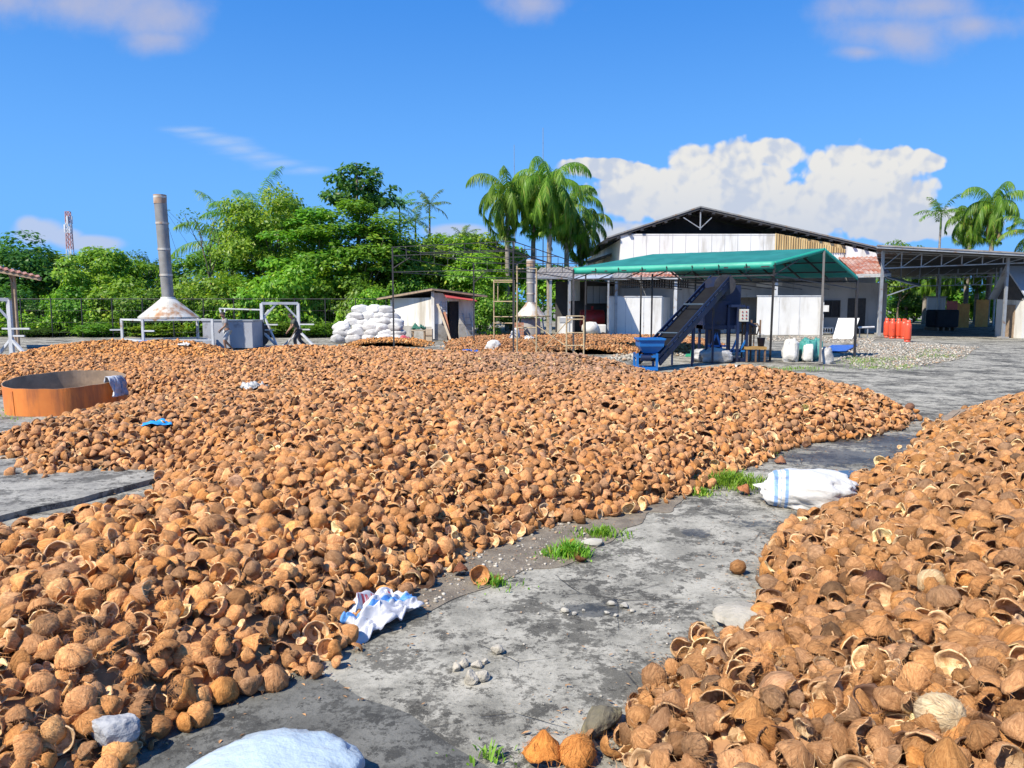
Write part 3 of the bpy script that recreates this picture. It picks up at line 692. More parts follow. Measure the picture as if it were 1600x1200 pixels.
def crown_mesh(name, seed, rad, nclump, nleaf, L, m, clump_r=.30, ztop=1.0, droop=.5, holes=.0, spread=.9):
    """crown centred at its base (z=0 .. 2*rz); leaves sit in clumps spread through the volume"""
    r_ = np.random.default_rng(seed); rx, ry, rz = rad
    d = r_.normal(size=(nclump, 3)); d /= np.linalg.norm(d, axis=1, keepdims=True)
    rr = r_.uniform(.25, 1.0, nclump) ** .6 * spread
    C = d * rr[:, None] * np.array([rx, ry, rz]); C[:, 2] += rz
    lobe = 1 + .25 * np.sin(np.arctan2(d[:, 1], d[:, 0]) * 3 + seed) + .15 * np.sin(d[:, 2] * 6 + seed)
    C[:, :2] *= lobe[:, None]
    cr = r_.uniform(.55, 1.25, nclump) * clump_r * (rx + rz) / 2
    w = cr ** 2; k = r_.choice(nclump, nleaf, p=w / w.sum())
    ld = r_.normal(size=(nleaf, 3)); ld[:, 2] = np.abs(ld[:, 2]) * .9 - .35; ld /= np.linalg.norm(ld, axis=1, keepdims=True)
    p = C[k] + ld * (cr[k] * r_.uniform(.45, 1.08, nleaf) ** .5)[:, None] * np.array([1.15, 1.15, .8])
    out = p - np.array([0, 0, rz * .8]); out /= np.linalg.norm(out, axis=1, keepdims=True)
    nrm = out * .35 + ld * .45 + np.array([0, 0, .55]) + r_.normal(size=(nleaf, 3)) * .38
    LL = L * r_.uniform(.6, 1.25, nleaf)
    V, F = leaves_np(p, nrm, LL, LL * r_.uniform(.38, .6, nleaf), r_, droop)
    me = mesh_np(name, V, F, [m]); return me, C
def trunk_mesh(name, seed, h, C, r0, m, sway=.2, limbs=9):
    r_ = random.Random(seed); mb = MB()
    top = Vector((r_.uniform(-sway, sway), r_.uniform(-sway, sway), h)); pts = [Vector((0, 0, -.15)), Vector((r_.uniform(-sway, sway) * .6, r_.uniform(-sway, sway) * .6, h * .45)), top, top + Vector((0, 0, min(h * .3, .8)))]
    mb.tube(pts, [r0 * 1.3, r0, r0 * .7, r0 * .3], 7)
    for c in r_.sample(list(C), min(limbs, len(C))):
        c = Vector(c) + Vector((0, 0, h * .75)); s = pts[1].lerp(pts[2], r_.uniform(.1, 1.0)); mid = s.lerp(c, .5) + Vector((0, 0, .2))
        mb.tube([s, mid, c], [r0 * .5, r0 * .3, r0 * .1], 5, False)
    me = bpy.data.meshes.new(name); me.from_pydata([tuple(v) for v in mb.v], [], mb.f); me.polygons.foreach_set('use_smooth', np.ones(len(mb.f), bool)); me.materials.append(m); return me
# prototypes: unit sized (crown about 2 wide, 2 high before scale)
PROT = {}
def proto(key, seed, rad, nc, nl, L, m, h, cr=.30, r0=.12, droop=.5, spread=.9):
    c, C = crown_mesh('crown', seed, rad, nc, nl, L, m, cr, droop=droop, spread=spread); PROT[key] = (c, trunk_mesh('trunk', seed, h, C, r0, m_bark), h * .75, rad)
proto('dense_b', 1, (2.6, 2.4, 2.2), 46, 7600, .30, lf_bright, 2.4)
proto('dense_m', 2, (2.6, 2.4, 2.4), 44, 7200, .28, lf_mid, 2.4)
proto('dense_d', 3, (2.8, 2.4, 2.2), 44, 7000, .26, lf_dark, 2.2)
proto('tall_m', 4, (1.9, 1.9, 4.2), 56, 8200, .27, lf_mid, 2.6, .22)
proto('sparse_d', 5, (1.9, 1.8, 1.6), 44, 3000, .30, lf_dark, 8.6, .24, .10, .3, 1.0)
proto('vine_b', 6, (1.9, 1.2, 1.7), 34, 5200, .24, lf_bright, .15, .36, .06, .9)
proto('vine_m', 7, (1.9, 1.2, 1.6), 34, 4800, .23, lf_mid, .15, .36, .06, .9)
proto('vine_d', 8, (1.9, 1.2, 1.6), 32, 4400, .22, lf_dark, .15, .36, .06, .8)
proto('feather_b', 9, (3.0, 2.6, 1.9), 50, 9500, .21, lf_bright, 3.0, .26, .14, .2, 1.0)
def tree(key, px, d, top, wpx, name, label, cat, group, base=None, hz=None):
    """tree standing under image column px at distance d; its crown reaches up to image row `top`, wpx wide"""
    cm, tm, h0, rad = PROT[key]
    p = gx(px, d); H = CAMH + (475 - top) / FPX * d; sx_ = wpx / FPX * d / (2.25 * rad[0])
    tot = h0 + 2.05 * rad[2]; sz = H / tot
    if hz: sz = hz
    e = empty(name, p, label, cat, group, rz=random.uniform(0, 6.28))
    c = link('crown', cm, e); c.location = (0, 0, h0 * sz); c.scale = (sx_, sx_, sz)
    t = link('trunk', tm, e); t.scale = (max(.5, sx_ * .8), max(.5, sx_ * .8), sz)
    return e
FG = 'trees beyond the left side of the yard'
for a in [
    ('dense_d', 22, 54, 366, 210, 'broadleaf_tree', 'dark dense tree at the far left edge behind the rusty roofed shelter', 'tree', FG),
    ('dense_m', 92, 57, 388, 140, 'broadleaf_tree', 'mid green tree below the striped radio mast', 'tree', FG),
    ('dense_b', 172, 52, 374, 140, 'broadleaf_tree', 'bright green tree with the tallest top left of the standing chimney', 'tree', FG),
    ('dense_d', 236, 56, 396, 125, 'broadleaf_tree', 'dark green tree just left of the tall chimney', 'tree', FG),
    ('dense_m', 318, 55, 388, 135, 'broadleaf_tree', 'low tree just right of the tall chimney below the bare twigs', 'tree', FG),
    ('feather_b', 430, 54, 302, 190, 'feathery_tree', 'broad light green feathery tree in front of the coconut palm', 'tree', FG),
    ('tall_m', 500, 52, 318, 150, 'broadleaf_tree', 'leafy tree left of and below the tallest dark crown', 'tree', FG),
    ('sparse_d', 564, 54, 252, 128, 'tall_tree', 'tallest dark tree with an open see-through crown', 'tree', FG),
    ('tall_m', 562, 51, 305, 150, 'broadleaf_tree', 'tall bushy tree filling below the open dark crown', 'tree', FG),
    ('dense_m', 622, 53, 362, 150, 'broadleaf_tree', 'dense tree behind the left corner of the white shed', 'tree', FG),
    ('dense_b', 672, 54, 374, 135, 'broadleaf_tree', 'bright tree right above the white shed roof', 'tree', FG),
    ('dense_b', 738, 53, 385, 130, 'broadleaf_tree', 'bright tree behind the right end of the white shed', 'tree', FG),
    ('dense_b', 792, 63, 372, 120, 'broadleaf_tree', 'bright tree under the left royal palms', 'tree', FG),
    ('dense_b', 872, 60, 405, 110, 'broadleaf_tree', 'bright tree seen under the middle royal palms', 'tree', FG),
    ('dense_m', 935, 66, 412, 90, 'broadleaf_tree', 'tree behind the grey roof left of the green canopy', 'tree', FG),
    ('dense_m', 470, 58, 312, 150, 'broadleaf_tree', 'mid green tree behind the feathery tree', 'tree', FG),
    ('dense_b', 704, 56, 352, 150, 'broadleaf_tree', 'bright tree between the betel palms and the royal palms', 'tree', FG),
    ('tall_m', 606, 54, 350, 110, 'broadleaf_tree', 'tall tree just right of the open dark crown', 'tree', FG),
    ('dense_b', 750, 60, 350, 140, 'broadleaf_tree', 'bright tree right behind the first royal palm trunk', 'tree', FG),
    ('tall_m', 392, 56, 345, 120, 'broadleaf_tree', 'leafy tree filling in left of the feathery tree', 'tree', FG),
    ]: tree(*a)
HG = 'leafy bushes along the yard fence'
hedge = [(75, 50, 470, 120, 'vine_d'), (125, 49, 440, 120, 'vine_m'), (180, 50, 425, 130, 'vine_b'), (232, 49, 445, 120, 'vine_m'), (292, 50, 430, 120, 'vine_m'), (345, 49, 418, 130, 'vine_b'), (398, 50, 425, 120, 'vine_b'), (450, 49, 400, 130, 'vine_b'),
         (500, 50, 415, 120, 'vine_b'), (548, 49, 420, 120, 'vine_m'), (592, 48.6, 445, 100, 'vine_b'), (15, 50, 440, 120, 'vine_d'), (-40, 50, 430, 140, 'vine_d'), (762, 50, 440, 90, 'vine_m'), (716, 52, 425, 90, 'vine_b'), (800, 52, 465, 90, 'vine_d'), (640, 50, 420, 100, 'vine_m'),
         (150, 47.6, 500, 110, 'vine_m'), (60, 47.4, 510, 100, 'vine_d'), (260, 47.6, 505, 110, 'vine_b'), (420, 47.4, 495, 110, 'vine_m'), (500, 47.2, 500, 100, 'vine_m'), (560, 47.0, 490, 90, 'vine_m')]
where = ['left of the tall chimney', 'below the radio mast', 'beside the tall chimney', 'between the two workers', 'behind the white sacks', 'beside the white shed']
for i, (px, d, top, w, k) in enumerate(hedge):
    col_ = {'vine_b': 'bright green', 'vine_m': 'mid green', 'vine_d': 'dark green'}[k]
    ref = ('by the rusty roofed shelter' if px < 80 else 'below and right of the radio mast' if px < 200 else 'at the foot of the tall chimney' if px < 300 else 'behind the man by the grey tank' if px < 380 else 'behind the white steel gantry' if px < 475 else 'behind the white sack stack' if px < 600 else 'beside the white shed')
    tree(k, px, d, top, w, 'leafy_bush', '%s %s bush %s%s' % ('low' if top > 485 else 'tall', col_, ref, ', %s one' % ('nearer' if d < 48 else 'left' if i % 2 else 'right') if True else ''), 'bush', HG)
RG = 'greenery behind the carport on the right'
for i, (px, d, top, w, k, lb) in enumerate([(1425, 84, 448, 110, 'vine_d', 'dark bush under the left end of the carport roof'), (1490, 82, 442, 110, 'vine_m', 'mid green bush behind the palm trunks under the carport'), (1540, 80, 445, 100, 'vine_b', 'bright bush left of the grey roofed house'), (1605, 86, 400, 130, 'dense_b', 'bright tree behind the grey roofed house'), (1402, 80, 374, 90, 'dense_m', 'low tree top showing over the left corner of the carport roof')]):
    tree(k, px, d, top, w, 'leafy_bush' if 'vine' in k else 'broadleaf_tree', lb, 'bush' if 'vine' in k else 'tree', RG)

# ---- palms
def frond(r_, L, arch, droop, nl, ll, start_el, az, mbv, mbf, kink=0.0, narrow=1.0):
    """one pinnate frond from the origin; appends leaflets to the lists"""
    pts = []; p = Vector((0, 0, 0)); el = start_el; n = 12
    for i in range(n + 1):
        pts.append(p.copy()); el -= arch / n * (.5 + 1.2 * i / n); p = p + Vector((COS(el) * COS(az), COS(el) * SIN(az), SIN(el))) * (L / n)
    side = Vector((-SIN(az), COS(az), 0)); V = mbv; Fc = mbf
    for i in range(n):                       # rachis
        w = .03 * (1 - i / n) + .006; b = len(V); a, c = pts[i], pts[i + 1]; u = side * w
        V += [a - u, a + u, c + u * .9, c - u * .9]; Fc.append((b, b + 1, b + 2, b + 3))
    for k in range(nl):
        f = .10 + .90 * k / nl; x = f * n; i = min(int(x), n - 1); q = pts[i].lerp(pts[i + 1], x - i); dr = (pts[i + 1] - pts[i]).normalized()
        lt = ll * (SIN(PI * min(1, f * .85 + .12)) ** .6) * narrow
        for s in (-1, 1):
            tw = r_.uniform(-.8, .8); d = (side * s * r_.uniform(.7, 1.0) + dr * r_.uniform(.35, .7) + Vector((0, 0, -droop + tw * .6))).normalized()
            l = lt * r_.uniform(.8, 1.15); w = .022 * r_.uniform(.8, 1.3)
            wd = dr.cross(d).cross(d).normalized() * w; m1 = q + d * l * .5; m2 = q + d * l + Vector((0, 0, -droop * l * .45)); b = len(V)
            V += [q - wd * .5, q + wd * .5, m1 + wd, m1 - wd, m2]; Fc += [(b, b + 1, b + 2, b + 3), (b + 3, b + 2, b + 4)]
def palm_crown(name, seed, nf, L, arch, droop, nl, ll, els, m, narrow=1.0):
    r_ = random.Random(seed); V = []; Fc = []
    for i in range(nf):
        e = els[0] + (els[1] - els[0]) * (i / (nf - 1)); frond(r_, L * r_.uniform(.85, 1.1), arch * r_.uniform(.8, 1.15), droop, nl, ll, e + r_.uniform(-.12, .12), i * 2.39996 + r_.uniform(-.2, .2), V, Fc, narrow=narrow)
    me = bpy.data.meshes.new(name); me.from_pydata([tuple(v) for v in V], [], Fc); me.materials.append(m); return me
PC = {'royal': palm_crown('crown', 11, 21, 3.3, 2.5, 1.15, 72, .68, (1.40, -.95), lf_palm), 'royal2': palm_crown('crown', 12, 20, 3.3, 2.6, 1.15, 72, .66, (1.40, -1.05), lf_palm),
      'areca': palm_crown('crown', 13, 10, 2.2, 1.1, .35, 34, .52, (1.30, .05), lf_palm), 'areca_y': palm_crown('crown', 14, 10, 2.2, 1.1, .35, 34, .52, (1.30, .0), lf_ypalm),
      'coco': palm_crown('crown', 15, 16, 4.2, 1.5, .75, 56, .75, (1.45, -.3), lf_mid), 'royal_y': palm_crown('crown', 16, 15, 3.2, 1.8, .75, 50, .58, (1.35, -.2), lf_ypalm)}
PDRY = palm_crown('dead_fronds', 17, 4, 2.6, .5, .9, 40, .45, (-1.0, -1.35), lf_dry)
def palm(kind, px, d, topy, crown_px, name, label, group, r=.17, shaft=True, dry=False, hb=None):
    """palm under image column px; topy = image row of the crown's growing point"""
    p = gx(px, d); H = CAMH + (475 - topy) / FPX * d; e = empty(name, p, label, 'palm tree', group, rz=random.uniform(0, 6.28))
    bulge = 1.15; mb = MB().tube([(0, 0, -.15), (0, 0, H * .12), (.03, .02, H * .45), (.05, 0, H * .8), (.04, 0, H * (.86 if shaft else .98))], [r * 1.45, r * 1.1, r * bulge, r * .92, r * .8], 12); mb.build('trunk', m_ptrunk, e)
    if shaft: MB().tube([(.04, 0, H * .855), (.04, 0, H * .88), (.04, 0, H * .95), (.04, 0, H * 1.01)], [r * .8, r * .95, r * .7, r * .4], 12).build('crownshaft', m_shaft, e)
    s = crown_px / FPX * d / 4.2; c = link('crown', PC[kind], e); c.location = (.04, 0, H); c.scale = (s, s, s)
    if dry: c = link('dead_fronds', PDRY, e); c.location = (.04, 0, H * .95); c.scale = (s, s, s)
    return e
PG = 'royal palms left of the warehouse'
palm('royal', 793, 58, 306, 106, 'royal_palm', 'leftmost royal palm of the tall cluster left of the warehouse', PG)
palm('royal', 858, 57, 290, 112, 'royal_palm', 'tallest royal palm of the cluster left of the warehouse', PG)
palm('royal2', 832, 61, 306, 104, 'royal_palm', 'royal palm between the leftmost and the tallest of the cluster', PG)
palm('royal2', 884, 60, 322, 102, 'royal_palm', 'royal palm just right of the tallest in the cluster', PG, dry=True)
palm('royal2', 908, 62, 352, 92, 'royal_palm', 'lowest royal palm, nearest the warehouse roof edge', PG)
for (k, px, d, ty, w, lb, dr) in [('royal', 1540, 74, 322, 88, 'big royal palm with brown dead fronds over the carport roof', True), ('royal2', 1506, 77, 342, 74, 'royal palm left of the one with dead fronds', False), ('areca_y', 1461, 76, 338, 84, 'yellow green palm with a thin green stem over the carport roof', False), ('royal_y', 1606, 70, 366, 84, 'pale palm cut by the right edge above the grey roofed house', True)]:
    palm(k, px, d, ty, w, 'areca_palm' if k == 'areca_y' else 'royal_palm', lb, 'palms behind the carport', r=.11 if k == 'areca_y' else .20, dry=dr)
for i, (px, d, ty) in enumerate([(1442, 78, 424), (1474, 80, 426), (1488, 82, 420), (1522, 76, 418), (1556, 82, 424), (1414, 84, 430)]):
    palm('royal2', px, d, ty, 60, 'short_palm', 'short palm behind the carport, %s trunk from the left in the row' % ['second', 'third', 'fourth', 'fifth', 'last', 'first'][i], 'short palms in a row behind the carport', r=.17)
palm('areca', 628, 56.5, 326, 66, 'areca_palm', 'dark green betel palm right of the tallest dark tree', 'betel palms above the white shed', r=.08)
palm('areca_y', 674, 56.5, 326, 72, 'areca_palm', 'light betel palm with yellow flower stems above the white shed', 'betel palms above the white shed', r=.08)
palm('areca_y', 652, 55.8, 350, 66, 'areca_palm', 'lower light betel palm left of the one with yellow stems', 'betel palms above the white shed', r=.08)
palm('areca_y', 724, 59, 372, 56, 'areca_palm', 'small betel palm behind the black pipe frame', 'betel palms above the white shed', r=.07)
palm('coco', 404, 57, 352, 100, 'coconut_palm', 'coconut palm with dark upright fronds above the feathery tree', 'coconut palms at the left', shaft=False)
palm('coco', 368, 60, 388, 110, 'coconut_palm', 'low coconut palm with a drooping pale frond left of the feathery tree', 'coconut palms at the left', shaft=False)
def twig_tree():
    p = gx(338, 52); e = empty('bare_tree', p, 'thin nearly bare tree with sparse twigs right of the tall chimney', 'tree'); r_ = random.Random(5); mb = MB(); pos = []
    def br(a, d, L, r, dep):
        b = a + d * L; mb.tube([a, a.lerp(b, .5) + Vector((r_.uniform(-.1, .1), r_.uniform(-.1, .1), 0)), b], [r, r * .75, r * .5], 5, False)
        if dep == 0:
            for _ in range(9): pos.append(b + Vector((r_.gauss(0, .35), r_.gauss(0, .3), r_.gauss(0, .25))))
            return
        for _ in range(3): br(a.lerp(b, r_.uniform(.5, 1)), (d + Vector((r_.uniform(-.7, .7), r_.uniform(-.5, .5), r_.uniform(-.1, .5)))).normalized(), L * .62, r * .55, dep - 1)
    br(Vector((0, 0, -.1)), Vector((-.08, 0, 1)), 4.2, .09, 3)
    mb.build('trunk', m_bark, e); P_ = np.array([tuple(q) for q in pos]); r2 = np.random.default_rng(3)
    V, F = leaves_np(P_, r2.normal(size=P_.shape) * .5 + np.array([0, 0, .8]), np.full(len(P_), .22), np.full(len(P_), .1), r2); link('crown', mesh_np('crown', V, F, [lf_mid]), e)
twig_tree()
def far_wood():
    r_ = np.random.default_rng(21); n = 26000; x = r_.uniform(-85, 110, n); top = 4.6 + 1.6 * np.sin(x * .21) + 1.1 * np.sin(x * .63 + 1) + .7 * np.sin(x * 1.7)
    z = top * r_.uniform(0, 1, n) ** .6; p = np.stack([x, 94 + r_.uniform(-3, 3, n) + (1 - z / np.maximum(top, .1)) * -2, z], -1)
    V, F = leaves_np(p, r_.normal(size=(n, 3)) * .5 + np.array([-.2, -.4, .7]), np.full(n, .75), np.full(n, .45), r_)
    tag(link('distant_wood', mesh_np('distant_wood', V, F, [lf_mid])), 'far low belt of trees beyond the yard', 'trees', None, 'stuff')
far_wood()
def undergrowth():
    r_ = np.random.default_rng(22); n = 34000; x = r_.uniform(-42, -2, n); y = 47.2 + r_.uniform(0, 1, n) ** 1.4 * 6
    top = 1.5 + .7 * np.sin(x * 1.3) + .5 * np.sin(x * 2.9 + 1) + .3 * np.sin(x * 6.1 + y); z = np.maximum(.05, top * r_.uniform(0, 1, n) ** .7)
    k = x < -7.5 + (y - 47) * .9
    p = np.stack([x, y, z], -1)[k]; m_ = len(p); V, F = leaves_np(p, r_.normal(size=(m_, 3)) * .5 + np.array([-.25, -.45, .6]), r_.uniform(.18, .34, m_), r_.uniform(.09, .18, m_), r_, .6)
    tag(link('undergrowth', mesh_np('undergrowth', V, F, [lf_bright])), 'dense leafy undergrowth along the foot of the fence at the left', 'undergrowth', None, 'stuff')
undergrowth()
# weeds
def weeds(pts, n, h, name, label, kind=None, group=None, spread=.3):
    r_ = np.random.default_rng(abs(hash(name + label)) % 1000 if False else len(label) * 7 + n); V = []; F = []
    for (x, y) in pts:
        for k in range(n):
            a = r_.uniform(0, 2 * PI); rr = abs(r_.normal(0, spread)) ; bx, by = x + COS(a) * rr * 1.5, y + SIN(a) * rr; hh = h * r_.uniform(.4, 1.2) * math.exp(-rr * rr / (spread * spread * 3)); az = r_.uniform(0, 2 * PI); ln = r_.uniform(.2, .9) * hh; w = .003 + .006 * r_.random()
            u = Vector((-SIN(az), COS(az), 0)) * w; b = len(V); p0 = Vector((bx, by, 0)); p1 = p0 + Vector((COS(az) * ln * .4, SIN(az) * ln * .4, hh * .65)); p2 = p0 + Vector((COS(az) * ln, SIN(az) * ln, hh))
            V += [p0 - u * .6, p0 + u * .6, p1 + u, p1 - u, p2]; F += [(b, b + 1, b + 2, b + 3), (b + 3, b + 2, b + 4)]
    c = Vector((sum(p[0] for p in pts) / len(pts), sum(p[1] for p in pts) / len(pts), 0))
    me = bpy.data.meshes.new(name); me.from_pydata([tuple(v - c) for v in V], [], F); me.materials.append(lf_weed)
    return tag(link(name, me, None, c), label, None if kind else 'weed', group, kind)
lf_weed = leaf_mat('leaf_weed', (.16, .30, .03), (.32, .50, .06), (.42, .38, .08), .45)
WG = 'weed tufts in the concrete joints'
for (px, py, n, h, s, lb) in [(1140, 757, 900, .15, .24, 'largest bright green weed tuft by the heap, left of the striped sack'), (888, 868, 480, .12, .09, 'green weed tuft under the tilted shell beside the soil strip'), (940, 836, 240, .09, .12, 'small green weed tuft above the flat stone by the soil strip'), (1190, 712, 160, .10, .10, 'thin weed tuft at the heap foot behind the striped sack'), (775, 915, 90, .09, .08, 'tiny weed sprig beside the lone open shell on the soil'), (762, 1184, 40, .07, .06, 'tiny weed sprig on the dark concrete joint in the foreground'), (1095, 772, 260, .07, .075, 'low weed tuft at the left end of the bright weeds by the heap')]:
    g = G(px, py); weeds([(g.x, g.y)], n, h, 'weed_tuft', lb, None, WG, s)
strip = [G(px, 578 + random.uniform(-2, 2)) for px in range(1195, 1280, 6)] + [G(random.uniform(1330, 1420), random.uniform(560, 578)) for _ in range(34)] + [G(random.uniform(1430, 1490), random.uniform(548, 560)) for _ in range(14)] + [G(random.uniform(5, 30), random.uniform(640, 662)) for _ in range(8)]
weeds([(g.x, g.y) for g in strip], 26, .12, 'grass', 'grass and weeds growing on the rubble strip by the canopy', 'stuff', None, .38)
# ------------------------------------------------------------------ materials for buildings and things
m_white = mat('white_wall', (.72, .71, .67), (.62, .61, .57), .75, .7, grime=(.40, .37, .31), gamt=.5, gscale=.9, streak=True)
m_panel = mat('white_panel', (.74, .74, .72), (.66, .66, .63), .6, .8, grime=(.46, .44, .39), gamt=.42, gscale=1.1, streak=True)
m_shade = mat('grey_wall', (.42, .43, .44), (.34, .35, .36), .8, .8, grime=(.24, .23, .22), gamt=.3, streak=True)
m_cem = mat('bare_cement', (.36, .35, .33), (.27, .26, .24), .9, 2.5, grime=(.17, .16, .14), gamt=.5, bump=.3)
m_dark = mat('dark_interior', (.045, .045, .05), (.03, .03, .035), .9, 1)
m_black = mat('black_paint', (.022, .022, .026), (.04, .038, .04), .5, 6)
m_steelw = mat('white_steel', (.54, .56, .58), (.44, .46, .48), .45, 3, grime=(.35, .22, .12), gamt=.2, gscale=3)
m_steelg = mat('grey_steel', (.34, .36, .38), (.27, .29, .31), .45, 3, .3, grime=(.25, .15, .09), gamt=.25, gscale=3)
m_galv = mat('galvanised_sheet', (.30, .30, .29), (.21, .21, .20), .55, 2.2, .2, grime=(.25, .17, .11), gamt=.35, gscale=2.4, streak=True)
m_hood = mat('pale_hood_sheet', (.62, .61, .55), (.50, .48, .42), .5, 1.6, .25, grime=(.34, .17, .07), gamt=.55, gscale=1.8, streak=True)
m_rustroof = mat('rusty_roof', (.44, .37, .34), (.36, .24, .19), .75, 1.6, .1, grime=(.26, .075, .035), gamt=.95, gscale=1.3, bump=.1)
m_greyroof = mat('grey_roof', (.30, .29, .28), (.22, .21, .21), .7, 1.0, .1, grime=(.14, .11, .09), gamt=.5)
m_under = mat('roof_underside', (.075, .072, .07), (.05, .048, .048), .7, 1.4)  # near black, so undersides look shaded despite light bounced off the ground
m_blueroof = mat('blue_grey_roof', (.42, .47, .54), (.35, .40, .47), .5, .9, .2, grime=(.25, .25, .26), gamt=.3)
m_bamboo = None
def bamboo():
    m, t, b = newmat('bamboo_panel'); tc = t.new('ShaderNodeTexCoord').outputs['Object']
    n = t.noise(t.map(tc, (9, 9, .25)), 1, 4); c = t.mix(t.step(n, .38, .62), (.30, .20, .09), (.58, .44, .22)); t.lk(c, b.inputs['Base Color']); b.inputs['Roughness'].default_value = .7
    t.lk(t.bump(n, .5, .03), b.inputs['Normal']); return m
m_bamboo = bamboo()
m_wood = mat('old_wood', (.34, .25, .17), (.22, .16, .11), .85, 5, bump=.3)
m_palewood = mat('pale_wood', (.50, .42, .31), (.40, .33, .24), .8, 5)
m_redtank = mat('red_paint_darkened', (.36, .022, .025), (.28, .018, .02), .5, 1.2, grime=(.12, .03, .02), gamt=.25)  # red darkened to imitate the shed roof's shade on the tank
m_gas = mat('gas_red', (.66, .085, .035), (.56, .065, .03), .38, 2, grime=(.30, .05, .03), gamt=.25, gscale=4)
m_awn = mat('red_awning', (.46, .075, .07), (.38, .06, .055), .55, 2)
m_orange = mat('orange_paint', (.72, .23, .045), (.60, .175, .035), .62, 2.2, grime=(.33, .11, .04), gamt=.5, gscale=3.2, streak=True)
m_ringin = mat('burnt_steel', (.34, .245, .17), (.20, .145, .10), .75, 2.2, .1, grime=(.42, .30, .20), gamt=.5, gscale=2.0)
m_teal = mat('green_tarp', (.012, .27, .20), (.010, .20, .155), .55, .8)
m_navy = mat('navy_paint_shaded', (.007, .019, .070), (.005, .012, .042), .5, 2, .1, grime=(.03, .025, .02), gamt=.4)  # navy pushed darker, standing in for canopy shade missing on the machine
m_blue = mat('blue_paint', (.012, .15, .46), (.010, .12, .38), .42, 2, grime=(.05, .07, .10), gamt=.25)
m_belt = mat('rubber_belt', (.010, .011, .013), (.007, .007, .009), .85, 3, spec=.15)  # belt darkened too in place of canopy shade
m_gold = mat('scaffold_paint', (.52, .42, .26), (.40, .31, .19), .5, 4, .15, grime=(.28, .17, .08), gamt=.4, gscale=5)
m_brick = mat('clay_brick', (.42, .20, .12), (.34, .15, .09), .9, 6, bump=.3)
m_rock = mat('grey_rock', (.46, .46, .46), (.33, .33, .33), .9, 6, grime=(.20, .20, .20), gamt=.4, gscale=7, bump=.6, bscale=14)
m_limest = mat('pale_rubble', (.40, .38, .33), (.28, .27, .23), .9, 3, bump=.3)
m_orangeboard = mat('orange_board', (.75, .36, .08), (.65, .28, .06), .7, 3)  # orange lightened to imitate sunlight on the shaded boards
m_bluetarp = mat('blue_tarp', (.025, .12, .46), (.02, .09, .36), .45, 3)
def tarp_translucent():
    m, t, b = newmat('green_tarp_cloth'); nt = m.node_tree; tc = t.new('ShaderNodeTexCoord').outputs['Object']
    c = t.mix(t.step(t.noise(tc, 1.1, 5), .35, .65), (.030, .24, .215), (.042, .31, .28)); c = t.mix(t.math('MULTIPLY', t.step(t.noise(t.map(tc, (.4, 3, 3)), 1.2, 5), .5, .7), .4), c, (.05, .22, .23))  # teal shifted bluer: sky reflection on the canopy top put into the colour
    t.lk(c, b.inputs['Base Color']); b.inputs['Roughness'].default_value = .5
    t.lk(t.bump(t.noise(tc, 2.0, 4), .5, .06), b.inputs['Normal'])
    tr = t.new('ShaderNodeBsdfTranslucent'); t.lk(c, tr.inputs[0]); mx = t.new('ShaderNodeMixShader'); mx.inputs[0].default_value = .42
    t.lk(b.outputs[0], mx.inputs[1]); t.lk(tr.outputs[0], mx.inputs[2]); t.lk(mx.outputs[0], nt.nodes['Material Output'].inputs[0]); return m
m_tarp = tarp_translucent()

def E(name, p, label, cat, group=None): return empty(name, (p[0], p[1], 0), label, cat, group)

# ------------------------------------------------------------------ warehouse with gable front
DW = 56.0
def Pw(px, py, d=DW): return at(px, py, d)
wh = E('warehouse', Pw(1090, 523), 'big white warehouse with dark open gable and bamboo patch behind the green canopy', 'warehouse')
L_, A_, R_ = Pw(945, 374), Pw(1090, 326), Pw(1398, 397)
xl, xr = Pw(967, 400).x, Pw(1362, 400).x
def roofz(x, off=0.0):
    return (L_.z + (A_.z - L_.z) * (x - L_.x) / (A_.x - L_.x) if x < A_.x else A_.z + (R_.z - A_.z) * (x - A_.x) / (R_.x - A_.x)) - off
xb0, xb1 = Pw(1205, 400).x, Pw(1312, 400).x
zt = Pw(1100, 366).z; zl = Pw(1100, 364).z
w = W(); y0 = DW - .80
# white front wall: panels up to a level line, then under the roof slope at the right
w.boxz(xl, xb0, y0, y0 + .2, 0, Pw(1000, 367).z)
w.add([Vector((xb1 + .05, y0, 0)), Vector((xr, y0, 0)), Vector((xr, y0, roofz(xr, .35))), Vector((xb1 + .05, y0, roofz(xb1, .35)))], [(0, 1, 2, 3)])
w.boxz(xb0, xb1, y0 + .02, y0 + .2, 0, Pw(1200, 396).z)
for x in (xl, ): w.boxz(x, x + .2, y0 + .2, y0 + 26, 0, roofz(xl, .4))
w.boxz(xr - .2, xr, y0 + .2, y0 + 26, 0, roofz(xr, .45)); w.build('wall', m_panel, wh)
w = W()                                           # thin joint battens between the panels
k = 0
for px in range(987, 1205, 20): x = Pw(px, 400).x; w.boxz(x - .018, x + .018, y0 - .006, y0 + .01, Pw(1000, 470).z, Pw(1000, 367).z - .02)
w.boxz(xl, xb0, y0 - .008, y0 + .01, Pw(1000, 369.5).z, Pw(1000, 368.6).z); w.build('panel_joints', m_shade, wh)
w = W(); xs = np.linspace(xb0 + .02, xb1, 30)
w.add([Vector((xb0, y0 - .01, Pw(1200, 396).z)), Vector((xb1, y0 - .01, Pw(1200, 396).z)), Vector((xb1, y0 - .01, roofz(xb1, .35))), Vector((xb0, y0 - .01, roofz(xb0, .35) - .25))], [(0, 1, 2, 3)])
for x in xs: w.tube([(x, y0 - .03, Pw(1200, 396).z), (x, y0 - .03, roofz(x, .45) - .15)], .05, 6)
w.build('bamboo_panel', m_bamboo, wh)
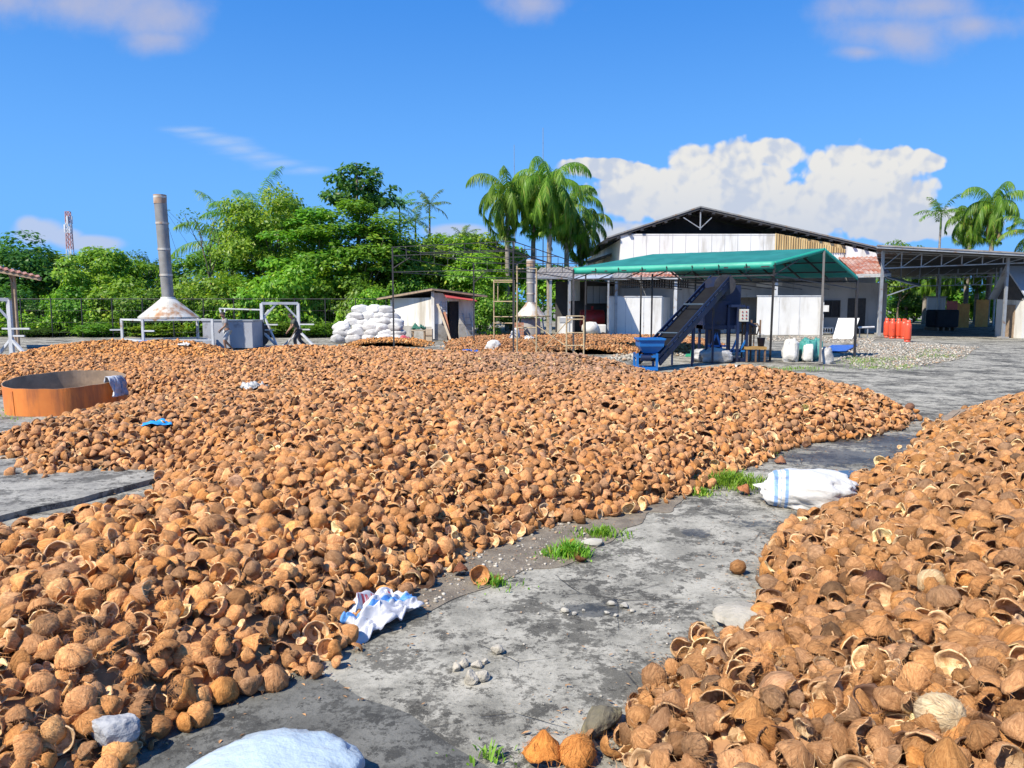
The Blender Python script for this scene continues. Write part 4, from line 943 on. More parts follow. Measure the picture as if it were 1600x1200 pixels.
w = W()                                            # gable opening: a dark sheet stands in for the shade inside
w.add([Vector((xl, y0 + 3.2, zl - .6)), Vector((xb0, y0 + 3.2, zl - .6)), Vector((xb0, y0 + 3.2, roofz(xb0, .2))), Vector((A_.x, y0 + 3.2, roofz(A_.x, .2))), Vector((xl, y0 + 3.2, roofz(xl, .2)))], [(0, 1, 2, 3, 4)]); w.build('gable_dark_sheet', m_dark, wh)
w = W(); TH = .16
for a, b in ((L_, A_), (A_, R_)):
    n = Vector((-(b.z - a.z), 0, b.x - a.x)).normalized() * TH
    v = [Vector((a.x, y, a.z)) - q for y in (DW - .9, DW + 27) for q in (Vector(), n)] + [Vector((b.x, y, b.z)) - q for y in (DW - .9, DW + 27) for q in (Vector(), n)]
    w.add(v, [(0, 1, 5, 4), (2, 3, 7, 6), (0, 2, 6, 4), (1, 3, 7, 5), (0, 1, 3, 2), (4, 5, 7, 6)])
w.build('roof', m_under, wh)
w = W()                                            # rafter ends and corrugation edge seen along the eaves
for i in range(26):
    f = i / 25; x = L_.x + (R_.x - L_.x) * f; z = roofz(x); w.boxz(x - .10, x + .10, DW - 1.0, DW + .5, z - .30, z - .17 - .02)
w.build('purlin_ends', m_black, wh)
w = W()
for a, b in ((L_, A_), (A_, R_)): w.bar(Vector((a.x, DW - .93, a.z + .03)), Vector((b.x, DW - .93, b.z + .03)), .05, .10)
w.build('roof_edge', m_galv, wh)
w = W(); c0 = Pw(1090, 361); ap = Vector((A_.x, y0 - .1, roofz(A_.x, .35)))
w.bar(Vector((A_.x, y0 - .1, c0.z)), ap, .08); w.bar(Vector((A_.x, y0 - .12, c0.z + .1)), Pw(1068, 340, y0 - .12), .06); w.bar(Vector((A_.x, y0 - .12, c0.z + .1)), Pw(1112, 340, y0 - .12), .06)
w.build('king_post', m_steelg, wh)
# dark low roof at the left of the warehouse
w = W(); w.slab([Pw(918, 408, 60), Pw(968, 391, 60), Pw(968, 396, 74), Pw(918, 412, 74)], .15); ol = E('side_roof', Pw(940, 520, 60), 'dark little lean-to roof between the palms and the warehouse wall', 'lean-to'); w.build('roof', m_under, ol)
w = W(); 
for px in (922, 964): p = Pw(px, 420, 61); w.boxz(p.x - .08, p.x + .08, 60.9, 61.1, 0, 5.0)
w.build('post', m_steelg, ol)

# ------------------------------------------------------------------ lean-to along the warehouse front
lt = E('lean_to', Pw(1080, 523, 52), 'long rusty corrugated lean-to roof along the warehouse front with louvred wall', 'lean-to')
w = W(); w.corrugated([Pw(985, 433.5, 50), Pw(1090, 431.5, 50), Pw(1090, 404, 56.2), Pw(1000, 404, 56.2)], .26, .035, .02, 1); w.build('roof', m_rustroof, lt)
w = W(); w.corrugated([Pw(1338, 429, 49), Pw(1392, 427.5, 49), Pw(1366, 397.5, 56.2), Pw(1306, 398.5, 56.2)], .26, .035, .02, 1); w.build('roof', m_rustroof, lt)
w = W(); w.corrugated([Pw(1090, 431.5, 50), Pw(1336, 430, 50), Pw(1306, 402, 56.2), Pw(1090, 404, 56.2)], .26, .035, .02, 1); w.build('roof', m_greyroof, lt)
w = W(); w.bar(Pw(985, 435, 49.95), Pw(1338, 431.5, 49.95), .06, .16); w.bar(Pw(1338, 431, 48.9), Pw(1392, 429.8, 48.9), .06, .22); w.build('gutter', m_steelw, lt)
DB = 53.0
w = W(); xa, xc = Pw(960, 500, DB).x, Pw(1150, 500, DB).x; w.boxz(xa, xc, DB, DB + .2, 0, 3.55)
xd, xe = Pw(1186, 500, DB).x, Pw(1384, 500, DB).x; w.boxz(xd, xe, DB, DB + .2, 0, 3.45); w.boxz(xc, xd, DB, DB + .2, 2.45, 3.5); w.build('wall', m_shade, lt)
w = W(); w.boxz(xc, xd, DB + 2.5, DB + 2.6, 0, 2.45); w.build('doorway', m_dark, lt)  # dark sheet behind the opening imitates the unlit inside
for (pa, pb, ya, yb) in ((972, 1000, 436, 450), (1004, 1040, 436, 450), (1044, 1076, 436, 450)):
    w = W(); a_, b_ = Pw(pa, ya, DB - .03), Pw(pb, yb, DB - .03); w.boxz(a_.x, b_.x, DB - .05, DB - .02, b_.z, a_.z); f = w.build('window', m_dark, lt)
    w = W(); n_ = 9
    for i in range(n_ + 1): x = a_.x + (b_.x - a_.x) * i / n_; w.boxz(x - .03, x + .03, DB - .10, DB - .055, b_.z, a_.z)
    o = w.build('bars', m_steelg, lt); mw = o.matrix_parent_inverse.copy(); o.parent = f; o.matrix_parent_inverse = Matrix()
for (pa, pb, ya, yb) in ((1288, 1310, 471, 494), (1106, 1126, 458, 486)):
    w = W(); a_, b_ = Pw(pa, ya, DB - .03), Pw(pb, yb, DB - .03); w.boxz(a_.x, b_.x, DB - .05, DB - .02, b_.z, a_.z); f = w.build('window', m_dark, lt)
    w = W()
    for (x0, x1, z0, z1) in ((a_.x - .08, a_.x, b_.z - .08, a_.z + .08), (b_.x, b_.x + .08, b_.z - .08, a_.z + .08), (a_.x, b_.x, a_.z, a_.z + .08), (a_.x, b_.x, b_.z - .08, b_.z), ((a_.x + b_.x) / 2 - .03, (a_.x + b_.x) / 2 + .03, b_.z, a_.z)): w.boxz(x0, x1, DB - .11, DB - .045, z0, z1)
    o = w.build('frame', m_black, lt); o.parent = f; o.matrix_parent_inverse = Matrix()
w = W(); a_, b_ = Pw(1325, 466, DB), Pw(1350, 523, DB); w.boxz(a_.x, b_.x, DB - .06, DB - .02, 0, a_.z); w.build('door', m_black, lt)
w = W(); a_, b_ = Pw(1182, 440, DB - .3), Pw(1222, 449, DB - .3); w.boxz(a_.x, b_.x, DB - .32, DB - .3, b_.z, a_.z); w.build('board', m_white, lt)
for px in (1054, 1210, 1373):
    p = Pw(px, 520, 50.3); w = W(); w.boxz(p.x - .09, p.x + .09, 50.2, 50.4, 0, 3.6); w.build('post', m_steelw, lt)
    w = W(); w.boxz(p.x - .2, p.x + .2, 50.1, 50.5, 0, .12); w.build('post_base', m_cem, lt)

# ------------------------------------------------------------------ low work building left of the white boxes
lo = E('work_shed', Pw(920, 520, 52), 'low dim work shed with grey roof between the palms and the left white partition', 'shed')
w = W(); w.corrugated([Pw(832, 433, 49), Pw(985, 434, 49), Pw(1000, 415, 57), Pw(845, 418, 57)], .26, .035, .02, 1); w.build('roof', m_greyroof, lo)
w = W(); w.bar(Pw(832, 434.5, 48.95), Pw(985, 435.5, 48.95), .05, .14); w.build('gutter', m_steelg, lo)
w = W(); w.boxz(Pw(868, 500, 55).x, Pw(962, 500, 55).x, 55, 55.2, 0, 3.6); w.build('wall', m_under, lo)  # back wall coloured near black to imitate the dim shed interior
for (pa, pb, ya, yb) in ((888, 906, 437, 470),):
    a_, b_ = Pw(pa, ya, 54.6), Pw(pb, yb, 54.6); w = W(); w.boxz(a_.x, b_.x, 54.6, 54.75, b_.z, a_.z); w.build('wall_panel', m_white, lo)
w = W()
for i in range(5): a_, b_ = Pw(918 + i * 10, 447, 54), Pw(927 + i * 10, 474, 54); w.boxz(a_.x, b_.x, 54.2, 54.3, b_.z, a_.z)
w.build('sheet_panel', m_shade, lo)
for px in (836, 860, 889, 962): p = Pw(px, 500, 49.2); w = W(); w.boxz(p.x - .08, p.x + .08, 49.1, 49.3, 0, 3.75); w.build('post', m_steelg if px != 836 else m_steelw, lo)
wn = E('side_canopy', Pw(915, 520, 47.5), 'small blue grey flat canopy in front of the low work shed', 'canopy')
w = W(); w.slab([Pw(888, 436, 46.5), Pw(952, 434, 46.5), Pw(958, 429, 49), Pw(905, 430.5, 49)], .06); w.build('roof', m_blueroof, wn)
w = W()
for px, d in ((890, 46.6), (950, 46.6)): p = Pw(px, 500, d); w.boxz(p.x - .05, p.x + .05, d - .05, d + .05, 0, 3.45)
w.build('post', m_steelg, wn)

# white house behind the trees (only scraps show)
hb = E('white_house', Pw(700, 500, 72), 'white house showing in scraps through the trees above the small shed', 'house')
w = W(); w.boxz(Pw(676, 430, 72).x, Pw(716, 430, 72).x, 72, 78, 0, Pw(700, 408, 72).z); w.build('wall', m_white, hb)
w = W(); a_, b_ = Pw(672, 408, 71.5), Pw(720, 408, 71.5); w.slab([a_, b_, b_ + Vector((0, 4, 1.2)), a_ + Vector((0, 4, 1.2))], .12); w.build('roof', m_greyroof, hb)
w = W(); a_, b_ = Pw(690, 425, 71.95), Pw(700, 445, 71.95); w.boxz(a_.x, b_.x, 71.93, 71.97, b_.z, a_.z); w.build('window', m_dark, hb)

# ------------------------------------------------------------------ white partitions
def partition(pl, pm, pr, top, d, dside, label, seams):
    e = E('partition_wall', Pw(pm, 520, d), label, 'wall'); a_, b_, c_ = Pw(pl, top, d), Pw(pm, top, d), Pw(pr, top, dside)
    w = W(); w.boxz(a_.x, b_.x, d, d + .1, 0, a_.z); w.build('front_panel', m_panel, e)
    w = W(); w.add([Vector((b_.x, d + .003, 0)), Vector((c_.x, dside, 0)), Vector((c_.x, dside, a_.z)), Vector((b_.x, d + .003, a_.z)), Vector((b_.x - .1, d + .1, 0)), Vector((c_.x - .1, dside, 0)), Vector((c_.x - .1, dside, a_.z)), Vector((b_.x - .1, d + .1, a_.z))], [(0, 1, 2, 3), (7, 6, 5, 4), (3, 2, 6, 7), (0, 1, 5, 4), (1, 2, 6, 5), (0, 3, 7, 4)]); w.build('side_panel', m_panel, e)
    w = W(); w.boxz(a_.x - .03, b_.x + .03, d - .03, d + .13, a_.z, a_.z + .06)
    for px in seams: x = Pw(px, top, d).x; w.boxz(x - .02, x + .02, d - .012, d + .01, 0, a_.z)
    w.build('trim', m_steelw, e); return e
partition(949, 1034, 1047, 464, 49.5, 52.8, 'white panelled partition left of the blue conveyor', (978, 1006))
partition(1184, 1283, 1288, 463, 50.0, 51.0, 'white panelled partition behind the right end of the green canopy', (1218, 1250))

# ------------------------------------------------------------------ carport on the right
cp = E('carport', Pw(1470, 525, 50), 'open carport with a wide dark roof on white trusses at the right', 'carport')
FL, FR, BL, BR = Pw(1370, 383, 45.5), Pw(1680, 399.5, 43), Pw(1372, 433, 76), Pw(1640, 424, 76)
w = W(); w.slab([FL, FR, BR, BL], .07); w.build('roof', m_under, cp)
def quadp(u, v): return FL.lerp(FR, u).lerp(BL.lerp(BR, u), v)
w = W()
for i in range(10): v = i / 9; w.bar(quadp(0, v) - Vector((0, 0, .13)), quadp(1, v) - Vector((0, 0, .13)), .08, .10)
w.build('purlins', m_steelg, cp)
w = W(); w.bar(FL + Vector((0, -.06, -.02)), FR + Vector((0, -.06, -.02)), .05, .09); w.build('fascia', m_greyroof, cp)
for v, px0 in ((.035, 0), (.42, 0), (.80, 0)):
    w = W(); n = 9; tp = [quadp(.03 + .94 * i / n, v) - Vector((0, 0, .22)) for i in range(n + 1)]
    zb = quadp(0.03, v).z - 1.25
    bt = [Vector((p.x, p.y, zb + .30 * (i / n))) for i, p in enumerate(tp)]
    w.bar(tp[0], tp[-1], .06); w.bar(bt[0], bt[-1], .065)
    for i in range(n + 1):
        w.bar(tp[i], bt[i], .05)
        if i < n: w.bar(bt[i], tp[i + 1], .04)
    w.build('truss', m_steelg, cp)
for (u, v) in ((.035, .035), (.68, .035), (.035, .42), (.68, .42), (.035, .8), (.68, .8), (.36, .8)):
    p = quadp(u, v); w = W(); w.boxz(p.x - .07, p.x + .07, p.y - .07, p.y + .07, 0, p.z - .25); w.build('post', m_steelg, cp)
    w = W(); w.boxz(p.x - .22, p.x + .22, p.y - .22, p.y + .22, 0, .10); w.build('post_base', m_cem, cp)
# slim strut roof below the carport's left corner
st = E('side_awning', Pw(1400, 520, 47), 'thin grey lean-to awning below the left corner of the carport roof', 'awning')
w = W(); w.slab([Pw(1385, 433, 46.5), Pw(1436, 447, 46.5), Pw(1440, 444, 49.5), Pw(1388, 431, 49.5)], .05); w.build('roof', m_galv, st); w = W(); w.bar(Pw(1432, 446, 46.6), Pw(1386, 462, 46.6), .06); w.build('strut', m_steelg, st)

# back wall, dark stack and orange boards under the carport
bw = E('back_wall', Pw(1470, 505, 76), 'white garden wall under the far side of the carport', 'wall'); w = W(); w.boxz(Pw(1448, 500, 74).x, Pw(1476, 500, 74).x, 74, 74.2, 0, Pw(1460, 465, 74).z); w.build('panel', m_white, bw); w = W(); w.boxz(Pw(1446, 500, 74).x, Pw(1478, 500, 74).x, 73.95, 74.25, Pw(1460, 465, 74).z, Pw(1460, 465, 74).z + .12); w.build('coping', m_cem, bw)
for i, (pa, pb, top, mm, lb) in enumerate([(1480, 1497, 470, m_gas, 'red board panel left of the orange ones under the carport'), (1497, 1516, 474, m_orangeboard, 'orange board panel between palm trunks under the carport'), (1526, 1546, 468, m_orangeboard, 'brightest orange board panel next to the grey roofed house')]):
    e = E('board_fence', Pw((pa + pb) / 2, 515, 62 + i * 2), lb, 'fence panel', 'orange fence panels'); d = 62 + i * 2; a_, b_ = Pw(pa, top, d), Pw(pb, top, d)
    w = W(); n = 6
    for k in range(n): x0 = a_.x + (b_.x - a_.x) * k / n; x1 = a_.x + (b_.x - a_.x) * (k + .94) / n; w.boxz(x0, x1, d, d + .04, .05, a_.z - .05 * (k % 2))
    w.build('boards', mm, e); w = W(); w.boxz(a_.x, b_.x, d + .045, d + .1, .4, .5); w.boxz(a_.x, b_.x, d + .045, d + .1, a_.z - .5, a_.z - .4); w.build('rails', m_wood, e)
ds = E('covered_stack', Pw(1482, 520, 58), 'dark covered stack of goods on a pallet under the carport', 'stack'); w = W(); a_, b_ = Pw(1464, 484, 58), Pw(1500, 484, 58); w.boxz(a_.x, b_.x, 58, 59.6, .25, a_.z); w.build('cover', m_redtank if False else m_dark, ds, .12); w = W()
for k in range(4): x = a_.x + (b_.x - a_.x) * (k + .1) / 4; w.boxz(x, x + .15, 57.9, 59.7, 0, .24)
w.build('pallet', m_wood, ds)
# house at the right edge
hs_ = E('grey_roof_house', Pw(1590, 525, 47), 'small white house with steep blue grey roof at the right edge', 'house')
xh = 29.75
w = W(); w.boxz(xh, xh + 7, 44.9, 47.4, 0, 2.35); w.build('wall', m_white, hs_)
ez = 2.15; rz_ = 4.25; xo = xh - .15
w = W(); w.slab([(xo, 44.2, ez), (xo + 9, 44.2, ez), (xo + 9, 46.1, rz_), (xo - .3, 46.1, rz_)], .09); w.slab([(xo - .3, 46.103, rz_), (xo + 9, 46.103, rz_), (xo + 9, 48.0, ez + .2), (xo, 48.0, ez + .2)], .09); w.build('roof', m_blueroof, hs_)
w = W(); w.add([(xh - .02, 44.95, 2.2), (xh - .02, 47.35, 2.3), (xh - .02, 46.1, rz_ - .25)], [(0, 1, 2)]); w.build('gable', m_under, hs_)
w = W(); w.boxz(xh - .04, xh - .005, 45.6, 46.4, 0, 1.95); w.build('door', m_wood, hs_)

# ------------------------------------------------------------------ white shed (left of centre)
sh = E('white_shed', Pw(690, 530, 44), 'small white shed with dark doorway and red awning beside the sack stack', 'shed')
s0, s1, s2 = Pw(613, 530, 46.0), Pw(677, 530, 42.6), Pw(742, 530, 43.3)
def wallq(w, a, b, z0a, z1a, z1b, t=.15):
    a, b = Vector(a), Vector(b); n = Vector((-(b.y - a.y), b.x - a.x, 0)).normalized() * t
    v = [Vector((p.x, p.y, z)) + q for q in (Vector(), n) for p, z in ((a, z0a), (b, z0a), (b, z1b), (a, z1a))]; w.add(v, [(0, 1, 2, 3), (7, 6, 5, 4), (0, 1, 5, 4), (1, 2, 6, 5), (2, 3, 7, 6), (3, 0, 4, 7)])
zw0, zw1, zw2 = Pw(613, 463, 46).z, Pw(677, 457, 42.6).z, Pw(742, 466, 45.2).z
w = W(); wallq(w, s0, s1, .75, zw0 - .12, zw0 - .10); f0 = .30; f1 = .62; pA, pB = s1.lerp(s2, f0 + .03), s1.lerp(s2, f1)
wallq(w, s1, pA, .9, zw1, zw1 - .05); wallq(w, pB, s2, .9, zw2 - .1, zw2 - .2); wallq(w, pA, pB, 2.15, zw1 - .1, zw2 - .1)
s3 = s0 + (s2 - s1); wallq(w, s2, s3, 0, zw2 - .2, zw2 - .2); wallq(w, s3, s0, 0, zw2 - .2, zw0 - .12); w.build('wall', m_white, sh)
w = W(); wallq(w, s0 + Vector((0, -.02, 0)), s1 + Vector((0, -.02, 0)), 0, .75, .75, .2); wallq(w, s1 + Vector((0, -.02, 0)), pA + Vector((0, -.02, 0)), 0, .9, .9, .2); wallq(w, pB + Vector((0, -.02, 0)), s2 + Vector((0, -.02, 0)), 0, .9, .9, .2); w.build('plinth', m_cem, sh)
c_ = (s0 + s2) / 2
w = W(); ov = .55; ra, rb, rc, rd = [p + (p - c_) * .16 for p in (s0, s1, s2, s3)]
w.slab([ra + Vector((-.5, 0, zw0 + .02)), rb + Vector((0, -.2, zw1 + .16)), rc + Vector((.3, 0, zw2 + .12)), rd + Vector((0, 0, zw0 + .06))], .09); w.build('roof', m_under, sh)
w = W(); w.bar(ra + Vector((-.5, 0, zw0 - .06)), rb + Vector((0, -.2, zw1 + .08)), .05, .10); w.bar(rb + Vector((0, -.22, zw1 + .08)), rc + Vector((.3, -.02, zw2 + .04)), .05, .08); w.build('fascia', m_wood, sh)
w = W(); wallq(w, pA + Vector((.1, .4, 0)), pB + Vector((.1, .4, 0)), 0, 2.15, 2.15, .05); w.build('doorway', m_dark, sh)  # dark sheet set in the opening in place of interior shade
nrm = Vector(((s2 - s1).y, -(s2 - s1).x, 0)).normalized()
w = W(); qa, qb = s1.lerp(s2, .24), s1.lerp(s2, .96); w.slab([qa + nrm * .95 + Vector((0, 0, Pw(707, 463, 44).z - .12)), qb + nrm * .95 + Vector((0, 0, Pw(707, 463, 44).z - .30)), qb + Vector((0, 0, zw2 - .02)), qa + Vector((0, 0, zw1 - .05))], .04); w.build('awning', m_awn, sh)
w = W(); la, lb = s1.lerp(s2, .20) + nrm * .04, s1.lerp(s2, .32) + nrm * .04
for i in range(9): z = .95 + i * .125; w.bar(la + Vector((0, 0, z)), lb + Vector((0, 0, z)), .02, .09)
w.bar(la + Vector((0, 0, .88)), la + Vector((0, 0, 2.1)), .06); w.bar(lb + Vector((0, 0, .88)), lb + Vector((0, 0, 2.1)), .06); w.build('louvre_window', m_steelw, sh)
w = W(); w.bar(s0 + Vector((0, -.03, .05)), s0 + Vector((0, -.03, zw0 - .1)), .14); w.build('corner_post', m_panel, sh); w = W(); w.bar(s1 + Vector((0, -.03, .02)), s1 + Vector((0, -.03, zw1)), .16); w.build('corner_post', m_panel, sh)
sc = s1.lerp(s2, .18) + nrm * .0
def leaner(name, p, q, w_, t_, m, label, cat):
    e = E(name, p, label, cat); w = W(); w.bar(p, q, w_, t_, up=(0, 1, 0)); w.build('board', m, e); return e
leaner('plank', s1.lerp(s2, .27) + nrm * .75 + Vector((.15, 0, .02)), s1.lerp(s2, .10) + nrm * .08 + Vector((0, 0, 1.95)), .12, .03, m_palewood, 'long pale plank leaning on the shed corner left of the doorway', 'plank')
leaner('plank', s1.lerp(s2, .34) + nrm * .6 + Vector((0, 0, .02)), s1.lerp(s2, .26) + nrm * .10 + Vector((0, 0, 1.5)), .16, .03, m_brick, 'reddish board leaning beside the dark shed doorway', 'plank')
ld = E('step_ladder', s1.lerp(s2, .78), 'grey ladder leaning on the shed front right of the doorway', 'ladder'); w = W(); b0, b1 = s1.lerp(s2, .78) + nrm * .6, s1.lerp(s2, .95) + nrm * .6; t0, t1 = s1.lerp(s2, .70) + nrm * .08 + Vector((0, 0, 1.45)), s1.lerp(s2, .86) + nrm * .08 + Vector((0, 0, 1.45)); w.bar(b0, t0, .05); w.bar(b1, t1, .05); w.build('rail', m_steelg, ld); w = W()
for i in range(1, 6): f = i / 6; w.bar(b0.lerp(t0, f), b1.lerp(t1, f), .035)
w.build('rungs', m_steelg, ld)

# ------------------------------------------------------------------ radio mast, antenna poles, fence
rm = E('radio_mast', Pw(117, 500, 150), 'red and white lattice radio mast above the trees at the left', 'mast')
pb_ = gx(117, 150); zt_ = CAMH + (475 - 334) / FPX * 150
m_mast = mat('mast_white_hazed', (.62, .64, .68), None, .6); m_mred = mat('mast_red_hazed', (.42, .22, .21), None, .6)  # both paints paled, distance haze mixed into their colours
def mastpart(z0, z1, m, nm):
    w = W(); wd = lambda z: .62 - .28 * z / zt_
    lv = np.linspace(z0, z1, 4)
    for sx2, sy2 in ((-1, -1), (1, -1), (1, 1), (-1, 1)): w.bar(pb_ + Vector((sx2 * wd(z0), sy2 * wd(z0), z0)), pb_ + Vector((sx2 * wd(z1), sy2 * wd(z1), z1)), .12)
    for a, b in zip(lv[:-1], lv[1:]):
        for i in range(4):
            c4 = [(-1, -1), (1, -1), (1, 1), (-1, 1)]; p, q = c4[i], c4[(i + 1) % 4]; w.bar(pb_ + Vector((p[0] * wd(a), p[1] * wd(a), a)), pb_ + Vector((q[0] * wd(b), q[1] * wd(b), b)), .08); w.bar(pb_ + Vector((p[0] * wd(b), p[1] * wd(b), b)), pb_ + Vector((q[0] * wd(b), q[1] * wd(b), b)), .08)
    w.build(nm, m, rm)
mastpart(0, 12.5, m_mast, 'lower_lattice'); mastpart(12.5, 15.5, m_mred, 'red_section'); mastpart(15.5, 17.5, m_mast, 'white_section'); mastpart(17.5, zt_, m_mred, 'red_section')
for i in range(5):
    w = W(); a = i * 1.25; w.box(pb_ + Vector((0.65 * COS(a), 0.65 * SIN(a), zt_ - 1.6 - (i % 2) * 1.6)), (.28, .28, 1.5)); w.build('antenna_panel', m_mast, rm)
for px, d, ty, lb in ((804, 62, 234, 'thin antenna pole rising between the royal palms, left and shorter'), (848, 60, 209, 'thin antenna pole rising above the tallest royal palm')):
    p = gx(px, d); z = CAMH + (475 - ty) / FPX * d; e = E('antenna_pole', p, lb, 'pole', 'thin antenna poles'); w = W(); w.tube([p, p + Vector((0, 0, z * .6)), p + Vector((-.04, 0, z))], [.06, .035, .02], 6); w.build('pole', m_steelg, e); w = W()
    for k in range(3): w.bar(p + Vector((-.25, 0, z * .55 + k * .5)), p + Vector((.25, 0, z * .55 + k * .5)), .02)
    w.build('crossbars', m_steelg, e)
fe = E('wire_fence', Pw(300, 530, 46.2), 'thin black pipe and wire fence in front of the left hand trees', 'fence')
fa, fb_ = gx(-60, 46.5), gx(604, 46.5)
for i in range(15):
    p = fa.lerp(fb_, i / 14); w = W(); w.tube([p, p + Vector((0, 0, 2.35))], .035, 6); w.build('post', m_black, fe)
w = W()
for z in (2.3, 1.6, .9, .3): w.tube([fa + Vector((0, 0, z)), fb_ + Vector((0, 0, z))], .022 if z > 2 else .007, 5)
w.build('rails', m_black, fe)
w = W()
for i in range(170):
    p = fa.lerp(fb_, i / 169); w.bar(p + Vector((0, 0, .05)), p + Vector((.0, 0, 2.3)), .004)
w.build('wire_mesh', m_black, fe)
# ------------------------------------------------------------------ green canopy
gc = E('green_canopy', (8, 29), 'open green tarpaulin canopy on black posts over the shell crusher', 'canopy')
cA, cB, cD, cE = at(896, 419, 30.8), at(1210, 409, 26.4), at(1288, 388, 27.6), at(1340, 433, 29.0)
cC = at(1020, 397, 31.8); cF = cC + (cE - cD) + Vector((-.3, .1, 0))
def sagquad(w, a, b, c, d, nu, nv, sag, th=.012, wr=.012):
    """tarp patch a-b-c-d sagging between nu ribs"""
    vs = []
    for lay in (0, 1):
        for i in range(nu * 4 + 1):
            for j in range(nv + 1):
                u = i / (nu * 4); v = j / nv; p = a.lerp(b, u).lerp(d.lerp(c, u), v)
                s = -sag * (SIN(PI * ((u * nu) % 1.0)) ** 2) * SIN(PI * v) ** .6 + wr * mnoise.noise((u * 22, v * 9, 1))
                vs.append(p + Vector((0, 0, s - th * lay)))
    m = nv + 1; n = nu * 4 + 1; off = n * m; fs = []
    for i in range(n - 1):
        for j in range(m - 1):
            q = (i * m + j, (i + 1) * m + j, (i + 1) * m + j + 1, i * m + j + 1); fs += [q, tuple(off + k for k in reversed(q))]
    w.add(vs, fs, True)
w = W(); sagquad(w, cA, cB, cD, cC, 7, 8, .03); sagquad(w, cC, cD, cE, cF, 7, 8, .05); gtarp = w.build('tarp', m_tarp, gc)
m_val = mat('green_valance', (.018, .32, .23), (.015, .27, .195), .55, 1.0)
def valance(w, a, b, h, n):
    vs = []; N = n * 6
    for i in range(N + 1):
        u = i / N; p = a.lerp(b, u); dy = .02 * mnoise.noise((u * 30, 0, 2)); hh = h * (1 + .03 * SIN(PI * ((u * n) % 1)) + .08 * mnoise.noise((u * 18, 3, 2)))
        vs += [p + Vector((0, dy - .02, .015)), p + Vector((0, dy - .018, -hh))]
    w.add(vs, [(2 * i, 2 * i + 2, 2 * i + 3, 2 * i + 1) for i in range(N)], True)
w = W(); valance(w, cA, cB, .24, 8); o = w.build('valance', m_val, gc); so_ = o.modifiers.new('thickness', 'SOLIDIFY'); so_.thickness = .012
w = W(); valance(w, cB, cD, .13, 5); valance(w, cD, cE, .13, 5); o = w.build('gable_valance', m_val, gc); so_ = o.modifiers.new('thickness', 'SOLIDIFY'); so_.thickness = .012
w = W()
for i in range(9): p = cA.lerp(cB, i / 8); w.bar(p + Vector((0, -.07, -.02)), p + Vector((0, -.08, -.36)), .012); w.box(p + Vector((0, -.07, -.08)), (.04, .03, .05))
w.build('tie_cords', m_black, gc)
dn = Vector((0, 0, -.09))
w = W()
for f in np.linspace(0, 1, 8):
    a, c, e_ = cA.lerp(cB, f), cC.lerp(cD, f), cF.lerp(cE, f); w.bar(a + dn, c + dn, .05); w.bar(c + dn, e_ + dn, .05)
    w.bar(a + dn * 5, c.lerp(a, .45) + dn * 1.2, .035); w.bar(a + dn * 5, a.lerp(e_, 1) + dn * 5, .035)
w.build('rafters', m_black, gc)
w = W()
for f in (0, .33, .66, 1):
    w.bar(cA.lerp(cC, f) + dn * 1.7, cB.lerp(cD, f) + dn * 1.7, .05)
    if f > 0: w.bar(cC.lerp(cF, f) + dn * 1.7, cD.lerp(cE, f) + dn * 1.7, .05)
w.bar(cA + dn * 5, cB + dn * 5, .045); w.build('purlins', m_black, gc)
for (px, base, top, off) in [(896, 555, cA, 0), (914, 549, None, 0), (1000, 549, None, 0), (1017, 556, None, 0), (1084, 552, None, 0), (1203, 563, cB, 0), (1281, 570, cD, 0), (1335, 558, cE, 0)]:
    g = G(px, base); zt2 = (top.z if top is not None else 3.25 if px in (1017,) else 3.3) - .1
    q = Vector((top.x, top.y, zt2)) if (top is not None) else Vector((g.x, g.y, zt2))
    w = W(); w.bar(g, q, .075 if top is not None else .06); w.build('post', m_black, gc)

# ------------------------------------------------------------------ bare black pipe frame
bf = E('roof_skeleton', (-1, 31), 'bare black pipe roof skeleton without cover left of the green canopy', 'roof skeleton')
fN, fL, fB, fR = at(802, 377, 29.3), at(613, 386, 33), at(740, 411, 35), at(905, 412, 31)
w = W(); up_ = Vector((0, 0, -.36))
def ladder_truss(w, a, b, n, t=.027):
    w.bar(a, b, t); w.bar(a + up_, b + up_, t)
    for i in range(n + 1): p = a.lerp(b, i / n); w.bar(p, p + up_, t * .8)
ladder_truss(w, fL, fN, 8); ladder_truss(w, fN, fR, 6); ladder_truss(w, fL, fB, 6); ladder_truss(w, fB, fR, 7); w.build('truss', m_black, bf)
w = W()
for i in range(1, 4): w.bar(fL.lerp(fN, i / 4), fB.lerp(fR, i / 4), .028)
for i in range(1, 3): w.bar(fL.lerp(fB, i / 3), fN.lerp(fR, i / 3), .028)
w.build('rafters', m_black, bf)
w = W(); up2 = Vector((0, 0, -1.05)); w.bar(fL + up2, fN + up2, .028); w.bar(fN + up2, fR + up2 * .6, .028); w.bar(fB + up2 * .6, fR + up2 * .6, .028); w.bar(fL + up2, fB + up2 * .6, .028); w.build('tie_rails', m_black, bf)
for (p, base) in ((fN, 556), (fL, 548), (fB, 546)):
    w = W(); w.bar(Vector((p.x, p.y, 0)), p, .062); w.build('post', m_black, bf)
    w = W(); w.bar(p + Vector((0, 0, -.9)), p + (fR - p).normalized() * .8 + up_, .035); w.build('brace', m_black, bf)

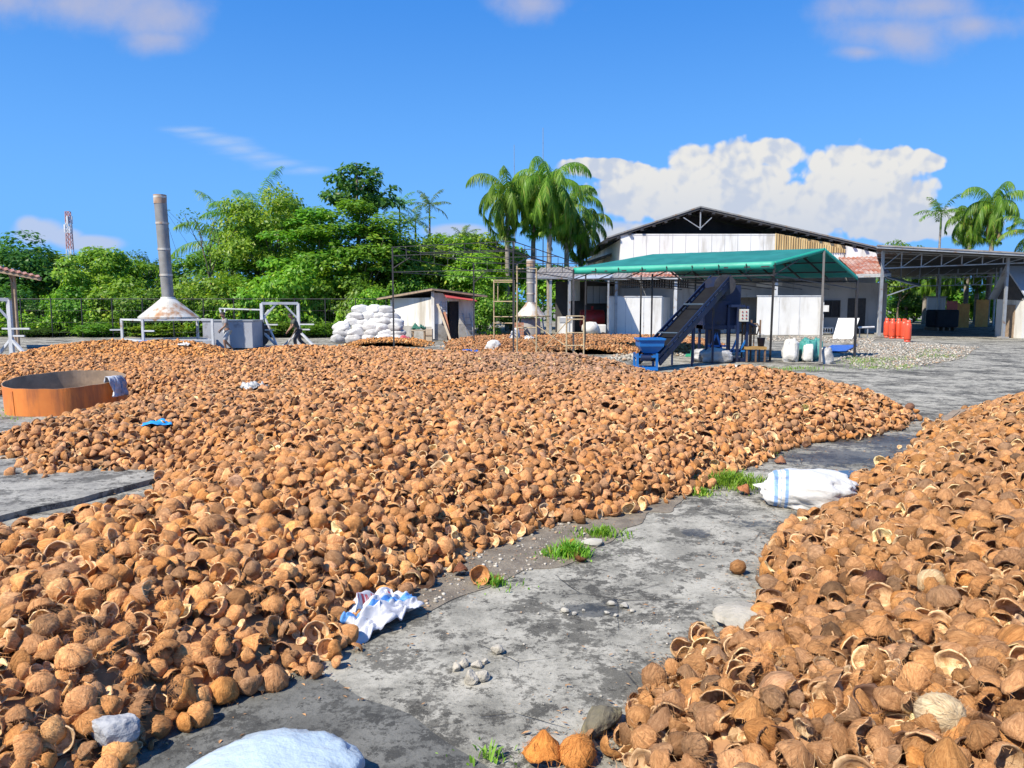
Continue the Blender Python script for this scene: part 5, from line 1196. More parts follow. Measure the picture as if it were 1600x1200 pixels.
# ------------------------------------------------------------------ scaffolds
def scaffold(name, posts, tops, rails, braces, label):
    g0 = G(*posts[0]); e = E(name, g0, label, 'scaffold', 'pale pipe scaffolds')
    for (px, py), ty in zip(posts, tops):
        g = G(px, py); z = CAMH + (475 - ty) / FPX * g.y; w = W(); w.tube([g, g + Vector((0, 0, z))], .032, 8); w.build('leg', m_gold, e)
    w = W()
    for (pa, ya, da), (pb, yb, db) in rails: w.tube([at(pa, ya, da), at(pb, yb, db)], .026, 6)
    w.build('rails', m_gold, e); w = W()
    for (pa, ya, da), (pb, yb, db) in braces: w.tube([at(pa, ya, da), at(pb, yb, db)], .018, 6)
    if braces: w.build('cross_braces', m_gold, e)
gd = lambda px, py: G(px, py).y
d1 = gd(772, 541); d2 = gd(803, 543)
scaffold('scaffold', [(772, 541), (803, 543)], [438, 438], [((772, y, d1), (803, y, d2)) for y in (438, 441, 471, 495, 505)] + [((778, 441, d1), (778, 471, d1))], [], 'tall pale scaffold frame in front of the bushes left of the second hood')
d3, d4, d5, d6 = gd(808, 556), gd(838, 556), gd(885, 558), gd(912, 558)
scaffold('scaffold', [(808, 556), (838, 556)], [412, 420], [((808, y, d3), (838, y, d4)) for y in (420, 494, 512)] + [((806, 494, d3), (860, 494, d3 + 1))], [((812, 505, d3), (848, 552, d4)), ((838, 508, d4), (906, 556, d5)), ((838, 556, d4), (884, 505, d5))], 'tallest pale scaffold legs with cross braces around the second hood')
scaffold('scaffold', [(885, 558), (912, 558)], [494, 494], [((885, y, d5), (912, y, d6)) for y in (494, 499, 520, 540)] + [((885, 505, d5), (893, 499, d5))], [], 'low pale scaffold frame at the left post of the green canopy')

# ------------------------------------------------------------------ charcoal hoods
def rough_can(w, c, r, z0, z1, n=28): w.lathe([(r, z0), (r, z1)], c, n)
def hood_oven(px, d, ytop, yneck, yskirt, chim_w, hood_w, label, lean=0.0, frame=None, mm=None):
    p = gx(px, d); z = lambda y: CAMH + (475 - y) / FPX * d; k = d / FPX
    e = E('charcoal_hood', p, label, 'hood', 'smoke hoods with chimneys')
    rc, rh = chim_w * k / 2, hood_w * k / 2; c = Vector((p.x, p.y, 0)); sk = z(yskirt)
    w = W(); w.lathe([(rh, sk - .03), (rh, sk + .04), (rh * .98, sk + .05), (rc * 1.25, z(yneck) - .03), (rc * 1.15, z(yneck) + .05)], c, 40, False); o = w.build('hood', m_hood, e); s_ = o.modifiers.new('thickness', 'SOLIDIFY'); s_.thickness = .02
    top = c + Vector((lean, 0, z(ytop))); a = c + Vector((0, 0, z(yneck) - .02)); w = W()
    w.tube([a, a.lerp(top, .5), top], [rc * .97, rc * .99, rc], 22); w.build('chimney', m_galv, e)
    w = W(); n = 4
    for i in range(1, n + 1): q = a.lerp(top, i / n - .02); w.tube([q - Vector((0, 0, .04)), q + Vector((0, 0, .04))], rc * 1.06, 22)
    w.build('collar', m_hood, e)
    w = W(); w.tube([top - Vector((0, 0, .35)), top + Vector((0, 0, .01))], [rc * 1.04, rc * 1.05], 22, False); w.build('rusty_rim', mat('rim_rust', (.30, .17, .09), (.40, .33, .27), .8, 3), e)
    return e, c, z, k
h1, c1_, z1_, k1 = hood_oven(265, 32, 309, 466, 496, 18, 88, 'tall grey chimney on a conical hood standing behind the left heap', -.14)
w = W(); zt3, zm3 = z1_(499), z1_(530)
fx = [c1_.x + (q - 265) * k1 for q in (191, 247, 341)]; ys = [32.3, 30.6, 31.6]; FP = [Vector((fx[0], 32.0, 0)), Vector((fx[1], 30.7, 0)), Vector((fx[2], 31.4, 0)), Vector((c1_.x + .6, 33.4, 0))]
for i in range(4):
    for zz in (zt3, zm3): w.bar(FP[i] + Vector((0, 0, zz)), FP[(i + 1) % 4] + Vector((0, 0, zz)), .07)
w.bar(FP[1] + Vector((0, 0, zt3)), FP[3] + Vector((0, 0, zt3)), .06); w.build('stand_rails', m_steelw, h1)
for p in FP: w = W(); w.bar(p, p + Vector((0, 0, zt3 + .04)), .09); w.build('stand_leg', m_steelw, h1)
for p, dr in ((FP[0], Vector((-.45, -.1, 0))), (FP[1], Vector((.5, -.1, 0)))): w = W(); q = p + Vector((0, 0, z1_(515))); w.bar(q, q + dr, .06); w.build('side_arm', m_steelw, h1)
w = W(); tp_ = c1_ + Vector((-.12, 0, z1_(322)))
for q in (Vector((-1.35, 6, 2.0)), Vector((2.5, 7, 1.5)), Vector((.2, 8, 1.2))): w.tube([tp_, tp_.lerp(c1_ + q, .5) - Vector((0, 0, .12)), c1_ + q], .006, 4)
w.build('guy_wire', m_black, h1)
h2, c2_, z2_, k2 = hood_oven(829, 40, 407, 474, 494, 13, 46, 'smaller grey hood with a short chimney behind the scaffold')
w = W(); w.tube([c2_, c2_ + Vector((0, 0, z2_(497)))], [.55, .5], 18); w.build('kiln_body', m_cem, h2)
w = W()
for j in range(7):
    for i in range(4): w.box(c2_ + Vector((-.78 + .24 * i * .5, -.75, .09 + j * .15)), (.11, .2, .13))
w.build('brick_pier', m_brick, h2)
w = W(); w.tube([c2_ + Vector((-.9, .1, 0)), c2_ + Vector((-.55, 0, z2_(496)))], .04, 6); w.tube([c2_ + Vector((.8, -.3, 0)), c2_ + Vector((.6, 0, z2_(496)))], .04, 6); w.tube([c2_ + Vector((.2, .8, 0)), c2_ + Vector((.2, .5, z2_(496)))], .04, 6); w.build('stand_leg', m_steelg, h2)
# second ring left beside hood: the loose orange ring in front
rp = E('steel_ring', gx(100, 14.2), 'open orange steel ring lying among the shells at the left', 'steel ring')
rp.rotation_euler = (R(4.6), R(.5), 0); rr_ = 1.0; nn = 96
def ringwall(r, z0, z1, jit): return [(r * (1 + jit), z0), (r, (z0 + z1) / 2), (r * (1 - jit * .3), z1)]
mb = MB(); vs = []
for lay, r in ((0, rr_), (1, rr_ - .012)):
    for i in range(nn):
        t = 2 * PI * i / nn; q = r * (1 + .007 * SIN(5 * t) + .004 * SIN(11 * t + 1))
        for zz in (-.03, .32, .57 + .004 * SIN(7 * t) + .003 * SIN(17 * t)): vs.append(Vector((q * COS(t), q * SIN(t), zz)))
fo = []; fi = []; ft = []; N3 = nn * 3
for i in range(nn):
    j = (i + 1) % nn
    for k in range(2): fo.append((i * 3 + k, j * 3 + k, j * 3 + k + 1, i * 3 + k + 1)); fi.append((N3 + i * 3 + k + 1, N3 + j * 3 + k + 1, N3 + j * 3 + k, N3 + i * 3 + k))
    ft.append((i * 3 + 2, j * 3 + 2, N3 + j * 3 + 2, N3 + i * 3 + 2)); fi.append((i * 3, N3 + i * 3, N3 + j * 3, j * 3))
me = mesh_np('ring_wall', [tuple(v) for v in vs], fo + fi + ft, [m_orange, m_ringin], False, [0] * len(fo) + [1] * (len(fi) + len(ft)))
o = link('ring_wall', me, rp); o.location = (0, 0, .05)
mb = MB()
for t in (R(-115), R(-62), R(40), R(150)): mb.box((rr_ * 1.004 * COS(t), rr_ * 1.004 * SIN(t), .30), (.012, .05, .53), (0, 0, t))
mb.build('weld_seam', m_orange, rp)
mb = MB(); mb.lathe([(0, 0), (rr_ - .02, 0)], (0, 0, .0), 40); mb.build('ash_floor', mat('ash', (.22, .18, .14), (.14, .11, .09), .95, 3, bump=.5), rp)

# ------------------------------------------------------------------ white steel gantries
def gantry(pxs, d, ytop, ybase, label):
    p = gx((pxs[0] + pxs[1]) / 2, d); e = E('steel_gantry', p, label, 'gantry', 'white steel gantries'); z = lambda y: CAMH + (475 - y) / FPX * d
    A0, B0 = gx(pxs[0], d), gx(pxs[1], d + .6); zt_ = z(ytop); up = Vector((0, 0, 1))
    for q, s in ((A0, -1), (B0, 1)):
        w = W(); w.bar(q, q + up * zt_, .13); w.build('post', m_steelw, e)
        w = W()
        for dx, dy in ((.75, -.25), (-.75, .25)): w.bar(q + up * .75, q + Vector((dx, dy, .06)), .09)
        w.bar(q + Vector((-.85, .28, .05)), q + Vector((.85, -.28, .05)), .10); w.build('foot_brace', m_steelw, e)
        w = W(); w.bar(q + up * (z(ytop) * .52) + Vector((-.3, 0, 0)), q + up * (z(ytop) * .52) + Vector((.75, -.1, 0)), .06); w.bar(q + up * (z(ytop) * .40) + Vector((.0, 0, 0)), q + up * (z(ytop) * .40) + Vector((.55, -.1, 0)), .06); w.build('side_arm', m_steelw, e)
    w = W(); w.bar(A0 + up * zt_, B0 + up * zt_, .12); w.build('top_beam', m_steelw, e)
    w = W(); w.bar(A0 + up * (zt_ - .75), A0.lerp(B0, .38) + up * (zt_ - .05), .08); w.bar(B0 + up * (zt_ - .75), A0.lerp(B0, .62) + up * (zt_ - .05), .08); w.bar(A0 + up * (zt_ - .8), A0.lerp(B0, .22) + up * (zt_ - 1.75), .06); w.build('knee_brace', m_steelw, e)
    return e
gantry((-52, 17), 27.0, 468, 560, 'white steel gantry cut by the left edge of the yard')
g2 = gantry((410, 467), 35.5, 474, 543, 'white steel gantry between the grey tank and the sack stack')
w = W(); w.bar(at(343, 482, 36.2), at(410, 484, 35.8), .06); w.bar(at(343, 482, 36.2), at(349, 500, 36.0), .06); w.bar(at(352, 482, 36.15), at(349, 500, 36.0), .05); w.build('outrigger', m_steelw, g2)
w = W(); w.bar(at(412, 492, 35.6), at(432, 538, 35.2), .07); w.bar(at(420, 484, 35.9), at(411, 496, 35.9), .07); w.build('diagonal_leg', m_steelw, g2)
w = W(); w.bar(at(396, 511, 35.5), at(411, 511, 35.5), .05); w.bar(at(396, 511, 35.5), at(403, 519, 35.5), .05); w.bar(at(411, 511, 35.5), at(403, 519, 35.5), .05); w.build('bracket', m_steelw, g2)

# rusty roofed shelter at left edge
sl_ = E('shelter', gx(10, 33), 'open shelter with a rusty brown roof at the left edge', 'shelter')
w = W(); w.corrugated([at(-120, 395, 31.5), at(62, 433, 31.5), at(60, 430, 35.5), at(-120, 388, 35.5)], .26, .03, .02, 1); w.build('roof', m_rustroof, sl_)
w = W(); w.bar(at(-120, 400, 31.6), at(64, 436, 31.6), .08, .14); w.build('beam', m_wood, sl_)
for px, d in ((28, 32), (-70, 32), (24, 35)): p = gx(px, d); w = W(); w.tube([p, p + Vector((0, 0, CAMH + (475 - 425) / FPX * d - .12))], .06, 8); w.build('post', m_wood, sl_)
w = W(); w.bar(gx(28, 32) + Vector((0, 0, 2.6)), at(12, 424, 32), .05); w.build('knee_brace', m_wood, sl_)

# ------------------------------------------------------------------ grey tank box + drum
tk = E('tank_box', gx(355, 34), 'plain grey steel box tank behind the man at the left heap', 'tank')
d = 34.0; a_, b_ = at(316, 502, d), at(394, 502, d); w = W(); w.boxz(a_.x, b_.x, d, d + 1.4, .05, a_.z); w.build('body', mat('tank_grey', (.36, .38, .42), (.30, .32, .36), .6, 1.2, grime=(.2, .2, .22), gamt=.3), tk, .02)
w = W(); w.boxz(a_.x - .03, b_.x + .03, d - .03, d + 1.43, a_.z, a_.z + .05); w.build('lid', m_steelg, tk)
w = W(); w.boxz(a_.x + .1, b_.x - .1, d + .1, d + 1.3, 0, .05); w.build('skid', m_black, tk)
dr = E('steel_drum', gx(397, 35.4), 'dark round drum end beside the grey box tank', 'drum'); c = gx(397, 35.4)
w = W(); vs_ = [c + Vector((0, 0, .62))]; w.tube([c + Vector((-.25, .3, .62)), c + Vector((.2, -.2, .62))], .6, 26); w.build('barrel', mat('old_drum', (.10, .075, .06), (.16, .10, .07), .7, 3), dr); w = W(); w.tube([c + Vector((-.27, .32, .62)), c + Vector((-.22, .27, .62))], .63, 26); w.tube([c + Vector((.17, -.17, .62)), c + Vector((.22, -.22, .62))], .63, 26); w.build('hoop', m_black, dr)
bt = E('blue_tub', gx(232, 30.2), 'blue plastic tub under the hood stand behind the left heap', 'tub'); c = gx(232, 30.2); zz = CAMH + (475 - 534) / FPX * 30.2
w = W(); w.boxz(c.x - .34, c.x + .34, c.y, c.y + .5, 0, zz); w.build('body', m_bluetarp, bt, .05); w = W(); w.boxz(c.x - .37, c.x + .37, c.y - .03, c.y + .53, zz, zz + .04); w.build('rim', m_bluetarp, bt)

# ------------------------------------------------------------------ shell crusher with conveyor
cr = E('shell_crusher', (7.6, 27.5), 'dark navy shell crusher machine with control box under the green canopy', 'crusher')
D0 = 26.8; zc = lambda y, d_=D0: CAMH + (475 - y) / FPX * d_; X = lambda px, d_=D0: (px - 800) / FPX * d_
w = W(); 
w.tube([Vector((X(1112), D0 - .1, zc(452))), Vector((X(1128), D0 + .9, zc(452)))], .42, 20); w.build('drum', m_navy, cr)
w = W(); w.boxz(X(1098), X(1156), D0 + .05, D0 + 1.2, zc(514), zc(446)); w.add([Vector((X(1096), D0 - .05, zc(470))), Vector((X(1140), D0 - .05, zc(470))), Vector((X(1130), D0 - .02, zc(515))), Vector((X(1102), D0 - .02, zc(515))), Vector((X(1096), D0 + .95, zc(470))), Vector((X(1140), D0 + .95, zc(470))), Vector((X(1130), D0 + .92, zc(515))), Vector((X(1102), D0 + .92, zc(515)))], [(0, 1, 2, 3), (7, 6, 5, 4), (0, 1, 5, 4), (1, 2, 6, 5), (2, 3, 7, 6), (3, 0, 4, 7)]); w.build('hopper_body', m_navy, cr)
w = W(); w.tube([Vector((X(1128), D0 - .22, zc(446))), Vector((X(1128), D0 - .12, zc(446)))], .36, 24); w.tube([Vector((X(1128), D0 - .26, zc(446))), Vector((X(1128), D0 - .08, zc(446)))], .08, 10); w.build('flywheel', m_black, cr)
w = W(); w.boxz(X(1136), X(1150), D0 + .1, D0 + .6, zc(478), zc(455)); w.tube([Vector((X(1140), D0 + .3, zc(470))), Vector((X(1156), D0 + .3, zc(470)))], .16, 14); w.build('motor', m_steelg, cr)
w = W(); w.boxz(X(1098), X(1150), D0 - .1, D0 + 1.0, zc(514), zc(508)); w.boxz(X(1134), X(1160), D0 - .2, D0 + .9, zc(480), zc(476)); w.build('deck', m_navy, cr)
for px, dy in ((1103, -.05), (1136, -.08), (1150, -.15), (1103, .95), (1150, .9), (1165, -.1)):
    w = W(); w.bar(Vector((X(px), D0 + dy, 0)), Vector((X(px), D0 + dy, zc(478 if px > 1130 else 508))), .085); w.build('leg', m_navy, cr)
w = W()
for a, b in (((1103, 560), (1118, 520)), ((1118, 520), (1133, 562)), ((1136, 566), (1150, 530)), ((1150, 556), (1165, 530)), ((1103, 540), (1136, 540)), ((1136, 548), (1165, 548))): w.bar(Vector((X(a[0]), D0 - .06, zc(a[1]))), Vector((X(b[0]), D0 - .06, zc(b[1]))), .06)
w.build('leg_brace', m_blue, cr)
w = W(); w.boxz(X(1112), X(1128), D0 + .2, D0 + .7, .12, zc(516)); w.build('chute', m_navy, cr)
w = W(); w.boxz(X(1151), X(1164), D0 - .35, D0 - .15, zc(502), zc(483)); bx = w.build('control_box', mat('box_grey', (.52, .53, .48), None, .5), cr, .01)
w = W()
for i in range(2):
    for j in range(3): w.tube([Vector((X(1154 + i * 6), D0 - .37, zc(487 + j * 5))), Vector((X(1154 + i * 6), D0 - .345, zc(487 + j * 5)))], .025, 8)
o = w.build('button', m_redtank, cr); o.parent = bx; o.matrix_parent_inverse = Matrix()
w = W(); w.boxz(X(1144), X(1166), D0 - .1, D0 + .8, .0, .12); w.build('base_plate', m_navy, cr)
# sorting bench beside it
sb = E('sorting_bench', (X(1178), D0 + .2), 'sorting bench of rusty pipes with a yellow board right of the crusher', 'bench')
w = W(); w.boxz(X(1162), X(1194), D0 - .3, D0 + .4, zc(545), zc(541)); w.build('seat_board', mat('yellow_board', (.40, .24, .07), (.30, .18, .06), .8, 3), sb)
m_rpipe = mat('rusty_pipe', (.20, .12, .07), (.13, .08, .05), .7, 6)
w = W()
for px in (1164, 1178, 1192): w.bar(Vector((X(px), D0 - .25, 0)), Vector((X(px), D0 - .25, zc(541))), .05); w.bar(Vector((X(px), D0 + .35, 0)), Vector((X(px), D0 + .35, zc(500))), .05)
w.build('pipe_legs', m_rpipe, sb)
w = W(); w.tube([Vector((X(1160), D0 + .1, zc(506))), Vector((X(1184), D0 + .1, zc(506))), Vector((X(1187), D0 + .1, zc(512))), Vector((X(1184), D0 + .1, zc(522))), Vector((X(1160), D0 + .1, zc(522)))], .03, 6)
for px in (1165, 1172, 1179): w.bar(Vector((X(px), D0 + .1, zc(506))), Vector((X(px), D0 + .1, zc(541))), .035)
w.build('guard_rail', m_rpipe, sb)
w = W(); w.bar(Vector((X(1150), D0 + .15, zc(496))), Vector((X(1182), D0 + .15, zc(510))), .35, .06); w.build('tray', m_navy, sb)
bk = E('blue_bucket', (X(1189), D0 + .1), 'small dark blue bucket on the sorting bench', 'bucket'); c = Vector((X(1189), D0 + .0, 0)); w = W(); w.lathe([(.0, zc(541)), (.10, zc(541)), (.14, zc(527)), (.15, zc(527)), (.13, zc(528)), (.09, zc(540))], c, 18); w.build('pail', m_navy, bk); w = W(); w.tube([c + Vector((.14 * COS(t), -.02, zc(527) + .12 * SIN(t))) for t in np.linspace(0, PI, 9)], .006, 5); w.build('handle', m_steelg, bk)
# conveyor
cv = E('conveyor', (4.4, 23.6), 'blue inclined belt conveyor with a blue feed hopper leading up to the crusher', 'conveyor')
b0 = at(1014, 566, 23.4); b1 = at(1128, 440, 27.0); ax = (b1 - b0).normalized(); sd_ = Vector((ax.y, -ax.x, 0)).normalized() * .36; up_c = sd_.cross(ax).normalized()
if up_c.z < 0: up_c = -up_c
for s in (-1, 1):
    w = W(); w.bar(b0 + sd_ * s, b1 + sd_ * s, .05, .20, up=up_c)
    w.bar(b0 + sd_ * s * 1.02 + up_c * .20, b1 + sd_ * s * 1.02 + up_c * .20, .03, .10, up=up_c)
    for i in range(1, 16): p = b0.lerp(b1, i / 16) + sd_ * s; w.bar(p - up_c * .1, p + up_c * .24, .035)
    w.build('side_rail', m_navy, cv)  # blue sides given the darkened navy instead of canopy shade
w = W(); w.slab([b0 - sd_ * .93 + up_c * .06, b0 + sd_ * .93 + up_c * .06, b1 + sd_ * .93 + up_c * .06, b1 - sd_ * .93 + up_c * .06], .02); w.build('belt', m_belt, cv)
w = W()
for f in (.25, .60):
    w = W(); p = b0.lerp(b1, f) + up_c * .26; w.bar(p - sd_, p + sd_, .16 if f in (.22, .36, .66) else .05, .03, up=up_c); w.build('cover_plate', mat('grey_blue_plate', (.07, .10, .13), None, .5), cv)  # plates dimmed along with rails and belt for the missing shade
w = W()
for i in range(7): p = b0.lerp(b1, .05 + i * .15) - up_c * .06; w.tube([p - sd_ * .9, p + sd_ * .9], .05, 8)
w.build('roller', m_steelg, cv)
hp = at(1015, 540, 23.4); kx = 23.4 / FPX
def frust(w, cx_, cy_, z0, z1, a0_, b0_, a1_, b1_):
    v = [Vector((cx_ + i * a, cy_ + j * b, z)) for z, a, b in ((z0, a0_, b0_), (z1, a1_, b1_)) for i, j in ((-1, -1), (1, -1), (1, 1), (-1, 1))]; w.add(v, [(0, 1, 5, 4), (1, 2, 6, 5), (2, 3, 7, 6), (3, 0, 4, 7)])
zh = lambda y: CAMH + (475 - y) / FPX * 23.4
w = W(); frust(w, hp.x, hp.y, zh(551), zh(540), 10 * kx, .22, 18.5 * kx, .38); frust(w, hp.x, hp.y, zh(540), zh(529), 18.5 * kx, .38, 19.5 * kx, .42); o = w.build('hopper', m_blue, cv); s_ = o.modifiers.new('thickness', 'SOLIDIFY'); s_.thickness = .012
w = W()
for i, j, l in ((-1, -1, 0), (1, -1, 0), (1, 1, 1), (-1, 1, 1)):
    pass
q = [Vector((hp.x + i * 20 * kx, hp.y + j * .43, zh(529))) for i, j in ((-1, -1), (1, -1), (1, 1), (-1, 1))]
for i in range(4): w.bar(q[i], q[(i + 1) % 4], .05)
w.build('hopper_rim', m_blue, cv)
for i, j in ((-1, -1), (1, -1), (1, 1), (-1, 1)):
    w = W(); f = Vector((hp.x + i * 15 * kx - .12, hp.y + j * .3, 0)); w.bar(f, Vector((f.x, f.y, zh(551))), .07); w.build('leg', m_blue, cv)
w = W(); 
for zz in (.08, zh(556)):
    q = [Vector((hp.x + i * 15 * kx - .12, hp.y + j * .3, zz)) for i, j in ((-1, -1), (1, -1), (1, 1), (-1, 1))]
    for i in range(4): w.bar(q[i], q[(i + 1) % 4], .06)
w.boxz(hp.x - 15 * kx - .12, hp.x + 15 * kx - .12, hp.y - .5, hp.y - .28, .02, .06); w.build('leg_frame', m_blue, cv)
w = W(); w.tube([Vector((hp.x - .32, hp.y - .34, zh(558))), Vector((hp.x - .02, hp.y - .34, zh(558)))], .09, 12); w.build('motor', m_navy, cv)
for f in (.42, .72):
    p = b0.lerp(b1, f)
    for s in (-1, 1): w = W(); q = p + sd_ * s - up_c * .1; w.bar(Vector((q.x, q.y, 0)), q, .06); w.build('support_leg', m_navy, cv)

# ------------------------------------------------------------------ gas cylinders
def gas_proto():
    e = empty('gas_cylinder', (0, 0, 0))
    r, h = .185, .98
    MB().lathe([(0, .06), (.12, .06), (r * .93, .10), (r, .18), (r, h - .18), (r * .94, h - .08), (r * .72, h), (.08, h + .04), (0, h + .04)], (0, 0, 0), 26).build('body', m_gas, e)
    MB().lathe([(r * .86, .0), (r * .86, .12), (r * .82, .12), (r * .82, .0)], (0, 0, 0), 26).build('foot_ring', m_gas, e)
    MB().lathe([(.115, h + .0), (.12, h + .17), (.108, h + .17), (.105, h + .0)], (0, 0, 0), 20, True, 0, R(30), R(330)).build('collar', m_gas, e)
    MB().tube([(0, 0, h), (0, 0, h + .11)], .028, 8).build('valve', mat('brass', (.5, .36, .14), None, .35, 5, .8), e)
    return e
gp = gas_proto(); GL = ['red gas cylinder hard against the carport post, leftmost of the row', 'red gas cylinder second from the carport post', 'tallest looking red gas cylinder in the middle of the row', 'red gas cylinder behind the front one at the right end of the row', 'red gas cylinder nearest to the yard, at the right end of the row']
for i, (px, yb) in enumerate([(1385, 527), (1393.5, 528.5), (1403, 528.5), (1411.5, 529), (1417.5, 534)]):
    o = gp if i == 0 else copy_tree(gp); g = G(px, yb); o.location = g; o.rotation_euler = (0, 0, i * 1.3); s = 1.0; o.scale = (s, s, s); tag(o, GL[i], 'gas cylinder', 'red gas cylinders by the carport post')

# ------------------------------------------------------------------ things by the low work shed
rt = E('red_tank', gx(925, 52.2), 'dark red horizontal tank under the work shed roof', 'tank'); c = gx(925, 52.2); w = W(); w.tube([c + Vector((-.82, 0, 1.0)), c + Vector((-.78, 0, 1.0)), c + Vector((.72, 0, 1.0)), c + Vector((.8, 0, 1.0))], [.5, .62, .62, .5], 26); w.build('shell', m_redtank, rt); w = W()
for dx in (-.5, .5): w.boxz(c.x + dx - .08, c.x + dx + .08, c.y - .5, c.y + .5, 0, .5)
w.build('saddle', m_steelg, rt); w = W(); w.tube([c + Vector((0, 0, 1.6)), c + Vector((0, 0, 1.85))], .09, 10); w.build('nozzle', m_redtank, rt)
sbk = E('machine_box', gx(883, 47.5), 'white machine cabinet left of the red tank', 'cabinet'); a_, b_ = at(872, 495, 47.5), at(895, 495, 47.5); w = W(); w.boxz(a_.x, b_.x, 47.5, 48.3, .06, a_.z); w.build('body', m_white, sbk, .03); w = W(); w.boxz(a_.x + .1, b_.x - .1, 47.47, 47.49, a_.z - .35, a_.z - .05); w.build('vent_panel', m_shade, sbk); w = W(); w.boxz(a_.x + .05, b_.x - .05, 47.55, 48.25, 0, .06); w.build('foot', m_black, sbk)
cm = E('concrete_mixer', gx(926, 46.0), 'white rounded wheeled bin in front of the red tank', 'wheeled bin'); c = gx(922, 46.0); w = W(); w.lathe([(.0, .22), (.35, .24), (.52, .45), (.50, .72), (.34, .92), (.0, .96)], c, 24); w.build('bowl', m_white, cm); w = W(); w.boxz(c.x + .25, c.x + .95, c.y - .1, c.y + .5, .25, .78); w.build('engine_cover', m_white, cm, .05)
for dx in (-.3, .75): w = W(); w.tube([c + Vector((dx, -.25, .17)), c + Vector((dx, -.17, .17))], .17, 16); w.build('wheel', m_black, cm)
wb = E('white_board', at(1320, 520, 45), 'large white board leaning by the dark door left of the gas cylinders', 'board'); a_, b_ = at(1301, 528, 44), at(1332, 528, 44); t_ = at(1310, 497, 45.2); t2 = at(1343, 497, 45.2); w = W(); w.slab([Vector((a_.x, a_.y, .03)), Vector((b_.x, b_.y, .03)), t2, t_], .04); w.build('sheet', m_panel, wb); w = W(); w.bar(t_ + Vector((.1, .05, -.1)), Vector((t_.x + .1, t_.y + .9, 0)), .05); w.build('prop', m_wood, wb)
pl = E('pipe_rack', gx(1352, 45.5), 'low white pipe rack right of the leaning white board', 'pipe rack'); w = W(); a_, b_ = at(1341, 512, 45.5), at(1366, 511, 45.5); w.tube([a_, b_], .06, 8); w.build('pipe', m_steelw, pl); w = W()
for f in (.1, .6): p = a_.lerp(b_, f); w.bar(Vector((p.x, p.y, 0)), p, .05)
w.build('leg', m_steelg, pl)
ac = E('air_conditioner', at(1288, 515, 52), 'white louvred box low on the wall left of the leaning board', 'cooler box'); a_, b_ = at(1284, 511, 52), at(1302, 523, 52); w = W(); w.boxz(a_.x, b_.x, 52, 52.6, 0.03, a_.z); w.build('casing', m_panel, ac); w = W()
for i in range(4): x = a_.x + .1 + i * .17; w.boxz(x, x + .08, 51.97, 51.99, .12, a_.z - .1)
w.build('grille', m_dark, ac)
eb = E('meter_box', at(1290, 482, 49.7), 'small white meter box on the pole by the right partition', 'meter box'); a_, b_ = at(1286, 477, 49.7), at(1294, 487, 49.7); w = W(); w.boxz(a_.x, b_.x, 49.6, 49.75, b_.z, a_.z); w.build('casing', m_panel, eb); w = W(); p = at(1287, 480, 49.8); w.bar(Vector((p.x, 49.85, 0)), Vector((p.x, 49.85, a_.z + .2)), .06); w.build('pole', m_steelw, eb)

# table by shed
tb = E('work_table', gx(657, 40.5), 'small wooden table in front of the white shed wall', 'table'); d = 40.5; a_, b_ = at(642, 516, d), at(664, 516, d); w = W(); w.boxz(a_.x, b_.x, d, d + .7, a_.z - .05, a_.z); w.build('table_top', m_palewood, tb)
for x in (a_.x + .05, b_.x - .05):
    for y in (d + .06, d + .64): w = W(); w.bar((x, y, 0), (x, y, a_.z - .05), .06); w.build('leg', m_wood, tb)
ct = E('carton', gx(670, 40.3), 'pale carton standing at the right end of the work table', 'carton'); a_, b_ = at(665, 514, 40.3), at(675, 514, 40.3); w = W(); w.boxz(a_.x, b_.x, 40.3, 40.8, 0, a_.z); w.build('box', m_palewood, ct, .01); w = W(); w.boxz(a_.x, b_.x, 40.28, 40.295, a_.z * .48, a_.z * .56); w.build('tape', m_wood, ct)
# ------------------------------------------------------------------ sacks and cloth
def sack_mat(name, c, c2, stripes=None, weave=True, rough=.5, spots=None):
    m, t, b = newmat(name); tc = t.new('ShaderNodeTexCoord').outputs['Object']
    col = t.mix(t.step(t.noise(tc, 3.0, 5), .35, .65), c, c2); col = t.mix(t.math('MULTIPLY', t.step(t.noise(tc, 5, 6, .7), .56, .7), .4), col, tuple(k * .6 for k in c2))
    if stripes:
        sx3 = t.new('ShaderNodeSeparateXYZ'); t.lk(tc, sx3.inputs[0])
        for (p, wd, sc_) in stripes:
            d_ = t.math('ABSOLUTE', t.math('SUBTRACT', sx3.outputs[0], p)); k = t.math('LESS_THAN', d_, wd); col = t.mix(k, col, sc_)
    if spots: col = t.mix(t.step(t.noise(t.map(tc, loc=(4, 2, 0)), 9, 3), .66, .70), col, spots)
    t.lk(col, b.inputs['Base Color']); b.inputs['Roughness'].default_value = rough
    h = t.noise(tc, 7, 5, .6)
    if weave:
        wv = t.new('ShaderNodeTexWave'); wv.inputs['Scale'].default_value = 90; t.lk(tc, wv.inputs[0]); h = t.math('ADD', h, t.math('MULTIPLY', wv.outputs[1], .04))
    t.lk(t.bump(h, .6, .04), b.inputs['Normal']); return m
m_sack = sack_mat('white_sack', (.62, .62, .60), (.50, .50, .48))
m_sackd = sack_mat('greyish_sack', (.46, .46, .45), (.30, .30, .30))
m_teals = sack_mat('teal_sack', (.05, .26, .24), (.04, .20, .19))
m_stripe = sack_mat('striped_sack', (.62, .62, .60), (.54, .54, .52), [(-.285, .017, (.20, .34, .60)), (-.240, .004, (.34, .44, .62)), (-.190, .015, (.20, .34, .60))])
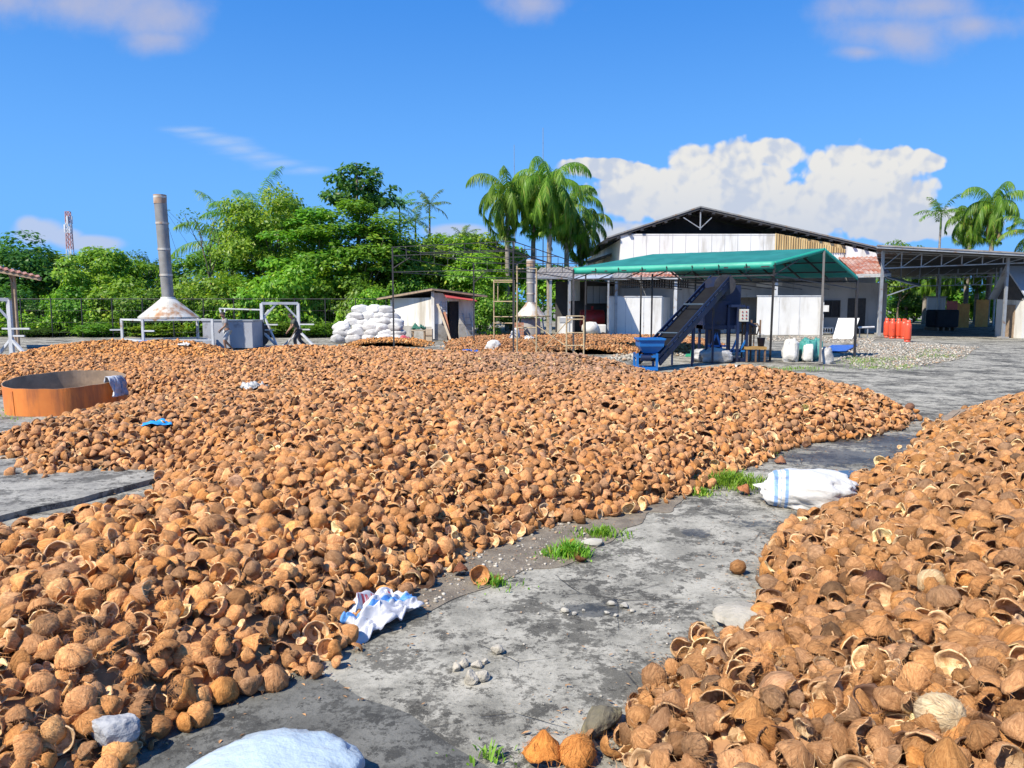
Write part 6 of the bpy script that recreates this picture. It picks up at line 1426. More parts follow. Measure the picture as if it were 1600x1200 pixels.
def sack_mesh(name, seed, size, seg=40, rings=22, e=.62, wr=.05, pinch=(0, 0), sag=.0, m=None):
    """stuffed sack lying along x; pinch = how far each end gathers to a point"""
    r_ = np.random.default_rng(seed); off = r_.uniform(0, 40, 3); vs = []; fs = []
    sg = lambda v, k: math.copysign(abs(v) ** k, v)
    for i in range(rings + 1):
        a = -PI / 2 + PI * i / rings
        for j in range(seg):
            t = 2 * PI * j / seg; x = sg(SIN(a), e); ca = abs(COS(a)) ** e; y = ca * sg(COS(t), .75); z = ca * sg(SIN(t), .75)
            pn = pinch[0] if x < 0 else pinch[1]; k = 1 - pn * abs(x) ** 2.2; y *= k; z *= k
            n = mnoise.noise((x * 1.4 + off[0], y * 1.4 + off[1], z * 1.4 + off[2])); f = mnoise.noise((x * 4 + off[1], y * 5, z * 5 + off[0])); ridge = abs(mnoise.noise((x * 2.2 + off[2], y * 3.5, z * 3.5 + off[1])))
            s = 1 + wr * 2.4 * n + wr * f - wr * 2.0 * (.25 - min(.25, ridge))
            z2 = z * s; z2 = z2 if z2 > -.72 else -.72 + (z2 + .72) * .15
            z2 -= sag * x * x
            vs.append((x * s * size[0] / 2, y * s * size[1] / 2, (z2 + .75) * size[2] / 1.7))
    for i in range(rings):
        for j in range(seg): fs.append((i * seg + j, i * seg + (j + 1) % seg, (i + 1) * seg + (j + 1) % seg, (i + 1) * seg + j))
    return mesh_np(name, vs, fs, [m or m_sack], True)
SK = [sack_mesh('sack', 40 + i, (.92, .60, .40), 32, 16, .6, .07, (.25, .35), m=m_sack if i not in (1, 3) else m_sackd) for i in range(5)]
rowsx = [(525, [600, 690, 785, 880, 965], 'bottom'), (518, [622, 715, 812, 897, 968], 'second'), (509.5, [618, 728, 806, 880, 950], 'third'), (501, [690, 752, 832, 895, 955], 'fourth'), (493.5, [708, 785, 855, 925], 'fifth'), (487, [738, 815, 888], 'top')]
ordn = ['leftmost', 'second from the left', 'middle', 'second from the right', 'rightmost']
rs_ = random.Random(3)
for ri, (y, xs, rn) in enumerate(rowsx):
    for k, xz in enumerate(xs):
        px = 380 + xz / 4; d = 39.2 + ri * .12; o = link('stuffed_sack', SK[rs_.randrange(5)]); p = gx(px, d); o.location = (p.x, d, max(0, .02 + ri * .285 + rs_.uniform(-.02, .03))); s = rs_.uniform(.92, 1.1); o.scale = (s, s, s * rs_.uniform(.95, 1.2)); o.rotation_euler = (rs_.uniform(-.2, .2), rs_.uniform(-.12, .12), rs_.choice((0, PI)) + rs_.uniform(-.5, .5))
        pos = ordn[k] if len(xs) == 5 else (['leftmost', 'second from the left', 'second from the right', 'rightmost'][k] if len(xs) == 4 else ['leftmost', 'middle', 'rightmost'][k])
        tag(o, 'white sack, %s in the %s row of the stack' % (pos, rn + (' from bottom' if rn not in ('bottom', 'top') else '')), 'sack', 'white sacks stacked left of the shed')
# striped sack in the foreground
o = link('striped_sack', sack_mesh('striped_sack', 77, (.98, .64, .36), 80, 44, .72, .095, (.86, .12), m=m_stripe)); g = G(1262, 792); o.location = (g.x, g.y + .12, -.01); o.rotation_euler = (0, R(2), R(-14)); tag(o, 'white stuffed sack with blue stripes lying alone on the concrete', 'sack')
# pale plastic bag at the very bottom
m_plas = sack_mat('pale_plastic', (.40, .49, .55), (.35, .43, .49), None, False, .32)
o = link('plastic_bag', sack_mesh('plastic_bag', 81, (.76, .66, .235), 72, 40, .85, .07, (.25, .25), m=m_plas)); g = G(425, 1235); o.location = (g.x, g.y - .10, -.03); o.rotation_euler = (0, R(-3), R(8)); tag(o, 'pale bluish plastic bag cut off by the bottom edge of the photo', 'bag')
# upright sacks under the canopy
for i, (px, yb, d, wd, ht, mm, lb) in enumerate([(1243, 563, 26.9, .62, .74, m_sack, 'white open sack standing left in the group at the canopy post'), (1266, 561, 27.4, .66, .72, m_teals, 'teal sack standing behind the white ones at the canopy post'), (1268, 563, 26.8, .42, .56, m_sack, 'small white sack in front of the teal sack'), (1281, 560, 28.0, .50, .68, m_teals, 'second teal sack half hidden by the ridge post of the canopy'), (1295, 567, 26.0, .46, .50, m_sackd, 'greyish white sack standing just right of the ridge post of the canopy')]):
    me_ = sack_mesh('standing_sack', 90 + i, (ht * 1.15, wd, wd * .8), 44, 28, .38, .12, (.02, .42), m=mm); o = link('standing_sack', me_); p = gx(px, d); o.location = (p.x + wd * .2, d, ht * .5); o.rotation_euler = (0, R(-90), R(rs_.uniform(-30, 30))); tag(o, lb, 'sack', 'sacks standing at the canopy post')
for i, (px, d, sz, rz, lb) in enumerate([(1098, 26.9, (.75, .6, .42), .3, 'grey white sack lying left in the pair at the crusher foot'), (1121, 26.3, (.95, .6, .50), -.2, 'bigger grey white sack lying right in the pair at the crusher foot')]):
    o = link('covered_sack', sack_mesh('covered_sack', 110 + i, sz, 36, 20, .6, .10, (.2, .3), m=m_sackd)); o.location = gx(px, d); o.rotation_euler = (0, 0, rz); tag(o, lb, 'sack', 'sacks lying at the crusher foot')
def crumpled(name, seed, w_, l_, h_, m, loc, rz, label, cat, nx=30, ny=22, fold=1.0, tilt=(0, 0), under=None):
    """crumpled cloth or bag lying where it fell"""
    r_ = np.random.default_rng(seed); off = r_.uniform(0, 30, 2); vs = []; fs = []
    for j in range(ny + 1):
        for i in range(nx + 1):
            u, v = i / nx - .5, j / ny - .5
            ed = 1 + .25 * mnoise.noise((u * 3 + off[0], v * 3, 5)); x = u * w_ * ed + .06 * w_ * mnoise.noise((u * 7, v * 7 + off[1], 1)); y = v * l_ * ed + .06 * l_ * mnoise.noise((u * 7 + off[0], v * 7, 8))
            z = h_ * (.5 * abs(mnoise.noise((u * 4.5 * fold + off[0], v * 4.5 * fold + off[1], 0))) * 2 + .45 * abs(mnoise.noise((u * 9 * fold + off[1], v * 9 * fold, 3)))) * (1.15 - 3.2 * (u * u * u * u + v * v * v * v) * 2) + h_ * .25 * max(0, 1 - 5 * (u * u + v * v))
            z = max(.004, z) + tilt[0] * x + tilt[1] * y
            vs.append((x, y, z))
    for j in range(ny):
        for i in range(nx): a = j * (nx + 1) + i; fs.append((a, a + 1, a + nx + 2, a + nx + 1))
    o = link(name, mesh_np(name, vs, fs, [m], True)); o.location = loc; o.rotation_euler = (0, 0, rz); s_ = o.modifiers.new('thickness', 'SOLIDIFY'); s_.thickness = .004
    return tag(o, label, cat)
m_torn = sack_mat('torn_print_bag', (.60, .61, .64), (.50, .51, .56), None, True, .45)
def torn():
    m = m_torn; t = NT(m.node_tree); b = m.node_tree.nodes['Principled BSDF']; tc = t.new('ShaderNodeTexCoord').outputs['Object']; old = b.inputs['Base Color'].links[0].from_socket
    s = t.new('ShaderNodeSeparateXYZ'); t.lk(tc, s.inputs[0]); dst = t.math('ABSOLUTE', t.math('ADD', s.outputs[1], t.math('MULTIPLY_ADD', s.outputs[0], .12, .015)))
    c = t.mix(t.math('LESS_THAN', dst, .026), old, (.10, .30, .66)); rd = t.math('ABSOLUTE', t.math('SUBTRACT', s.outputs[1], .085)); k = t.math('MULTIPLY', t.math('LESS_THAN', rd, .012), t.step(t.noise(t.map(tc, (60, 8, 1)), 1, 2), .5, .55)); c = t.mix(k, c, (.55, .06, .08)); t.lk(c, b.inputs['Base Color'])
torn()
g = G(582, 982); crumpled('torn_bag', 5, .56, .32, .12, m_torn, (g.x, g.y + .10, .045), R(52), 'torn white woven bag with a blue stripe at the foot of the left heap', 'torn bag', 60, 40, .85, (.10, .15))
g = on_heap(246, 664); crumpled('blue_plastic', 6, .34, .30, .07, sack_mat('bright_blue_plastic', (.03, .32, .78), (.025, .26, .66), None, False, .4), (g.x, g.y, g.z + .06), .4, 'bright blue plastic scrap among the shells right of the orange ring', 'plastic scrap', 16, 12, .5)
g = on_heap(397, 608); crumpled('grey_plastic', 8, .42, .36, .16, sack_mat('grey_plastic', (.50, .52, .52), (.10, .10, .11), None, False, .4, (.03, .03, .03)), (g.x, g.y, heap_z(g.x, g.y) + .05), .9, 'crumpled grey and black plastic scrap in the middle of the left heap', 'plastic scrap', 20, 14)
g = on_heap(288, 541); crumpled('white_scrap', 9, .40, .3, .14, m_sack, (g.x, g.y, heap_z(g.x, g.y) + .06), 0, 'small white bag scrap on the top of the back left heap', 'bag scrap', 14, 10)
g = gx(733, 31.5); crumpled('blue_cloth', 10, .85, .5, .16, m_bluetarp, g, .2, 'crumpled dark blue cloth on the ground at the pipe frame post', 'cloth', 22, 14)
o = link('white_bag', sack_mesh('white_bag', 121, (.62, .5, .5), 30, 18, .7, .12, (.3, .4), m=m_sack)); o.location = gx(770, 32.2); tag(o, 'white bag lying on the far flat heap right of the blue cloth', 'bag')
o = link('white_bag', sack_mesh('white_bag', 122, (.85, .52, .42), 30, 18, .55, .10, (.1, .4), m=m_sack)); p = gx(805, 36.5); o.location = (p.x + .18, p.y, .42); o.rotation_euler = (0, R(-86), .3); tag(o, 'tall white bag standing at the foot of the second hood', 'bag')
o = link('white_bag', sack_mesh('white_bag', 123, (.5, .42, .34), 30, 18, .6, .10, (.2, .3), m=m_sack)); o.location = gx(826, 35.6); o.location.z = .2; tag(o, 'low white bag on the far shells right of the tall white bag', 'bag')
g = G(1152, 578); crumpled('white_sheet', 12, .62, .34, .12, m_sack, (g.x, g.y, .02), .1, 'small white bag lying behind the crest of the heap right of the conveyor', 'bag', 20, 12)
bs = gx(1311, 33.6); o = link('blue_sheet', None) if False else None
e = E('blue_sheet', bs, 'flat blue plastic panel lying on the rubble right of the sacks', 'panel'); w = W(); w.slab([at(1283, 549, 31.5) * 1, at(1322, 547, 31.8), at(1340, 537, 36.5), at(1300, 539, 36.3)], .03)
for v_ in w.v: v_.z = v_.z * .0 + (.075 if w.v.index(v_) < 4 else .045)
w.build('sheet', m_bluetarp, e); w = W(); w.bar((bs.x - .9, 32.5, .02), (bs.x + .9, 32.7, .02), .08, .04); w.bar((bs.x - .6, 35.6, .02), (bs.x + 1.2, 35.6, .02), .08, .04); w.build('bearers', m_wood, e)
p = gx(655, 40.85); zt5 = CAMH + (475 - 516) / FPX * 40.5; crumpled('green_cloth', 13, .75, .5, .34, mat('dark_green_cloth', (.02, .12, .085), (.015, .09, .07), .8, 3), (p.x, p.y, zt5 + .005), 0, 'dark green bundled cloth on the work table', 'cloth', 20, 14)
o = link('red_bundle', sack_mesh('red_bundle', 131, (.55, .4, .4), 26, 16, .7, .10, (.2, .2), m=sack_mat('red_bag', (.40, .03, .05), (.50, .20, .20)))); o.location = gx(631, 39.0); tag(o, 'small red bundle on the ground between sack stack and work table', 'bundle')
# cloth over the ring rim
def ring_cloth():
    c = rp.location; vs = []; fs = []; nx, ny = 14, 22; t0 = R(-12)
    for j in range(ny + 1):
        for i in range(nx + 1):
            u = i / nx - .5; v = j / ny; a = t0 + u * .34 + .03 * SIN(v * 9 + i); s = (v - .38) * .62; n = .03 * mnoise.noise((u * 6, v * 6, 2)) + .02 * SIN(u * 26 + v * 3)
            if s < 0: r = 1.0 - .03 + s * .35 + n * .6; z = .67 + s * .8
            else: r = 1.0 + .02 + min(s, .06) + n + s * .12; z = .67 - max(0, s - .02) * .95
            if abs(s) < .03: z = .685
            vs.append((c.x + r * COS(a), c.y + r * SIN(a), z + .02 * n))
    for j in range(ny):
        for i in range(nx): k = j * (nx + 1) + i; fs.append((k, k + 1, k + nx + 2, k + nx + 1))
    o = link('draped_cloth', mesh_np('draped_cloth', vs, fs, [sack_mat('grey_blue_cloth', (.50, .53, .58), (.16, .18, .24), None, False, .85)], True)); s_ = o.modifiers.new('thickness', 'SOLIDIFY'); s_.thickness = .008
    tag(o, 'grey and white cloth hanging over the right rim of the orange ring', 'cloth')
ring_cloth()

# ------------------------------------------------------------------ stones
def rock_mesh(name, seed, size, sub=3, m=None, flat=1.0, cuts=9):
    r_ = np.random.default_rng(seed); bm = bmesh.new(); bmesh.ops.create_icosphere(bm, subdivisions=sub, radius=1.0)
    pl = [(Vector(r_.normal(size=3)).normalized(), r_.uniform(.55, .85)) for _ in range(cuts)]; off = Vector(r_.uniform(0, 30, 3))
    for v in bm.verts:
        p = v.co.copy()
        for n, d in pl:
            k = p.dot(n) - d
            if k > 0: p -= n * k * .93
        p *= 1 + .09 * mnoise.noise(p * 1.8 + off) + .05 * mnoise.noise(p * 5 + off) + .03 * mnoise.noise(p * 11 + off)
        v.co = Vector((p.x * size[0] / 1.5, p.y * size[1] / 1.5, p.z * size[2] * flat / 1.5))
    me = bpy.data.meshes.new(name); bm.to_mesh(me); bm.free(); me.materials.append(m or m_rock); return me
def rock(name, seed, size, loc, label, cat='stone', m=None, rz=0, group=None, sub=3, sink=.35):
    o = link(name, rock_mesh(name, seed, size, sub, m)); o.location = (loc[0], loc[1], loc[2] + size[2] * sink); o.rotation_euler = (0, 0, rz); return tag(o, label, cat, group)
g = on_heap(178, 1146, .09) + Vector((0, 0, .10)); rock('stone', 1, (.18, .12, .125), (g.x, g.y, g.z - .06), 'light grey angular stone lying on the near left shells', 'stone', mat('blue_grey_stone', (.36, .37, .38), (.25, .26, .28), .9, 9, grime=(.2, .2, .22), gamt=.4, gscale=14, bump=.7, bscale=30), .25, None, 4)
m_chunk = mat('concrete_chunk', (.40, .37, .31), (.29, .27, .22), .95, 12, bump=.6, bscale=50)
for i, (px, py, s, lb) in enumerate([(777, 1020, .062, 'rearmost concrete lump of the little group on the slab'), (724, 1040, .055, 'left upper concrete lump of the little group'), (713, 1046, .05, 'leftmost concrete lump of the little group'), (745, 1042, .052, 'middle concrete lump of the little group'), (757, 1036, .035, 'smallest pointed concrete lump of the little group'), (736, 1064, .082, 'biggest nearest concrete lump of the little group'), (752, 1061, .07, 'nearest right concrete lump of the little group')]):
    rock('concrete_lump', 10 + i, (s, s * .85, s * .75), G(px, py), lb, 'concrete lump', m_chunk, i, 'concrete lumps on the near slab')
rock('flat_slab_piece', 30, (.33, .36, .10), G(1172, 976), 'pale rough broken concrete piece at the left edge of the right heap', 'concrete piece', m_chunk, .5, None, 4, .4)
rock('bark_lump', 31, (.24, .12, .13), G(938, 1140), 'dark mossy elongated rock leaning on the tip of the right heap', 'rock', mat('mossy_rock', (.15, .13, .085), (.075, .07, .05), .95, 9, grime=(.20, .17, .09), gamt=.5, gscale=9, bump=.9, bscale=28), .9, None, 4)
rock('flat_stone', 32, (.17, .10, .05), G(927, 851), 'pale flat stone beside the small weed tuft on the soil strip', 'stone', m_limest, .2)
rock('pale_brick', 33, (.17, .07, .05), G(30, 714), 'pale block at the left foot of the shells near the slab', 'brick', m_limest, .15)
rock('pale_brick', 34, (.28, .12, .06), G(55, 672), 'pale flat block lying against the foot of the orange ring', 'brick', m_limest, -.2)
for i, (px, py, s) in enumerate([(884, 955, .05), (897, 960, .035), (912, 954, .025), (948, 958, .032), (962, 962, .03), (975, 948, .06), (955, 944, .05), (988, 955, .035)]):
    rock('pebble', 50 + i, (s, s * .8, s * .5), G(px, py), 'pale pebble at the rim of the little dark puddle hole on the slab', 'pebble', m_limest, i, 'pebbles around the dark puddle hole')
def stones(name, label, areas, m, seed, kind='stuff'):
    r_ = np.random.default_rng(seed); base = [rock_mesh('s', seed * 7 + i, (1, .85, .6), 1, None, 1.0, 6) for i in range(4)]; V = []; F = []
    cache = []
    for b_ in base:
        vv = np.empty(len(b_.vertices) * 3); b_.vertices.foreach_get('co', vv); cache.append((vv.reshape(-1, 3), np.array([p.vertices[:] for p in b_.polygons]))); bpy.data.meshes.remove(b_)
    nv = 0
    for (poly, n, s0_, s1_) in areas:
        P_ = np.array([V2(q) for q in poly]); lo_, hi_ = P_.min(0), P_.max(0); c = 0
        while c < n:
            q = r_.uniform(lo_, hi_, (n, 2)); ok_ = poly_field([tuple(k) for k in P_], q[:, 0], q[:, 1]) > 0
            if ok_.sum() == 0: break
            for (x, y) in q[ok_]:
                if c >= n: break
                s = s0_ + (s1_ - s0_) * r_.random() ** 3; v, f = cache[r_.integers(4)]; a = r_.uniform(0, 2 * PI); ca, sa = COS(a), SIN(a)
                vv = v * s; vv = np.stack([vv[:, 0] * ca - vv[:, 1] * sa + x, vv[:, 0] * sa + vv[:, 1] * ca + y, vv[:, 2] + s * .2], 1); V.append(vv); F.append(f + nv); nv += len(vv); c += 1
    me_ = mesh_np(name, np.concatenate(V), np.concatenate(F), [m]); return tag(link(name, me_), label, 'stones', None, kind)
def rub():
    m, t, b = newmat('rubble_mix'); r = t.new('ShaderNodeNewGeometry').outputs['Random Per Island']
    c = t.mix(t.step(r, .0, .8), (.46, .43, .37), (.20, .185, .155)); c = t.mix(t.step(r, .82, .9), c, (.34, .24, .16)); t.lk(c, b.inputs['Base Color']); b.inputs['Roughness'].default_value = .95; return m
m_rub = rub()
stones('rubble', 'spread of pale limestone rubble in front of the carport and the white partitions', [([G(1310, 562), G(1335, 540), G(1400, 534), G(1530, 542), G(1500, 562), G(1400, 578), G(1340, 574)], 7500, .02, .095), ([G(1200, 533), G(1200, 525), G(1370, 528), G(1360, 538)], 1900, .03, .12), ([G(920, 533), G(940, 523), G(1090, 523), G(1090, 532)], 1600, .03, .13), ([G(945, 562), G(960, 553), G(1000, 552), G(1000, 566)], 260, .04, .16), ([G(1030, 557), G(1040, 546), G(1110, 546), G(1100, 556)], 260, .04, .14)], m_rub, 3)
stones('pebbles', 'small stones and grit on the soil strip at the foot of the left heap', [([G(640, 960), G(760, 915), G(850, 890), G(925, 868), G(960, 835), G(880, 815), G(760, 856), G(680, 893)], 520, .005, .036), ([G(1085, 775), G(1160, 745), G(1120, 735), G(1060, 760)], 120, .006, .03), ([G(520, 1050), G(900, 1150), G(1000, 1060), G(1150, 900), G(1150, 800), G(900, 890), G(660, 980)], 150, .004, .016)], m_rub, 4)
def puddle():
    m, t, b = newmat('puddle_water'); b.inputs['Base Color'].default_value = (.05, .055, .06, 1); b.inputs['Roughness'].default_value = .04; b.inputs['Specular IOR Level'].default_value = .8
    g = G(1325, 741); pts = [(g.x + .26 * COS(a) * (1 + .25 * SIN(3 * a)), g.y + .22 * SIN(a) * (1 + .2 * COS(2 * a))) for a in np.linspace(0, 2 * PI, 14, endpoint=False)]
    irregular(pts, .008, 'puddle', m, .03, 4)
puddle()
# broken wooden pallet between the heaps
e = E('wood_boards', G(1480, 662), 'weathered grey boards lying at the tip of the right heap', 'boards'); g = G(1476, 664); w = W()
for i in range(4):
    a = Vector((g.x - .28 + i * .13, g.y - .35 + i * .05, .06 + i * .006)); w.bar(a, a + Vector((.62, .62, .14)), .115, .022)
w.build('plank', m_palewood if False else mat('grey_board', (.24, .19, .14), (.17, .135, .10), .9, 6, bump=.3), e); w = W(); w.bar(Vector((g.x - .35, g.y - .2, .03)), Vector((g.x + .4, g.y + .05, .03)), .09, .05); w.bar(Vector((g.x + .1, g.y + .2, .10)), Vector((g.x + .6, g.y + .3, .13)), .07, .05); w.build('batten', m_wood, e)
# loose shells with a look of their own
def lone(kind, loc, rot, s, tint, inner, label, cat='coconut shell'):
    o = link('coconut_shell', neM[kind]); o.location = (loc[0], loc[1], rest(kind, rot, s) - .003 if loc[2] < .1 else loc[2]); o.rotation_euler = rot; o.scale = (s, s, s); o['tint'] = list(tint); o['inner'] = list(inner); return tag(o, label, cat)
g = G(1153, 896); lone(8, (g.x, g.y, .052), (.4, 1.1, 0), .108, (.33, .17, .07), (.3, .2, .1), 'single round brown coconut lying alone on the concrete', 'coconut')
g = G(750, 913); lone(0, (g.x, g.y, .055), (R(62), 0, R(12)), .145, (.40, .19, .07), (.50, .24, .09), 'single half shell with its orange cup facing the camera on the soil strip')
g = G(720, 900); lone(3, (g.x, g.y, .04), (R(160), .3, 1), .12, (.22, .09, .05), (.2, .1, .05), 'dark red brown shell lying back up left of the lone open cup')
g = G(777, 910); lone(4, (g.x, g.y, .03), (R(165), .1, 2), .14, (.26, .11, .05), (.2, .1, .05), 'flat dark shell just right of the lone open cup')
g = G(887, 862); lone(3, (g.x, g.y, .06), (R(200), R(20), 1), .15, (.46, .20, .07), (.2, .1, .05), 'pointed orange brown shell in the green weed tuft by the soil strip')
g = G(908, 876); lone(4, (g.x, g.y, .035), (R(25), .1, 2), .13, (.24, .11, .05), (.12, .06, .03), 'dark open shell on the concrete edge right of the weed tuft')
g = G(1160, 772); lone(3, (g.x, g.y, .06), (R(185), R(25), 0), .15, (.40, .17, .08), (.2, .1, .05), 'pointed reddish shell beside the largest weed tuft')
g = G(1219, 724); lone(3, (g.x, g.y, .06), (R(180), R(5), 0), .15, (.34, .17, .10), (.2, .1, .05), 'lone upright shell on the concrete behind the striped sack')
g = G(1303, 748); lone(0, (g.x, g.y, .05), (R(190), R(25), 0), .15, (.36, .16, .08), (.2, .1, .05), 'shell lying behind the right end of the striped sack')
g = G(1421, 643); lone(8, (g.x, g.y, .07), (0, 1, 0), .16, (.22, .12, .08), (.2, .1, .05), 'dark round shell at the outermost tip of the middle heap')
g = G(848, 1186); lone(3, (g.x, g.y, .085), (R(176), R(4), .3), .185, (.62, .25, .06), (.3, .15, .07), 'bright orange husk dome at the near tip of the right heap, left of two')
g = G(899, 1188); lone(2, (g.x + .01, g.y, .08), (R(184), R(-6), 1.3), .175, (.58, .25, .07), (.3, .15, .07), 'orange brown husk dome at the near tip of the right heap, right of two')
g = on_heap(1470, 1108, .08); lone(8, (g.x, g.y, heap_z(g.x, g.y) + .05), (1.2, .3, 0), .17, (.60, .48, .30), (.3, .2, .1), 'big pale cream bald coconut on the near right heap', 'coconut')
g = on_heap(1455, 902, .08); lone(8, (g.x, g.y, heap_z(g.x, g.y) + .05), (1.2, .3, 2), .15, (.56, .42, .24), (.3, .2, .1), 'smaller pale cream coconut higher up on the right heap', 'coconut')
g = on_heap(1365, 905, .08); lone(8, (g.x, g.y, heap_z(g.x, g.y) + .05), (1.0, .9, 2), .15, (.10, .045, .03), (.3, .2, .1), 'dark smooth brown coconut on the right heap left of the pale one', 'coconut')

# ------------------------------------------------------------------ people
m_skin = mat('skin', (.30, .165, .105), (.25, .135, .085), .6, 3)
m_hair = mat('hair', (.012, .010, .009), (.02, .017, .015), .7, 5)
def skinned(name, joints, edges, radii, m, parent, root=0, sub=2):
    me_ = bpy.data.meshes.new('tmp'); me_.from_pydata([tuple(j) for j in joints], edges, []); me_.update()
    o = bpy.data.objects.new('tmp', me_); COL.objects.link(o); md_ = o.modifiers.new('skin', 'SKIN'); md_.use_smooth_shade = True
    for i, v in enumerate(me_.skin_vertices[0].data): v.radius = radii[i] if hasattr(radii[i], '__len__') else (radii[i], radii[i]); v.use_root = (i == root)
    sb_ = o.modifiers.new('sub', 'SUBSURF'); sb_.levels = sub; sb_.render_levels = sub
    dg = bpy.context.evaluated_depsgraph_get(); r = bpy.data.meshes.new_from_object(o.evaluated_get(dg)); bpy.data.objects.remove(o); r.name = name
    r.materials.clear(); r.materials.append(m); r.polygons.foreach_set('use_smooth', np.ones(len(r.polygons), bool))
    return link(name, r, parent)
def person(loc, heading, label, P_, shirt, bottoms, short=True, scale=1.0):
    e = empty('person', loc, label, 'person', None, heading); e.scale = (scale,) * 3
    J = []; Ed = []; Rd = []
    def add(p, r, par=None):
        J.append(Vector(p)); Rd.append(r); 
        if par is not None: Ed.append((par, len(J) - 1))
        return len(J) - 1
    pel = add(P_['pelvis'], (.125, .10)); sp = add(Vector(P_['pelvis']).lerp(Vector(P_['chest']), .5), (.12, .095), pel); ch = add(P_['chest'], (.145, .105), sp)
    nk = add(P_['neck'], .055, ch); hd0 = Vector(P_['head']); f = Vector(P_.get('face', (1, 0, -.1))).normalized(); upv = (hd0 - Vector(P_['neck'])).normalized()
    hb = add(hd0 - upv * .075 + f * .015, .072, nk); hc = add(hd0 + upv * .01, .094, hb); ht = add(hd0 + upv * .085 - f * .01, .070, hc)
    add(hd0 + f * .108 - upv * .012, .014, hc)
    side = f.cross(upv).normalized()
    for s in (-1, 1): add(hd0 + side * s * .092 - upv * .01, .016, hc)
    for s, k in ((1, 'l'), (-1, 'r')):
        shd = add(P_['sh_' + k], .06, ch); el = add(P_['el_' + k], .042, shd); wr = add(P_['wr_' + k], .028, el)
        dr_ = (Vector(P_['wr_' + k]) - Vector(P_['el_' + k])).normalized(); pm = add(Vector(P_['wr_' + k]) + dr_ * .06, (.036, .02), wr)
        sd2 = dr_.cross(Vector((0, 0, 1))); sd2 = sd2.normalized() if sd2.length > .1 else Vector((0, 1, 0)); nn2 = dr_.cross(sd2).normalized()
        for i, (o_, L) in enumerate(((-.03, .062), (-.01, .075), (.01, .07), (.03, .055))):
            b_ = Vector(P_['wr_' + k]) + dr_ * .095 + sd2 * o_; a1 = add(b_, .0095, pm); a2 = add(b_ + dr_ * L * .5 + nn2 * .012, .009, a1); add(b_ + dr_ * L * .8 + nn2 * .035, .008, a2)
        th_ = Vector(P_['wr_' + k]) + dr_ * .035 + sd2 * -.04; a1 = add(th_, .011, wr); add(th_ + dr_ * .045 - sd2 * .018 + nn2 * .012, .009, a1)
        hp_ = add(P_['hp_' + k], .088, pel); kn = add(P_['kn_' + k], .055, hp_); cf = add(Vector(P_['kn_' + k]).lerp(Vector(P_['an_' + k]), .35), .052, kn); an = add(P_['an_' + k], .034, cf); hl = add(Vector(P_['an_' + k]) + Vector((.04, 0, -.05)), .036, an); add(P_['to_' + k], .028, hl)
    skinned('body', J, Ed, Rd, m_skin, e)
    def V_(k): return Vector(P_[k])
    # shirt follows torso and upper arms
    j = [V_('pelvis') + Vector((0, 0, .02)), V_('pelvis').lerp(V_('chest'), .5), V_('chest'), V_('neck') - (V_('neck') - V_('chest')) * .3]; ed = [(0, 1), (1, 2), (2, 3)]; rd = [(.150, .122), (.142, .115), (.166, .125), (.085, .075)]
    for k in 'lr': n = len(j); j += [V_('sh_' + k), V_('sh_' + k).lerp(V_('el_' + k), .72)]; ed += [(2, n), (n, n + 1)]; rd += [.078, .064]
    skinned('shirt', j, ed, rd, shirt, e)
    j = [V_('pelvis') + Vector((0, 0, .04))]; ed = []; rd = [(.152, .122)]; q = .92 if short else 1.0
    for k in 'lr':
        n = len(j); j += [V_('hp_' + k), V_('hp_' + k).lerp(V_('kn_' + k), .95 if short else 1.0)]; ed += [(0, n), (n, n + 1)]; rd += [.108, .083]
        if not short: j += [V_('kn_' + k).lerp(V_('an_' + k), .92)]; ed += [(n + 1, n + 2)]; rd += [.060]
    skinned('shorts' if short else 'trousers', j, ed, rd, bottoms, e)
    # hair cap, eyes, mouth, shoes
    Mh = Matrix((side, f, upv)).transposed(); mb = MB(); n = 18
    prof = [(.107 * SIN(a), .107 * 1.08 * COS(a)) for a in np.linspace(.02, 1.75, 9)]; vs_ = []
    for (r, z) in prof:
        for i in range(n):
            t = 2 * PI * i / n; fr = max(0, SIN(t)); zz = z if z > .02 else z + fr * .055; vs_.append(hd0 + upv * .008 - f * .010 + Mh @ Vector((r * COS(t), r * SIN(t) * (1 - .10 * fr), zz)))
    mb.add(vs_, [(i * n + q, i * n + (q + 1) % n, (i + 1) * n + (q + 1) % n, (i + 1) * n + q) for i in range(len(prof) - 1) for q in range(n)], True); mb.build('hair', m_hair, e)
    for s in (-1, 1): mb = MB(); c = hd0 + f * .088 + side * s * .034 + upv * .012; mb.tube([c - f * .008, c + f * .006], [.013, .008], 8); mb.build('eye', m_hair, e)
    mb = MB(); mb.bar(hd0 + f * .088 - upv * .050 - side * .022, hd0 + f * .088 - upv * .050 + side * .022, .012, .01); mb.build('mouth', mat('lips', (.15, .05, .04), None, .6), e)
    for k in 'lr':
        a = V_('an_' + k); t_ = V_('to_' + k); mb = MB(); d_ = (t_ - a); d_.z = 0; d_ = d_.normalized(); c = Vector((a.x, a.y, t_.z - .033)); mb.tube([c - d_ * .055, c + d_ * .05, c + d_ * .20], [.035, .045, .034], 10); mb.build('sandal', m_black, e)
    return e
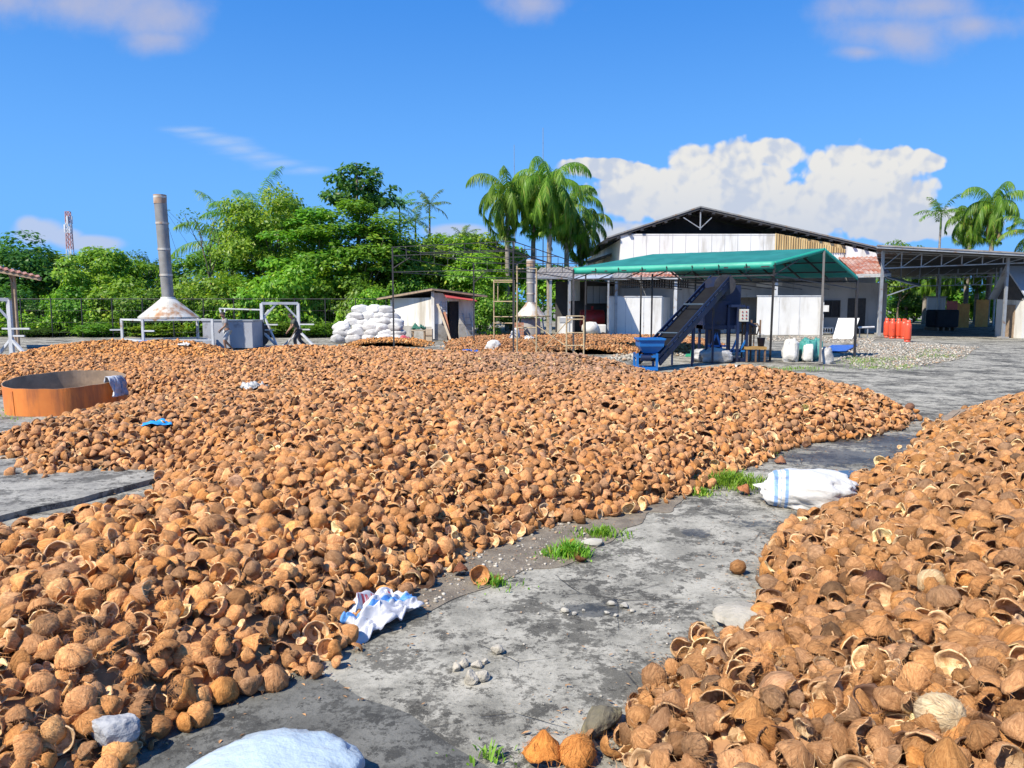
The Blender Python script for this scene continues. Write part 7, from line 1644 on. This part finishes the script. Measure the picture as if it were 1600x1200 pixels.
WALK = dict(pelvis=(0, 0, .90), chest=(.07, 0, 1.24), neck=(.11, 0, 1.44), head=(.16, 0, 1.575), face=(1, .25, -.25), sh_l=(.10, .19, 1.38), sh_r=(.07, -.19, 1.38), el_l=(.17, .25, 1.12), wr_l=(.33, .16, .97), el_r=(-.02, -.27, 1.11), wr_r=(.16, -.22, .93),
            hp_l=(.01, .09, .86), kn_l=(.18, .10, .49), an_l=(.10, .10, .09), to_l=(.24, .11, .035), hp_r=(-.01, -.09, .86), kn_r=(.04, -.10, .46), an_r=(-.26, -.11, .14), to_r=(-.13, -.12, .035))
p = gx(355, 31.6); person(p, R(222), 'man in grey shirt and light shorts walking by the grey tank', WALK, mat('grey_shirt', (.16, .16, .17), (.30, .30, .31), .85, 9), mat('light_shorts', (.42, .44, .46), (.26, .28, .31), .85, 12))
W2 = dict(WALK); W2.update(chest=(.15, 0, 1.20), neck=(.23, 0, 1.38), head=(.31, 0, 1.50), face=(1, .3, -.35), sh_l=(.21, .19, 1.32), sh_r=(.17, -.19, 1.33), el_l=(.30, .23, 1.06), wr_l=(.44, .10, .88), el_r=(.22, -.26, 1.05), wr_r=(.40, -.14, .86), kn_l=(.20, .1, .50), an_l=(.12, .1, .09), to_l=(.26, .11, .035), kn_r=(-.08, -.1, .46), an_r=(-.42, -.11, .16), to_r=(-.29, -.12, .04))
p = gx(466, 32.8); person(p, R(212), 'man in dark clothes leaning forward in front of the white gantry', W2, mat('olive_shirt', (.055, .06, .05), (.08, .085, .07), .9, 8), mat('dark_trousers', (.03, .03, .035), (.05, .05, .055), .9, 8), False)
W3 = dict(WALK); W3.update(pelvis=(0, 0, .62), chest=(.20, 0, .92), neck=(.30, 0, 1.10), head=(.37, 0, 1.22), sh_l=(.28, .19, 1.04), sh_r=(.26, -.19, 1.04), el_l=(.38, .24, .80), wr_l=(.55, .14, .66), el_r=(.36, -.24, .80), wr_r=(.54, -.12, .66), hp_l=(.0, .09, .60), kn_l=(.33, .13, .46), an_l=(.12, .12, .09), to_l=(.26, .13, .035), hp_r=(0, -.09, .60), kn_r=(.30, -.14, .44), an_r=(.02, -.13, .09), to_r=(.16, -.14, .035))
p = gx(617, 41.2); person(p, R(180), 'person in dark red bending behind the right end of the sack stack', W3, mat('dark_red_shirt', (.16, .02, .025), (.11, .015, .02), .9, 6), mat('dark_trousers', (.03, .03, .035), (.05, .05, .055), .9, 8), False)
# tools
sv = empty('shovel', gx(452, 32.5), 'long handled shovel held by the man in dark clothes', 'shovel'); q = gx(452, 32.5); w = W(); w.tube([q + Vector((.30, .02, 1.0)), q + Vector((-.12, -.1, .18))], .018, 6); w.build('handle', m_wood, sv); w = W(); w.bar(q + Vector((-.12, -.1, .2)), q + Vector((-.28, -.14, .0)), .20, .02); w.build('blade', m_steelg, sv)
br = empty('broom', G(1079, 557), 'green headed broom standing by the conveyor', 'broom'); q = G(1079, 557); w = W(); w.tube([q + Vector((0, 0, .06)), q + Vector((.16, .12, 1.3))], .014, 6); w.build('handle', m_teal, br); w = W(); w.box(q + Vector((0, 0, .05)), (.42, .16, .10), None, .7); w.build('head', mat('green_plastic', (.03, .30, .16), None, .5), br)
